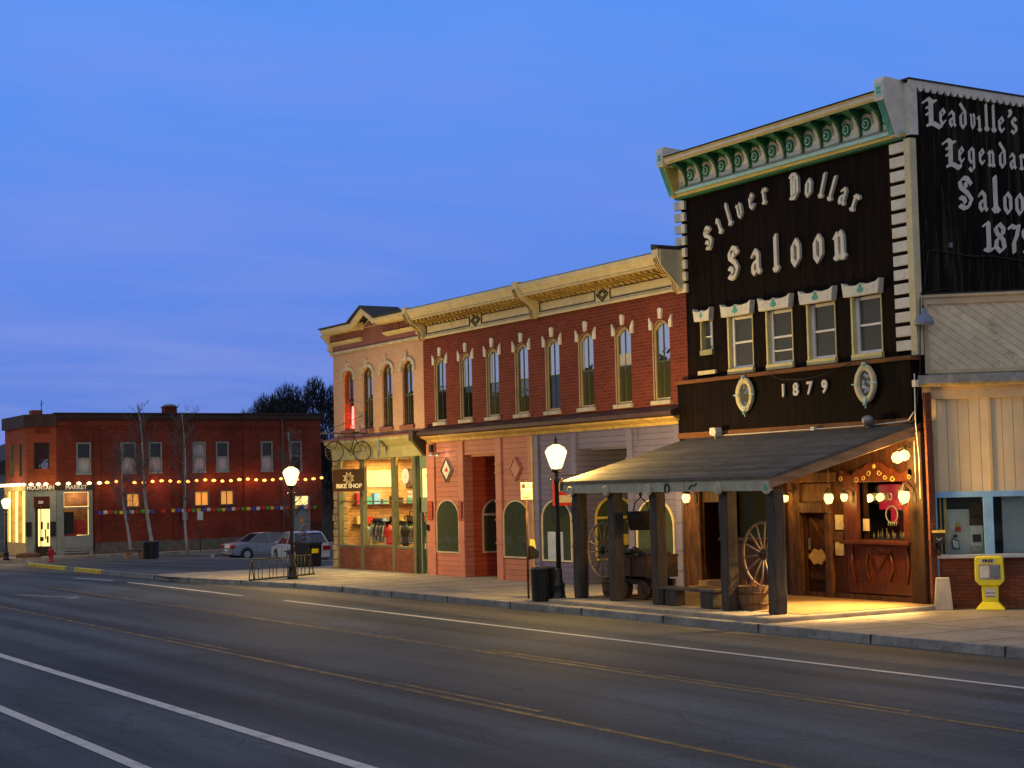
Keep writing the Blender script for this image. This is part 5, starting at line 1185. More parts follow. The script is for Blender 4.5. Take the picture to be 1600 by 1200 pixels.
def bicycle(name,label,loc,rz,parent_mat,s=1.0,group=None):
    t=T(name,label,'bicycle',loc,rz,group)
    r_=.325*s; wb=1.02*s
    for sx in (-1,1):
        a=MB(True); a.ring((sx*wb/2,0,0),r_,.020*s,30,5,'y'); w_=a.b('wheel',M['black'],t)
        a=MB(True)
        for k in range(14):
            q=2*math.pi*k/14; a.tube([(sx*wb/2,0,0),(sx*wb/2+r_*math.cos(q),0,r_*math.sin(q))],.0035,3,False)
        a.lathe((sx*wb/2,0,0),[(.02,-.04),(.02,.04)],8,True,'y'); a.b('spokes',M['grey'],w_)
    a=MB(True); rear=(wb/2,0,0); bb=(.08*s,0,-.02*s); seat=(.22*s,0,.48*s); head=(-.36*s,0,.50*s); hl=(-.39*s,0,.36*s); fr_=(-wb/2,0,0)
    for p,q,w_ in ((bb,seat,.016),(seat,head,.016),(bb,hl,.018),(head,hl,.02),(bb,rear,.011),(seat,rear,.009),(hl,fr_,.012)): a.tube([p,q],w_*s,6)
    a.b('frame',parent_mat,t)
    a=MB(True); a.tube([seat,(.26*s,0,.60*s)],.012*s,6); a.ext([(.14*s,.60*s),(.40*s,.62*s),(.38*s,.67*s),(.16*s,.65*s)],'xz',-.05*s,.05*s); a.b('saddle',M['black'],t)
    a=MB(True); a.tube([head,(-.34*s,0,.60*s)],.013*s,6); a.tube([(-.34*s,-.26*s,.66*s),(-.36*s,-.12*s,.61*s),(-.36*s,.12*s,.61*s),(-.34*s,.26*s,.66*s)],.012*s,6); a.b('handlebar',M['black'],t)
    a=MB(True); a.ring((.08*s,-.04,-.02*s),.09*s,.01*s,18,4,'y'); a.tube([(.08*s,-.05,-.02*s),(.2*s,-.06,-.12*s)],.009*s,5); a.tube([(.08*s,.05,-.02*s),(-.04*s,.06,.08*s)],.009*s,5); a.b('crank',M['iron'],t)
    return t
bicycle('hanging_bicycle','old dark bicycle hung above the bike shop entrance as a sign',(-51.2,-1.05,4.08),R(90),M['iron'],1.02)
bicycle('display_bicycle','bicycle standing inside the bike shop behind the right window',(-49.0,1.9,.4),R(25),M['rust'],1.0)
bicycle('display_bicycle','bicycle on its rear wheel inside the bike shop behind the left window',(-53.4,2.6,1.5),R(10),M['black'],.9)
t=T('bike_shop_sign','dark brown hanging sign reading BIKE SHOP under a bicycle','shop sign',(-51.2,-1.05,3.1))
mb=MB(True); mb.box(-.02,.02,-.60,.57,-.38,.38); mb.b('sign_board',mat('dark_brown_sign',(.035,.014,.010),.5,.2,4,.002),t,bevel=.005)
mb=MB(True); mb.box(.021,.026,-.61,.58,.355,.385); mb.box(.021,.026,-.61,.58,-.385,-.355); mb.b('sign_edge',M['rust'],t)
text('BIKE SHOP',(-51.175,-1.06,2.90),.20,SIDE,M['creamw'],t,'sign_lettering',ext=.004,bold=.006)
mb=MB(True)
mb.ring((.028,-.02,.07),.135,.022,28,5,'x'); mb.ring((.028,-.02,.07),.075,.012,20,5,'x')
for k in range(8):
    q=2*math.pi*k/8+.39; mb.lathe((.024,-.02+.185*math.cos(q),.07+.185*math.sin(q)),[(.035,0),(.03,.008),(0,.01)],8,True,'x')
mb.b('sign_emblem',mat('sign_emblem_grey',(.40,.36,.30),.6,.15,5),t)
mb=MB(True); mb.tube([(0,-.5,.38),(0,-.5,.62)],.008,5); mb.tube([(0,.45,.38),(0,.45,.62)],.008,5); mb.b('sign_hanger',M['iron'],t)
mb=MB(); mb.tube([(-51.2,-2.1,4.70),(-51.2,-.35,4.70),(-51.2,-.35,5.45)],.022,6); mb.tube([(-51.2,-2.0,4.72),(-51.2,-.35,5.36)],.010,5); mb.tube([(-51.2,-1.35,4.7),(-51.2,-1.35,4.5)],.008,5); mb.tube([(-51.2,-.9,4.7),(-51.2,-.9,4.68)],.008,5); mb.b('sign_bracket',M['iron'],bk)
t=T('oval_window_sign','white oval pottery sign hung in the right bike shop window','shop sign',(-48.76,-.13,3.18))
mb=MB(True); mb.ext([(.26*math.cos(2*math.pi*k/28),.25*math.sin(2*math.pi*k/28)) for k in range(28)],'xz',-.015,.015); mb.b('oval_board',M['white'],t)
mb=MB(True); mb.ext([(.05*math.cos(2*math.pi*k/12)+.02,.06*math.sin(2*math.pi*k/12)-.02) for k in range(12)],'xz',-.02,-.0155); mb.b('oval_emblem',M['paleblue'],t)
parts('window_lettering',M['paperw'],bk,[(-48.85,-48.4,-.02,-.012,2.48,2.56),(-48.85,-48.4,-.02,-.012,2.62,2.70)])
t=T('flag_banner','small grey-green drip sculpture hanging from the olive shop fascia','ornament',(-50.0,-.5,4.25))
mb=MB(True); mb.tube([(0,0,.3),(0,0,.1)],.01,5); mb.ext([(-.12,.12),(.12,.12),(.08,-.1),(.10,-.3),(.02,-.2),(-.03,-.45),(-.08,-.15)],'xz',-.02,.02); mb.b('ornament_body',M['flash'],t)

# ================================================================== CREAM BUILDING (set at an angle)
A48=R(48); cb0=Vector((-25.22,.30,0))
cbg=T('cream_shop','low cream shop with a diagonal-boarded false front and sky-blue window frames','building',tuple(cb0),A48)
def L_(): return MB(True)
mb=L_(); mb.box(-.12,6,0,.15,4.86,6.52); mb.b('diagonal_boarding',M['tandiag'],cbg)
mb=L_(); mb.box(-.14,6,-.05,-.001,6.36,6.50); mb.box(-.14,6,-.05,-.001,4.90,4.98); mb.box(-.14,-.04,-.05,-.001,4.98,6.36); mb.box(-.16,6,-.09,.17,6.50,6.56); mb.b('false_front_trim',M['tan'],cbg,bevel=.006)
mb=L_(); mb.box(-.25,6,-.03,.2,6.56,6.60); mb.b('parapet_cap',M['rooftar'],cbg)
mb=L_(); mb.box(-.30,6,-.32,.0,4.68,4.86); mb.b('ledge',mat('worn_blue_grey_ledge',(.26,.29,.33),.6,.3,3,.006,wear=(.10,.08,.07),wamt=.7),cbg,bevel=.01)
mb=L_(); mb.box(-.28,6,-.28,.0,4.62,4.678); mb.b('ledge_underside',M['ytrim'],cbg)
mb=L_(); mb.box(-.22,6,-.10,.1,4.36,4.62); mb.b('fascia',M['tan'],cbg,bevel=.006)
mb=L_(); mb.box(-.10,6,.0,.12,2.42,4.36); mb.b('vertical_siding',M['tanside'],cbg)
for q in ((1.10,1.16),(-.12,.06)): mb=L_(); mb.box(*q,-.03,-.001,2.42,4.36); mb.b('siding_batten',M['tan'],cbg)
mb=L_(); mb.box(-.15,6,-.05,.1,2.30,2.42); mb.box(-.15,.0,-.05,.1,0,2.30); mb.box(.93,1.13,-.05,.1,1.12,2.30); mb.box(3.3,3.5,-.05,.1,1.12,2.3); mb.b('window_frame',M['bluefr'],cbg,bevel=.008)
mb=L_(); mb.box(-.10,6,-.14,.1,1.04,1.12); mb.b('window_sill',M['paleblue'],cbg,bevel=.01)
mb=L_(); mb.box(.0,6,-.02,.12,0,1.04); mb.b('brick_bulkhead',M['brick_dk'],cbg)
mb=L_(); mb.box(.0,.93,.0,.008,1.12,2.30); mb.box(1.13,3.3,.0,.008,1.12,2.30); mb.b('window_glass',M['cglass'],cbg)
mb=L_(); mb.box(.0,.93,.24,.28,1.12,2.3); mb.b('display_backing',mat('grey_display_backing',(.62,.62,.60),.8,.12,2),cbg)
for q in ((.02,.09,.12),(.14,.20,.16)): mb=L_(); mb.box(q[0],q[1],q[2],.24,1.12,2.3); mb.b('display_post',M['ytrim'],cbg)
mb=L_(); mb.box(.20,.9,.22,.24,2.05,2.3); mb.b('display_valance',M['dkroom'],cbg)
mb=L_(); mb.box(1.32,3.2,.18,.2,1.12,2.3); mb.b('window_blind',mat('grey_blind',(.42,.44,.47),.8,.1,3),cbg)
mb=L_(); mb.box(1.13,3.3,.5,.55,1.12,2.3); mb.b('room_back_wall',M['dkroom'],cbg)
bodyp=[(-25.22,.45),(-21.3,4.8),(-21.3,16),(-25.20,16)]
mb=MB(); mb.ext([(x-cb0.x,y-cb0.y) for x,y in bodyp],'xy',6.2,6.3); 
o=mb.b('flat_roof',M['rooftar'],None); o.parent=cbg; o.matrix_parent_inverse=Matrix.Identity(4); o.rotation_euler=(0,0,-A48)
for (a,b_,c_,d_,m_,nm_) in ((.66,.93,1.71,2.18,'rust','poster'),(.66,.92,1.27,1.70,'creamw','poster'),(.66,.9,1.13,1.24,'paper','poster'),(.24,.36,1.66,1.76,'paperw','sticker'),(.36,.48,1.68,1.77,'yellowp','sticker'),(.36,.48,1.58,1.67,'red','sticker'),(.03,.17,1.56,1.70,'red','sticker')):
    mb=L_(); mb.box(a,b_,.21,.236,c_,d_); mb.b(nm_,M[m_],cbg)
mb=L_(); mb.box(.71,.88,.20,.209,1.36,1.52); mb.box(.69,.9,.20,.209,1.86,1.93); mb.b('poster_picture',M['dkroom'],cbg)
mb=L_(); mb.ext([(.29,1.24),(.44,1.20),(.43,1.40),(.28,1.44)],'xz',.17,.19); mb.b('framed_card',M['black'],cbg); mb=L_(); mb.ext([(.305,1.26),(.42,1.225),(.415,1.38),(.30,1.415)],'xz',.162,.169); mb.b('card_face',M['paperw'],cbg)
mb=L_(); mb.box(.32,.4,.2,.235,1.46,1.52); mb.b('hook',M['iron'],cbg)
# narrow brick return between saloon and shop
mb=MB(); mb.box(-25.19,-25.12,-.02,.15,0,4.5); mb.b('brick_pier',M['brick_dk'],sal)
def place48(u,v,z=0): return (cb0.x+u*math.cos(A48)-v*math.sin(A48), cb0.y+u*math.sin(A48)+v*math.cos(A48), z)
t=T('barn_lamp','unlit blue-grey barn lamp at the top left corner of the cream shop','barn lamp',place48(-.13,-.32,6.0),A48)
mb=MB(True); mb.lathe((0,0,0),[(.21,-.08),(.205,-.02),(.17,.06),(.10,.12),(.05,.15),(.05,.25),(.0,.27)],18); mb.lathe((0,0,0),[(.205,-.09),(.195,-.078)],18); mb.b('shade',mat('blue_grey_enamel',(.16,.22,.36),.4,.1,3,0,spec=.6),t)
mb=MB(True); mb.lathe((0,0,-.06),[(.0,.0),(.15,.0),(.15,.01),(.0,.01)],16); mb.b('reflector',M['ytrim'],t)
mb=MB(True); mb.tube([(0,0,.27),(0,.1,.34),(0,.30,.30)],.014,6); mb.b('gooseneck',M['iron'],t)
t=T('flyer_box','black flyer box with a yellow lid fixed to the sky-blue frame','flyer box',place48(-.0,-.22,1.36),A48)
mb=MB(True); mb.box(-.12,.12,-.09,.09,0,.22); mb.b('box_body',M['black'],t,bevel=.01); mb=MB(True); mb.box(-.13,.13,-.10,.10,.22,.27); mb.b('lid',M['yellowp'],t)
mb=MB(True); mb.ext([(-.07,.13),(0,.09),(.07,.13),(.03,.06),(-.03,.06)],'xz',-.096,-.091); mb.b('box_emblem',M['grey'],t)
mb=MB(True); mb.box(-.02,.02,.0,.17,-.25,0.02); mb.box(-.05,.02,-.06,.02,-.26,-.12); mb.b('bracket',M['iron'],t)
t=T('newspaper_box','bright yellow plastic newspaper box marked FREE in front of the cream shop','newspaper box',place48(.97,-.42,0),A48+R(-6))
mb=MB(True); mb.ext([(-.29,.60),(-.20,.50),(.20,.50),(.29,.60),(.28,1.06),(.24,1.09),(-.24,1.09),(-.28,1.06)],'xz',-.18,.16); body=mb.b('box_body',M['yellowpl'],t,bevel=.02)
mb=MB(True); mb.ext([(-.155,.16),(.155,.16),(.17,.50),(-.17,.50)],'xz',-.13,.12); mb.b('pedestal',M['yellowpl'],t,bevel=.02)
mb=MB(True); vs=[(-.28,-.26,0),(.28,-.26,0),(.28,.24,0),(-.28,.24,0),(-.28,-.26,.03),(.28,-.26,.03),(.28,.24,.03),(-.28,.24,.03),(-.155,-.13,.17),(.155,-.13,.17),(.155,.12,.17),(-.155,.12,.17)]
mb.add(vs,[(0,1,5,4),(1,2,6,5),(2,3,7,6),(3,0,4,7),(4,5,9,8),(5,6,10,9),(6,7,11,10),(7,4,8,11),(8,9,10,11),(3,2,1,0)]); mb.b('foot',M['yellowpl'],t,bevel=.01)
mb=MB(True); mb.box(-.21,.22,-.186,-.181,.62,.93); w_=mb.b('display_window',mat('newspaper_display',(.32,.30,.32),.25,.5,9,0,spec=.7),t); mb=MB(True); mb.box(-.19,.0,-.19,-.187,.66,.9); mb.b('newspaper_picture',M['paperw'],w_); mb=MB(True); mb.box(.03,.2,-.19,-.187,.70,.9); mb.b('newspaper_picture',M['flash'],w_)
mb=MB(True); mb.box(-.18,.14,-.186,-.181,.965,1.035); lb=mb.b('free_label',M['paperw'],t)
o=text('FREE',(0,0,0),.085,FRONT,M['black'],t,'free_lettering',ext=.001,bold=.004,sx=1.25); o.location=(-.02,-.190,1.0)
mb=MB(True); mb.box(-.10,.11,-.136,-.131,.26,.44); mb.b('notice_label',M['paperw'],t); mb=MB(True); mb.box(-.09,.10,-.139,-.1365,.34,.355); mb.box(-.09,.10,-.139,-.1365,.27,.285); mb.b('notice_lines',M['dkroom'],t)
t=T('concrete_bollard','tapered pale concrete bollard by the corner of the cream shop','bollard',place48(.03,-.36,0),A48)
mb=MB(True); vs=[(-.19,-.13,0),(.19,-.13,0),(.19,.13,0),(-.19,.13,0),(-.13,-.10,.66),(.14,-.10,.66),(.14,.10,.66),(-.13,.10,.66)]
mb.add(vs,[(0,3,2,1),(4,5,6,7),(0,1,5,4),(1,2,6,5),(2,3,7,6),(3,0,4,7)]); mb.b('bollard_body',M['stone'],t,bevel=.015)
# dirt strip along the foot of the shop
mb=MB(True); n=14; P=[(-.3+i*.45,-.34+random.uniform(-.08,.06)) for i in range(n)]
mb.add([(x,y,.008) for x,y in P]+[(x,.0,.008) for x,y in P],[(i,i+1,n+i+1,n+i) for i in range(n-1)]); o=mb.b('dirt_verge',M['grass'],None,kind='structure'); o.location=cb0; o.rotation_euler=(0,0,A48)
# ================================================================== MARKET
GZ=-.68
mk=T('corner_market','dark red brick two-storey corner market with a chamfered entry and a grey shopfront','building',(-98,8,GZ))
XM=-98.0
uw=[(2.99,3.88),(5.80,6.64),(7.44,8.28),(10.23,11.09),(11.76,12.60),(14.75,15.55),(16.75,17.55)]
lw=[(6.05,6.83,2.12,2.90),(10.36,11.24,2.08,2.93),(12.03,12.88,2.10,2.95)]
mb=MB(); grid_wall(mb,1.8,18.9,.02,7.0,[(a,b_,4.13,6.02) for a,b_ in uw]+lw+[(2.22,3.9,.45,3.12),(16.95,18.05,GZ,2.5)],XM-.3,XM,axis='x')
mb.b('side_wall',M['brick_m'],mk,label='long dark red brick side wall')
mb=MB(); grid_wall(mb,4.1,16.95,GZ,.02,[],XM-.3,XM+.03,axis='x'); mb.box(XM-.3,XM+.03,18.05,18.9,GZ,.02); fd=mb.b('foundation',M['found'],mk)
for y in (7.6,10.9,13.2): 
    mb=MB(); mb.box(XM+.031,XM+.036,y,y+.95,GZ+.15,GZ+.5); mb.b('cellar_window',M['dkgreen'],mk)
mb=MB(); mb.box(XM-.3,XM+.04,1.8,18.9,7.0,7.35); 
y=1.95
while y<18.7: mb.box(XM-.1,XM+.05,y,y+.14,6.78,7.0); y+=.32
mb.b('corbel_course',M['brick_m'],mk)
mb=MB(); mb.box(XM-.35,XM+.16,1.7,19.0,7.45,7.74); mb.box(XM-.35,XM+.10,1.75,18.95,7.352,7.449); mb.b('eaves_board',mat('dark_eaves_board',(.05,.026,.022),.7,.3,1.5),mk)
mb=MB(); mb.box(XM-.4,XM+.26,1.68,19.05,7.74,7.80); mb.b('roof_edge',M['rooftar'],mk)
for i,(a,b_) in enumerate(uw):
    f=MB(); f.box(XM-.12,XM+.03,a,a+.09,4.13,6.02); f.box(XM-.12,XM+.03,b_-.09,b_,4.13,6.02); f.box(XM-.12,XM+.03,a+.09,b_-.09,5.93,6.02); f.box(XM-.12,XM+.05,a-.03,b_+.03,4.08,4.20); f.box(XM-.12,XM-.02,a+.09,b_-.09,5.05,5.11)
    fr=f.b('window',M['greyblue'],mk)
    p=MB(); p.box(XM-.12,XM-.1,a+.09,b_-.09,5.11,5.93); p.b('pane',M['dglass'] if i!=3 else M['curtain'],fr)
    p=MB(); p.box(XM-.11,XM-.09,a+.09,b_-.09,4.2,5.05); p.b('blind',M['curtain'] if i<6 else M['dkroom'],fr)
for a,b_,c_,d_ in lw:
    f=MB(); f.box(XM-.12,XM+.03,a-.06,a+.03,c_,d_); f.box(XM-.12,XM+.03,b_-.03,b_+.06,c_,d_); f.box(XM-.12,XM+.04,a-.06,b_+.06,c_-.08,c_+.02); f.box(XM-.12,XM+.03,a-.06,b_+.06,d_-.03,d_+.05); f.box(XM-.1,XM-.05,(a+b_)/2-.02,(a+b_)/2+.02,c_,d_)
    fr=f.b('window',M['found'],mk); p=MB(); p.box(XM-.12,XM-.1,a,b_,c_,d_); p.b('pane',M['litwin'],fr)
for y in (4.25,9.15,13.75):
    mb=MB(); mb.box(XM+.0305,XM+.075,y-.18,y+.18,.02,6.75); mb.b('brick_pilaster',M['brick_m'],mk)
mb=MB(); mb.tube([(XM+.1,16.2,7.4),(XM+.1,16.2,GZ)],.05,6); mb.b('downpipe',M['found'],mk)
mb=MB(); mb.box(XM+.03,XM+.2,9.5,9.8,1.2,1.7); mb.tube([(XM+.08,9.65,1.7),(XM+.08,9.65,6.9)],.025,5); mb.b('meter_and_conduit',M['greyblue'],mk)
# side door
f=MB(); f.box(XM-.12,XM+.03,16.95,17.05,GZ,2.5); f.box(XM-.12,XM+.03,17.95,18.05,GZ,2.5); f.box(XM-.12,XM+.03,17.05,17.95,1.78,1.92); f.box(XM-.2,XM-.08,17.05,17.95,GZ,1.78); dd=f.b('side_door',M['greyblue'],mk)
p=MB(); p.box(XM-.1,XM-.09,17.05,17.95,1.92,2.5); p.b('transom_pane',M['litwin2'],dd)
p=MB(); p.ext([(17.5+.14*math.cos(2*math.pi*k/12),.95+.14*math.sin(2*math.pi*k/12)) for k in range(12)],'yz',XM-.079,XM-.05); p.b('door_wreath',M['orangesign'],dd)
f=MB()
for q in range(6): f.box(XM+.05,XM+.09,18.1+q*.14,18.16+q*.14,GZ,.85)
f.b('stair_rail',M['redwood'],mk)
# chamfered corner (45 degrees) and street front
def chf(name,u0,u1,z0,z1,d0,d1,mt,par=None,**k):
    """box on the chamfer: u along from the right-hand corner, d outward"""
    h=.70711; P=[]
    for u,d in ((u0,d0),(u1,d0),(u1,d1),(u0,d1)):
        P.append((XM-h*u+h*d, 1.8-h*u-h*d))
    m_=MB(); m_.ext(P,'xy',z0,z1); return m_.b(name,mt,par or mk,**k)
chf('corner_wall',-.0,.5,3.5,7.0,-.3,0,M['brick_mo']); chf('corner_wall',1.43,1.96,3.5,7.0,-.3,0,M['brick_mo']); chf('corner_wall',.5,1.43,3.5,4.5,-.3,0,M['brick_mo']); chf('corner_wall',.5,1.43,6.05,7.0,-.3,0,M['brick_mo'])
chf('corner_window',.5,1.43,4.5,6.05,-.12,-.1,M['pglass']); chf('corner_window_frame',.46,.54,4.5,6.05,-.1,.03,M['dkroom']); chf('corner_window_frame',1.39,1.47,4.5,6.05,-.1,.03,M['dkroom']); chf('corner_window_sill',.42,1.5,4.3,4.5,-.1,.05,M['brick_mo'])
chf('corner_eaves',-.1,2.06,7.0,7.74,-.3,.15,bpy.data.materials['dark_eaves_board'])
for q in range(5): chf('corbel',.48+q*.2,.58+q*.2,6.62,6.85,0,.05,M['brick_m'])
chf('corner_surround',0,.42,GZ,3.25,-.2,.04,M['greyblue']); chf('corner_surround',1.5,1.96,GZ,3.25,-.2,.04,M['greyblue']); chf('corner_surround',.42,1.5,2.85,3.25,-.2,.03,M['greyblue'])
tr=chf('arched_transom',.42,1.5,2.2,2.85,-.2,-.02,M['redwood'])
chf('market_door',.42,1.5,GZ,2.2,-.25,-.18,M['dkroom']); dw=chf('door_glass',.55,1.32,-.1,2.1,-.178,-.17,M['litwin2'])
for a,b_,c_,d_ in ((.6,.72,.9,1.3),(.78,.86,.3,.9),(1.0,1.1,.9,1.35),(.62,.75,.1,.5),(.95,1.2,.2,.45)): chf('door_poster',a,b_,c_,d_,-.168,-.16,M['dkroom'],dw)
chf('sign_board',-.02,1.98,3.22,3.50,.05,.12,M['dkroom'],label='dark sign board over the corner door')
def ctext(body,u,z,size,par,nm):
    h=.70711; o=text(body,(XM-h*u+h*.13,1.8-h*u-h*.13,z),size,(R(90),0,R(45)),M['creamw'],par,nm,ext=.004,bold=.012); return o
ctext('MOUNTAIN',.98,3.36,.34,mk,'sign_lettering'); ctext('330',.96,2.5,.22,mk,'house_number')
mb=MB(); mb.box(XM+.03,XM+.10,1.85,4.08,3.20,3.48); mb.b('sign_board',M['dkroom'],mk); text('MARKET',(XM+.11,2.95,3.34),.34,SIDE,M['creamw'],mk,'sign_lettering',ext=.004,bold=.012)
# shop window on the side
f=MB(); f.box(XM-.1,XM+.05,1.8,2.22,GZ,3.2); f.box(XM-.1,XM+.05,3.75,3.95,GZ,3.2); f.box(XM-.1,XM+.05,2.22,3.75,3.1,3.2); f.box(XM-.1,XM+.05,2.22,3.75,GZ+.25,.46); f.box(XM-.08,XM+.02,2.22,3.75,2.06,2.14); f.box(XM-.05,XM+.09,2.1,3.95,-.25,.46); fr=f.b('shop_window',M['greyblue'],mk)
p=MB(); p.box(XM-.06,XM-.05,2.22,3.75,.46,3.1); p.b('shop_glass',M['cglass'],fr)
p=MB(); p.box(XM-1.3,XM-1.2,2.0,4.0,.2,3.2); p.box(XM-1.2,XM-.3,3.95,4.0,.2,3.2); p.b('shop_back_wall',wallm,fr)
p=MB(); p.box(XM-.5,XM-.35,2.3,3.0,.46,1.5); p.box(XM-.7,XM-.4,3.1,3.6,.5,1.35); p.b('window_display',M['red'],fr); p=MB(); p.box(XM-.34,XM-.3,2.25,2.9,.6,1.9); p.b('display_figure',M['dkroom'],fr)
p=MB(); p.tube([(XM-.04,3.70,2.2),(XM-.04,2.25,2.2),(XM-.04,2.25,3.05),(XM-.04,3.70,3.05),(XM-.04,3.70,.5),(XM-.04,3.0,.5)],.02,5); p.b('window_light_strip',M['litwin2'],fr)
plight((XM-.6,3.0,2.9),30,(1,.6,.25),.2,mk)
# street front to the left of the chamfer
yF=.414; xF=-99.386
ww=[(.68,1.5),(2.5,3.5)]
mb=MB(); grid_wall(mb,xF-5.2,xF,3.5,7.0,[(xF-b_,xF-a,4.1,6.05) for a,b_ in ((1.0,1.8),(3.0,3.8))],yF,yF+.3); mb.b('street_wall',M['brick_mo'],mk)
for a,b_ in ((1.0,1.8),(3.0,3.8)):
    f=MB(); f.box(xF-b_,xF-b_+.08,yF+.0,yF+.2,4.1,6.05); f.box(xF-a-.08,xF-a,yF+.0,yF+.2,4.1,6.05); f.box(xF-b_,xF-a,yF+.08,yF+.2,5.05,5.12); fr=f.b('window',M['dkgreen'],mk); p=MB(); p.box(xF-b_,xF-a,yF+.18,yF+.19,4.1,6.05); p.b('pane',M['pglass'],fr)
mb=MB(); mb.box(xF-5.4,xF+.05,yF-.16,yF+.3,7.0,7.74); mb.b('eaves_board',bpy.data.materials['dark_eaves_board'],mk)
mb=MB()
for a,b_ in ((0,.25),(1.6,1.85),(3.3,3.6),(4.95,5.2)): mb.box(xF-b_,xF-a,yF-.05,yF+.2,GZ,3.3)
mb.box(xF-5.2,xF,yF-.06,yF+.2,3.2,3.5); mb.box(xF-5.2,xF,yF-.03,yF+.2,GZ,.1); mb.b('shopfront_frame',M['ytrim'],mk)
mb=MB(); mb.box(xF-5.0,xF-.2,yF+.15,yF+.16,.1,3.2); mb.b('lit_shop_pane',M['litwin2'],mk)
mb=MB(); mb.ext([(XM-.3,1.8),(XM-.3,18.9),(xF-5.2,18.9),(xF-5.2,.5),(xF,.5)],'xy',7.5,7.7); mb.b('roof',M['rooftar'],mk)
mb=MB(); mb.box(xF-5.2,xF-5.0,.5,18.9,GZ,7.5); mb.box(xF-5.2,XM-.3,18.7,18.9,GZ,7.5); mb.b('rear_wall',M['brick_m'],mk)
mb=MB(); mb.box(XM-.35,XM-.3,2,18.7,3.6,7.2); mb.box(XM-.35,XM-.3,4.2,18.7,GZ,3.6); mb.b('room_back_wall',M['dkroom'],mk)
mb=MB(); mb.box(XM-1.8,XM-1.1,8.9,9.65,7.7,8.2); mb.box(XM-1.85,XM-1.05,8.85,9.7,8.2,8.28); ch=mb.b('chimney',M['brick_m'],mk); mb=MB(); mb.lathe((XM-1.45,9.27,8.28),[(.42,0),(.40,.08),(.25,.14),(0,.16)],14); mb.b('chimney_cap',M['flash'],ch)
mb=MB(); mb.box(xF-1.3,xF-.5,.9,1.5,7.7,8.05); mb.b('chimney',M['brick_mo'],mk)
mb=MB(); mb.tube([(XM-1,1.2,7.7),(XM-1,1.2,8.6)],.025,5); mb.tube([(XM-1,1.1,8.3),(XM-1,1.35,8.45)],.015,4); mb.b('antenna',M['iron'],mk)
mb=MB(); mb.tube([(XM-.9,4.9,7.7),(XM-.9,5.9,7.7)],.12,8); mb.b('roof_vent',M['rooftar'],mk)
for d,u in ((.1,.02),(.1,1.62)): chf('notice_case',u,u+.32,.5,1.35,.05,.16,M['black'])
# string lights (bulbs are parts), running along the wall at the level of the sign
sl=T('string_lights','string of glowing orange-white bulbs along the whole market wall','string lights',(XM+.35,4,3.6))
pts=[]
def bulb(x,y,z,r_,m_):
    g_=MB(); g_.lathe((x,y,z),[(.01,.07),(r_*.6,.04),(r_,-.02),(r_*.7,-.08),(0,-.11)],8); g_.b('bulb',m_,sl)
Y0=4.4;k=0;nb=26
for i in range(nb):
    y=4.75+i*(18.75-4.75)/(nb-1)
    if i in (2,3+0) and i==2: continue
    z=3.62+.05*math.sin(i*1.3); bulb(XM+.35,y,z,.125 if i%3 else .155,M['bulb'])
    pts.append((XM+.35,y,z+.08))
for i in range(9):
    u=i/8
    if i<4: p_=(XM-.707*(1.96*(1-i/4))+.25,1.8-.707*(1.96*(1-i/4))-.25,3.60)
    else: p_=(XM+.35,1.8+(i-4)*.62,3.60)
    bulb(p_[0],p_[1],p_[2],.15,M['bulbw']); pts.insert(i,(p_[0],p_[1],3.69))
for i in range(9):
    x=xF-.3-i*.58; bulb(x,yF-.35,3.60,.17,M['bulbw']); pts.insert(0,(x,yF-.35,3.69))
m_=MB(); m_.tube(pts,.010,4); m_.b('cable',M['black'],sl)
plight((XM+1.1,.4,3.3),60,(1,.62,.25),.3,sl); plight((xF-2,yF-1.2,3.3),110,(1,.66,.28),.4,sl)
for y in (5.5,8,11,14,17): plight((XM+.6,y,3.45),24,(1,.36,.12),.3,sl)
# prayer flags
pf=T('prayer_flags','string of small multicoloured flags below the string lights on the market wall','bunting',(XM+.25,11,1.9))
fc=[(.05,.10,.5),(.65,.62,.6),(.55,.04,.03),(.08,.35,.06),(.75,.55,.05)]
fm=[mat('flag_'+n_,c,.9,.12,6,.0) for n_,c in zip(('blue','white','red','green','yellow'),fc)]
m_=MB(); m_.tube([(XM+.25,4.0,1.93),(XM+.25,8,1.88),(XM+.25,12,1.90),(XM+.25,18.6,1.95)],.008,4); m_.b('cord',M['black'],pf)
for i in range(44):
    y=4.2+i*.325; 
    if 7.3<y<8.6 and i%2: continue
    z=1.90+.02*math.sin(i); m_=MB(); s_=random.uniform(-.05,.05)
    m_.add([(XM+.25,y,z),(XM+.25,y+.26,z),(XM+.25+s_,y+.25,z-.20),(XM+.25-s_,y+.02,z-.21),(XM+.262,y,z),(XM+.262,y+.26,z),(XM+.262+s_,y+.25,z-.20),(XM+.262-s_,y+.02,z-.21)],[(0,1,2,3),(4,7,6,5),(0,4,5,1),(1,5,6,2),(2,6,7,3),(3,7,4,0)]); m_.b('flag',fm[i%5],pf)
# pale house at the far left, partly seen
hs=T('pale_house','pale building glimpsed at the left edge beyond the market','building',(-125,2,-1))
mb=MB(); mb.box(-135,-118,1.6,14,-1.2,4.6); mb.b('wall',M['flash'],hs); mb=MB(); mb.ext([(1.3,4.6),(14.3,4.6),(7.8,7.2)],'yz',-135.3,-117.7); mb.b('roof',M['rooftar'],hs)
hs=T('back_shed','dim shed in the alley behind the market','building',(-112,30,-.8))
mb=MB(); mb.box(-118,-110,24,40,-1,3.2); mb.b('wall',M['found'],hs); mb=MB(); mb.box(-118.3,-109.7,23.7,40.3,3.2,3.5); mb.b('roof',M['rooftar'],hs)
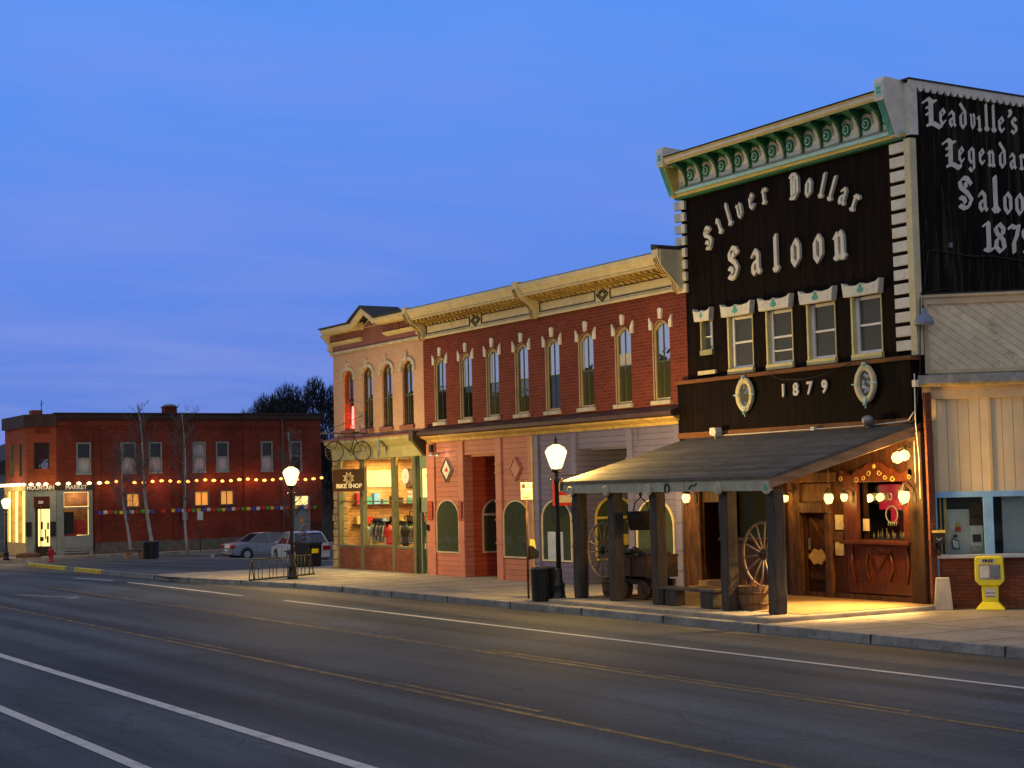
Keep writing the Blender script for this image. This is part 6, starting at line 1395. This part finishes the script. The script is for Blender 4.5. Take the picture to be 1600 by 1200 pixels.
# ================================================================== TREES
def branchy(mb_t,mb_b,p,d,L,r_,depth,rnd,up=.25,spread=.5,nb=4,seg=4):
    pts=[p];rs=[r_]; q=p.copy(); dd=d.copy()
    for i in range(seg):
        dd=(dd+Vector((rnd.gauss(0,.10),rnd.gauss(0,.10),rnd.gauss(0,.06)+up*.12))).normalized(); q=q+dd*(L/seg); pts.append(q.copy()); rs.append(r_*(1-.75*(i+1)/seg))
    (mb_t if depth>=3 else mb_b).tube(pts,rs,5 if depth>=3 else 3,False,depth>=3)
    if depth<=0: return
    for k in range(nb):
        t=rnd.uniform(.25,1); i=min(seg-1,int(t*seg)); b0=pts[i].lerp(pts[i+1],t*seg-i)
        a=rnd.uniform(0,2*math.pi); o=Vector((math.cos(a),math.sin(a),0)); nd=(dd*(1-spread)+o*spread+Vector((0,0,up))).normalized()
        branchy(mb_t,mb_b,b0,nd,L*rnd.uniform(.5,.75),max(.006 if r_<.1 else .022,rs[i]*.5),depth-1,rnd,up,spread,nb,3)
def aspen(x,y,h,label,seed,lean=0,r_=.10,zb=None):
    rnd=random.Random(seed); z0=G(x) if zb is None else zb
    t=T('aspen_tree',label,'tree',(x,y,z0),group='bare aspens in front of the market')
    a=MB(); b_=MB(); pts=[];rs=[]
    n=10
    for i in range(n+1):
        u=i/n; pts.append(Vector((x,y-lean*u+.08*math.sin(u*7+seed),z0+h*u))); rs.append(r_*.8*(1-.85*u)+.006)
    a.tube(pts,rs,8)
    a.b('trunk',M['bark'],t)
    for k in range(44):
        u=rnd.uniform(.30,.97); i=int(u*n); p=pts[i].lerp(pts[min(n,i+1)],u*n-i); an=rnd.uniform(0,6.28); L=h*.24*(1.05-u*.75)
        d=Vector((math.cos(an)*.75,math.sin(an)*.75,.65)).normalized(); branchy(b_,b_,p,d,L*rnd.uniform(.7,1.3),.022,2,rnd,.3,.45,4,4)
    b_.b('crown',M['twig'],t)
aspen(-84.0,1.75,6.0,'leftmost slender bare aspen, its trunk standing beside the small bench',1,lean=.5)
aspen(-84.7,3.2,7.9,'tallest bare aspen, leaning left behind the dark litter bin in front of the market',2,lean=.75,r_=.13)
aspen(-84.1,4.9,7.6,'bare aspen right of the litter bin, standing straight with a forked top',3,lean=.2,r_=.09)
aspen(-81.0,9.6,6.6,'bare aspen rising behind the left street lamp',4,lean=.1,r_=.07,zb=-.7)
def bigtree(x,y,h,label,seed,lobes):
    rnd=random.Random(seed); z0=-1.0
    t=T('bare_tree',label,'tree',(x,y,z0),group='dark leafless trees behind the market')
    a=MB(); b_=MB()
    for s_ in range(4):
        an=rnd.uniform(0,6.28); d=Vector((math.cos(an)*.3,math.sin(an)*.3,1)).normalized()
        branchy(a,b_,Vector((x,y,z0)),d,h*.42,.15,3,rnd,.30,.44,5,5)
    a.b('trunk',M['dktwig'],t)
    # fine upright twigs crowded into uneven lobes, thinning towards the edge
    for (ly,lz,ry,rz,n) in lobes:
        for k in range(n):
            while True:
                u=Vector((rnd.uniform(-1,1),rnd.uniform(-1,1),rnd.uniform(-1,1)))
                if u.length<1: break
            p=Vector((x+u.x*ry*.8,y+ly+u.y*ry,z0+lz+u.z*rz)); L=rnd.uniform(.25,.6); d=Vector((u.x*.4+rnd.gauss(0,.25),u.y*.5+rnd.gauss(0,.3),1)).normalized()*L
            w_=rnd.uniform(.018,.05)*(1.15-u.length*.6); q=d.orthogonal().normalized()*w_; q2=d.cross(q).normalized()*w_
            b_.add([p+q,p-q*.5+q2,p-q*.5-q2,p+d],[(0,1,3),(1,2,3),(2,0,3)])
            if k%3==0:
                d2=(d+Vector((rnd.gauss(0,.2),rnd.gauss(0,.25),.1))).normalized()*L*.7; b_.add([p+d*.4+q*.6,p+d*.4-q*.6,p+d*.4+d2],[(0,1,2)])
    b_.b('crown',M['dktwig'],t)
bigtree(-112,19.6,8.5,'smaller dark leafless tree at the left end of the clump behind the market roof',11,[(0,8.4,1.0,1.3,700),(-1.0,7.9,.6,.8,200)])
bigtree(-112,22.0,11.0,'broad dark leafless tree above the right half of the market roof',12,[(-.9,9.4,1.2,1.4,1300),(.7,9.9,1.4,1.7,1700),(0,8.0,2.5,2.4,3400),(-2.0,8.3,1.2,1.0,700),(1.6,9.2,1.0,1.6,900)])
bigtree(-111,24.6,12.0,'tallest dark leafless tree beside the corner of the peach shop',13,[(-.3,10.8,.8,1.2,800),(.9,9.9,1.0,1.5,1100),(0,7.6,2.2,2.8,3000),(0,4,2,2.5,1800)])
bigtree(-108,26.2,9.5,'dark leafless tree in the gap between the market and the peach shop',14,[(0,8.6,1.2,2.0,1300),(0,5.4,1.8,2.6,2000),(.3,2.6,1.6,1.6,900)])
# ================================================================== CARS
def car(name,label,loc,rz,paint,L=4.6,wd=1.78,H=1.45,hatch=False,sc=1.0,litrear=False):
    t=T(name,label,'car',loc,rz,group='parked cars in the side street')
    hl=L/2; 
    prof=[(-hl,.42),(-hl+.02,.70),(-hl+.10,.92),(-hl+(.12 if hatch else .9),.99),(hl-1.15,.96),(hl-.25,.80),(hl,.62),(hl-.02,.35),(hl-.1,.22),(-hl+.1,.25)]
    # stations across the width give the body a rounded section
    b_=MB(True); sec=[(0,1.0),(.80,1.0),(.93,.97),(1.0,.9)]
    ys=[-1,-.93,-.80,0,.80,.93,1]
    vs=[];n=len(prof)
    for yq in ys:
        f=1-.10*(max(0,abs(yq)-.75)/.25)**1.5
        for x,z in prof: vs.append((x*(.985 if abs(yq)>.97 else 1), yq*wd/2*(1.0 if z<.75 else .975), .25+(z-.25)*f))
    fs=[]
    for i in range(len(ys)-1):
        for k in range(n):
            fs.append((i*n+k,i*n+(k+1)%n,(i+1)*n+(k+1)%n,(i+1)*n+k))
    fs+=[list(range(n))[::-1],[ (len(ys)-1)*n+k for k in range(n)]]
    b_.add(vs,fs,False); body=b_.b('body',paint,t,bevel=.03)
    rb=-hl+(.15 if hatch else .95); rt=-hl+(.75 if hatch else 1.65); ft=hl-1.95; fb=hl-1.1
    g_=MB(True); q=wd/2*.93; q2=wd/2*.74
    vs=[(rb,-q,.93),(fb,-q,.93),(ft,-q2,H-.03),(rt,-q2,H-.03),(rb,q,.93),(fb,q,.93),(ft,q2,H-.03),(rt,q2,H-.03)]
    g_.add(vs,[(0,1,2,3),(7,6,5,4),(0,3,7,4),(1,5,6,2),(3,2,6,7)]); g_.b('windows',M['carglass'],t)
    r_=MB(True)
    r_.ext([(rt-.08,H-.05),(ft+.08,H-.05),(ft-.1,H),((rt+ft)/2,H+.025),(rt+.1,H)],'xz',-q2-.01,q2+.01)
    for s_ in (-1,1):
        for (xa,xb) in ((rb-.02,rt-.03),(fb+.02,ft+.03)): r_.tube([(xa,s_*(q+.004),.93),(xb,s_*(q2+.006),H-.03)],.035,5)
        xm=(rt+ft)/2-.1; r_.tube([(xm,s_*(q+.004),.93),(xm,s_*(q2+.008),H-.03)],.03,5)
    r_.b('roof',paint,t,bevel=.012)
    for x in (-hl+.85,hl-.9):
        for s_ in (-1,1):
            a=MB(True); a.lathe((x,s_*(wd/2-.10),.32),[(.19,-.11),(.32,-.10),(.32,.10),(.19,.11)],22,False,'y'); w_=a.b('wheel',M['tyre'],t)
            a=MB(True); a.lathe((x,s_*(wd/2-.09),.32),[(.19,-.115),(.17,-.08),(.05,-.09),(.05,.09),(.17,.08),(.19,.115)],14,False,'y'); a.b('rim',M['chrome'],w_)
            a=MB(True); a.ring((x,s_*(wd/2-.012),.33),.355,.03,26,6,'y'); a.b('wheel_arch',M['black'],t)
    for s_ in (-1,1):
        a=MB(True); a.box(-hl-.02,-hl+.16,s_*(wd/2-.36),s_*(wd/2+.006),.66,.86); a.b('tail_light',M['tail'],t,bevel=.03)
        a=MB(True); a.box(hl-.30,hl-.04,s_*(wd/2-.36),s_*(wd/2-.0),.60,.74); a.b('headlight',M['headl'],t,bevel=.03)
        a=MB(True); a.box(fb-.35,fb-.20,s_*(wd/2+.0),s_*(wd/2+.14),.94,1.06); a.b('mirror',paint,t,bevel=.02)
        for xh in (-.35,.55): 
            a=MB(True); a.box(xh,xh+.16,s_*(wd/2+.0),s_*(wd/2+.02),.84,.87); a.b('door_handle',M['chrome'],t)
    a=MB(True); a.box(-hl-.012,-hl+.03,-.26,.26,.50,.62); a.b('number_plate',M['paperw'],t)
    a=MB(True); a.box(-hl-.04,-hl+.1,-wd/2+.05,wd/2-.05,.30,.42); a.box(hl-.1,hl+.03,-wd/2+.05,wd/2-.05,.26,.38); a.b('bumper',paint,t,bevel=.03)
    for s_ in (-1,1):
        a=MB(True)
        for xd in (-.42-.6,.05+.0,1.0): a.box(xd,xd+.008,s_*(wd/2-.004),s_*(wd/2+.004),.32,.92)
        a.b('door_seam',M['black'],t)
    t.scale=(sc,)*3
    return t
car('parked_sedan','silver-grey parked saloon car with its rear lamp towards the bare aspens',(-82.0,8.6,G(-82)-.30),R(90),M['silver'],L=4.9,sc=.95)
car('parked_hatchback','white parked hatchback angled behind the black recycling bin and bike rack',(-68.4,4.55,G(-68)-.22),R(172),M['whitecar'],L=4.1,hatch=True,H=1.5,sc=.94)
# ================================================================== STREET FURNITURE
def street_lamp(x,y,label,H=3.1,power=110,s=1.0):
    z0=G(x); t=T('street_lamp',label,'street lamp',(x,y,z0),group='street lamps on the pavement')
    a=MB(True); a.lathe((0,0,0),[(.17,0),(.17,.10),(.145,.13),(.13,.34),(.15,.37),(.13,.42),(.085,.50),(.075,.75),(.06,.80)],16); a.b('base',M['black'],t)
    a=MB(True); a.lathe((0,0,.78),[(.062,0),(.055,1.0),(.048,H-1.1),(.07,H-1.05),(.07,H-1.0),(.045,H-.95),(.05,H-.82)],14); a.b('pole',M['black'],t)
    a=MB(True); a.tube([(-.26,0,H-.22),(.26,0,H-.22)],.014,6); a.lathe((-.27,0,H-.22),[(0,-.03),(.025,0),(0,.03)],8); a.lathe((.27,0,H-.22),[(0,-.03),(.025,0),(0,.03)],8); a.b('ladder_bar',M['black'],t)
    a=MB(True); a.lathe((0,0,H),[(.04,-.06),(.11,-.03),(.13,.02),(.12,.05)],14); a.b('lantern_seat',M['black'],t)
    a=MB(True); a.lathe((0,0,H+.05),[(.115,0),(.15,.05),(.245,.33),(.265,.40),(.20,.50),(.06,.58),(0.001,.59)],16); a.b('lantern_glass',M['globe'],t)
    a=MB(True)
    a.lathe((0,0,H+.60),[(.07,0),(.06,.05),(.02,.09),(.035,.13),(.012,.20),(0,.30)],12); a.b('finial',M['black'],t)
    plight((x,y,z0+H+.30),power,(1,.62,.17),.11,t)
    return t
street_lamp(-33.28,-4.0,'lit street lamp beside the black litter bin at the left end of the porch',3.10,1150)
street_lamp(-48.66,-4.25,'lit street lamp standing in the bike rack left of the bike shop',2.92,1250)
street_lamp(-91.6,-2.7,'round white street lamp glaring at the far left edge of the photo',2.75,500)
def litter(x,y,r_,h,label,lid=False):
    z0=G(x); t=T('litter_bin',label,'litter bin',(x,y,z0))
    a=MB(True); a.lathe((0,0,0),[(r_*.9,0),(r_*.95,.03),(r_*.95,.06)],24); a.b('foot_ring',M['black'],t); a=MB(True); a.lathe((0,0,h-.08),[(r_,0),(r_*1.05,.02),(r_*1.05,.07),(r_*.9,.08),(r_*.85,.03)],24); a.b('rim',M['black'],t)
    a=MB(True)
    for k in range(26):
        q=2*math.pi*k/26; c_,s_=math.cos(q),math.sin(q); w_=r_*.095
        a.add([(r_*.95*c_-w_*s_,r_*.95*s_+w_*c_,.03),(r_*.95*c_+w_*s_,r_*.95*s_-w_*c_,.03),(r_*1.0*c_+w_*s_,r_*1.0*s_-w_*c_,h-.05),(r_*1.0*c_-w_*s_,r_*1.0*s_+w_*c_,h-.05),
               (r_*.9*c_-w_*s_,r_*.9*s_+w_*c_,.03),(r_*.9*c_+w_*s_,r_*.9*s_-w_*c_,.03),(r_*.95*c_+w_*s_,r_*.95*s_-w_*c_,h-.05),(r_*.95*c_-w_*s_,r_*.95*s_+w_*c_,h-.05)],[(0,1,2,3),(7,6,5,4),(0,3,7,4),(1,5,6,2)])
    a.b('slats',M['black'],t)
    a=MB(True); a.lathe((0,0,.04),[(r_*.86,0),(r_*.86,h-.14),(r_*.8,h-.14),(r_*.8,.02),(.001,.02)],20); a.b('liner',M['iron'],t)
    if lid: a=MB(True); a.lathe((0,0,h),[(r_*1.05,0),(r_*.9,.10),(r_*.4,.16),(0,.17)],20); a.b('lid',M['black'],t)
    return t
litter(-33.75,-4.15,.30,.80,'black slatted litter bin at the foot of the right street lamp')
litter(-80.0,1.55,.40,.86,'dark litter bin by the small bench on the plaza in front of the market')
t=T('recycling_bin','square black bin with a yellow label beside the bike shop corner','litter bin',(-56.3,-.35,0),R(20))
a=MB(True); a.ext([(-.33,0),(.33,0),(.38,.80),(-.38,.80)],'xz',-.33,.33); a.b('bin_body',M['black'],t,bevel=.03)
a=MB(True); a.ext([(-.40,.80),(.40,.80),(.36,.90),(-.30,.93)],'xz',-.37,.36); a.b('lid',M['iron'],t,bevel=.02)
a=MB(True); a.box(.385,.392,-.20,.14,.50,.66); a.b('yellow_label',M['yellowpl'],t)
a=MB(True); 
for y in (-.2,.2): a.lathe((-.3,y,.08),[(.08,-.03),(.08,.03)],12,True,'y')
a.b('wheels',M['tyre'],t)
# small bench, hydrant, posts
t=T('plaza_bench','small wooden block bench beside the leftmost aspen','bench',(-81.8,1.3,G(-81.8)),R(90))
for x in (-.48,.22):
    a=MB(True); a.box(x,x+.30,-.2,.2,0,.40); a.b('leg',M['rakewood'],t,bevel=.01)
a=MB(True); a.box(-.55,.60,-.22,.22,.40,.46); a.b('seat',M['oldwood'],t,bevel=.01)
t=T('fire_hydrant','red fire hydrant behind the yellow kerb paint','fire hydrant',(-82.4,-2.75,G(-82.4)))
a=MB(True); a.lathe((0,0,0),[(.17,0),(.17,.05),(.12,.07),(.115,.50),(.15,.53),(.15,.57),(.12,.62),(.10,.70),(.04,.76),(.04,.80),(0,.81)],16); a.b('barrel',M['red'],t)
a=MB(True); a.lathe((.0,-.0,.42),[(.06,-.2),(.06,.2)],10,True,'y'); a.lathe((.0,0,.42),[(.075,-.22),(.075,-.19)],10,True,'y'); a.lathe((.10,0,.40),[(.08,0),(.08,.1)],12,True,'x'); a.b('outlets',M['red'],t)
def post_sign(x,y,h,label,kind,rz=0):
    z0=G(x); t=T('sign_post',label,'sign post',(x,y,z0),rz)
    a=MB(True); a.tube([(0,0,0),(0,0,h)],.028,8); a.b('post',M['rust'],t)
    return t
t=post_sign(-34.78,-3.95,2.9,'thin post carrying a small white parking notice and a black dispenser box','p',R(75))
a=MB(True); a.box(-.15,.15,-.05,-.035,2.42,2.84); s_=a.b('sign_plate',mat('dull_sign_plate',(.42,.40,.38),.6,.1,5,0),t,bevel=.01)
a=MB(True); 
for z,w_ in ((2.62,.11),(2.58,.12),(2.54,.10),(2.50,.12)): a.box(-w_,w_,-.053,-.0505,z,z+.012)
a.box(.0-.12,-.04,-.053,-.0505,2.70,2.80); a.ext([(-.11,2.455),(.08,2.455),(.08,2.475),(-.11,2.475)],'xz',-.053,-.0505); a.b('sign_text_lines',M['dkroom'],s_)
o=text('NO\nPARKING',(0,0,0),.052,FRONT,M['dkroom'],t,'sign_lettering',ext=.001,bold=.001); o.location=(.045,-.052,2.755)
a=MB(True); a.ext([(.03,.95),(.26,.98),(.28,1.14),(.10,1.28),(.03,1.28)],'xz',-.09,.09); a.b('dispenser_box',M['black'],t,bevel=.01)
a=MB(True); a.ext([(.035,1.30),(.105,1.29),(.20,1.20),(.17,1.42),(.05,1.46)],'xz',-.08,.08); a.b('dispenser_label',M['yellowp'],t)
t=post_sign(-92.0,8.5,2.2,'thin post with a small sign in front of the market wall','p',R(75))
a=MB(True); a.box(-.16,.16,-.05,-.03,1.85,2.35); a.b('sign_plate',M['paperw'],t)
t=post_sign(-96.2,.4,3.0,'thin dark post in front of the market corner door','p')
t=T('kerb_rock','low reddish planter kerb in front of the market corner','planter',(-96.4,-.3,GZ))
a=MB(True); a.lathe((0,0,0),[(.7,0),(.65,.25),(.4,.3),(0,.32)],12,False); a.b('planter_body',M['rust'],t)
t=T('kerb_rock_low','low reddish planter kerb at the far left of the market front','planter',(-99.6,-1.6,GZ))
a=MB(True); a.lathe((0,0,0),[(.8,0),(.7,.2),(.4,.28),(0,.3)],12,False); a.b('planter_body',M['rust'],t)
# bike rack (wave of hoops on two rails)
A=Vector((-48.5,-5.55,0)); B=Vector((-50.0,-2.95,0)); 
A=Vector((-48.75,-5.6,0)); B=Vector((-50.6,-2.7,0))
dv_=(B-A).normalized(); Lr=(B-A).length; ang=math.atan2(dv_.y,dv_.x)
t=T('bike_rack','low black iron bike rack of upright bars around the left street lamp','bike rack',tuple(A),ang)
a=MB(True); a.tube([(-.1,-.0,.03),(Lr+.1,-.0,.03)],.028,6); a.tube([(.0,0,.66),(Lr-.1,0,.66)],.02,6); a.b('rails',M['black'],t)
a=MB(True)
for sx in (0,Lr-.1): a.tube([(sx-.12,0,.03),(sx,0,.66),(sx+.14,0,.03)],.022,6)
a.b('end_frame',M['black'],t)
for k in range(16):
    x=.18+k*(Lr-.45)/15
    if k%4==3: continue
    a=MB(True); a.tube([(x,0,.03),(x,0,.66)],.013,5); a.b('upright',M['black'],t)
# metal sculpture / table with stacked plates behind the rack
t=T('scrap_sculpture','sculpture of stacked rusty scrap plates on an iron stand behind the bike rack','sculpture',(-59.6,.95,G(-59.6)),R(60))
a=MB(True)
for sx,sy in ((-.35,-.25),(.35,-.25),(.35,.25),(-.35,.25)): a.tube([(sx,sy,0),(sx*.8,sy*.8,.55)],.022,5)
a.box(-.75,.6,-.5,.55,.50,.54); a.b('stand',M['iron'],t)
rs_=random.Random(9)
for k in range(26):
    z=.58+k*.038; w_=.36-.10*k/26; a=MB(True); an=rs_.uniform(0,3.14); ox,oy=rs_.uniform(-.12,.12),rs_.uniform(-.16,.16)
    P=[]
    for q in range(7): rr_=w_*rs_.uniform(.35,.9); P.append((ox+rr_*math.cos(q*.9+an)*.7,oy+rr_*math.sin(q*.9+an)))
    a.ext(P,'xy',0,.02); tl=rs_.uniform(-.5,.5); ct,st_=math.cos(tl),math.sin(tl)
    a.v=[(x*ct-zq*st_,y,z+x*st_+zq*ct) for x,y,zq in a.v]
    a.b('scrap_plate',[M['rakewood'],M['grey'],M['rust'],M['stone']][k%4],t)
a=MB(True)
for k in range(10):
    q=k*.63; a.tube([(.5*math.cos(q),.5*math.sin(q),.56),(.42*math.cos(q+.3),.42*math.sin(q+.3),.80),(.5*math.cos(q+.5),.5*math.sin(q+.5),.92)],.02,5)
a.b('wire_scroll',M['iron'],t)
# ================================================================== opposite side of the street (behind the viewer): seen only as reflections
for i,(x0,x1,h,lab) in enumerate(((-200,-150,8,'long low brick row across the street, seen only in window reflections'),(-148,-120,11,'taller brick block across the street, seen only in window reflections'),(-118,-96,7.5,'low brick block across the street, seen only in window reflections'),(-95,-74,10.5,'high brick block across the street, seen only in window reflections'),(-72,-50,8.2,'middle brick block across the street, seen only in window reflections'),(-48,-20,9.4,'near brick block across the street, seen only in window reflections'))):
    t=T('street_building',lab,'building',(x0,-36,0))
    zb=G(x0)-1
    mb=MB(); mb.box(x0,x1,-50,-36,zb,h+G((x0+x1)/2)*.6); mb.b('wall',M['brick_dk'],t)
    mb=MB(); mb.box(x0-.1,x1+.1,-50.2,-35.7,h+G((x0+x1)/2)*.6,h+.5+G((x0+x1)/2)*.6); mb.b('cornice',M['mauve'],t)
    mb=MB(); x=x0+1.2
    while x<x1-1.5: mb.box(x,x+.9,-35.99,-35.95,4.6+zb+1,6.4+zb+1); mb.box(x,x+1.6,-35.99,-35.95,.9+zb+1,3.0+zb+1); x+=2.4
    mb.b('window',M['pglass'],t)
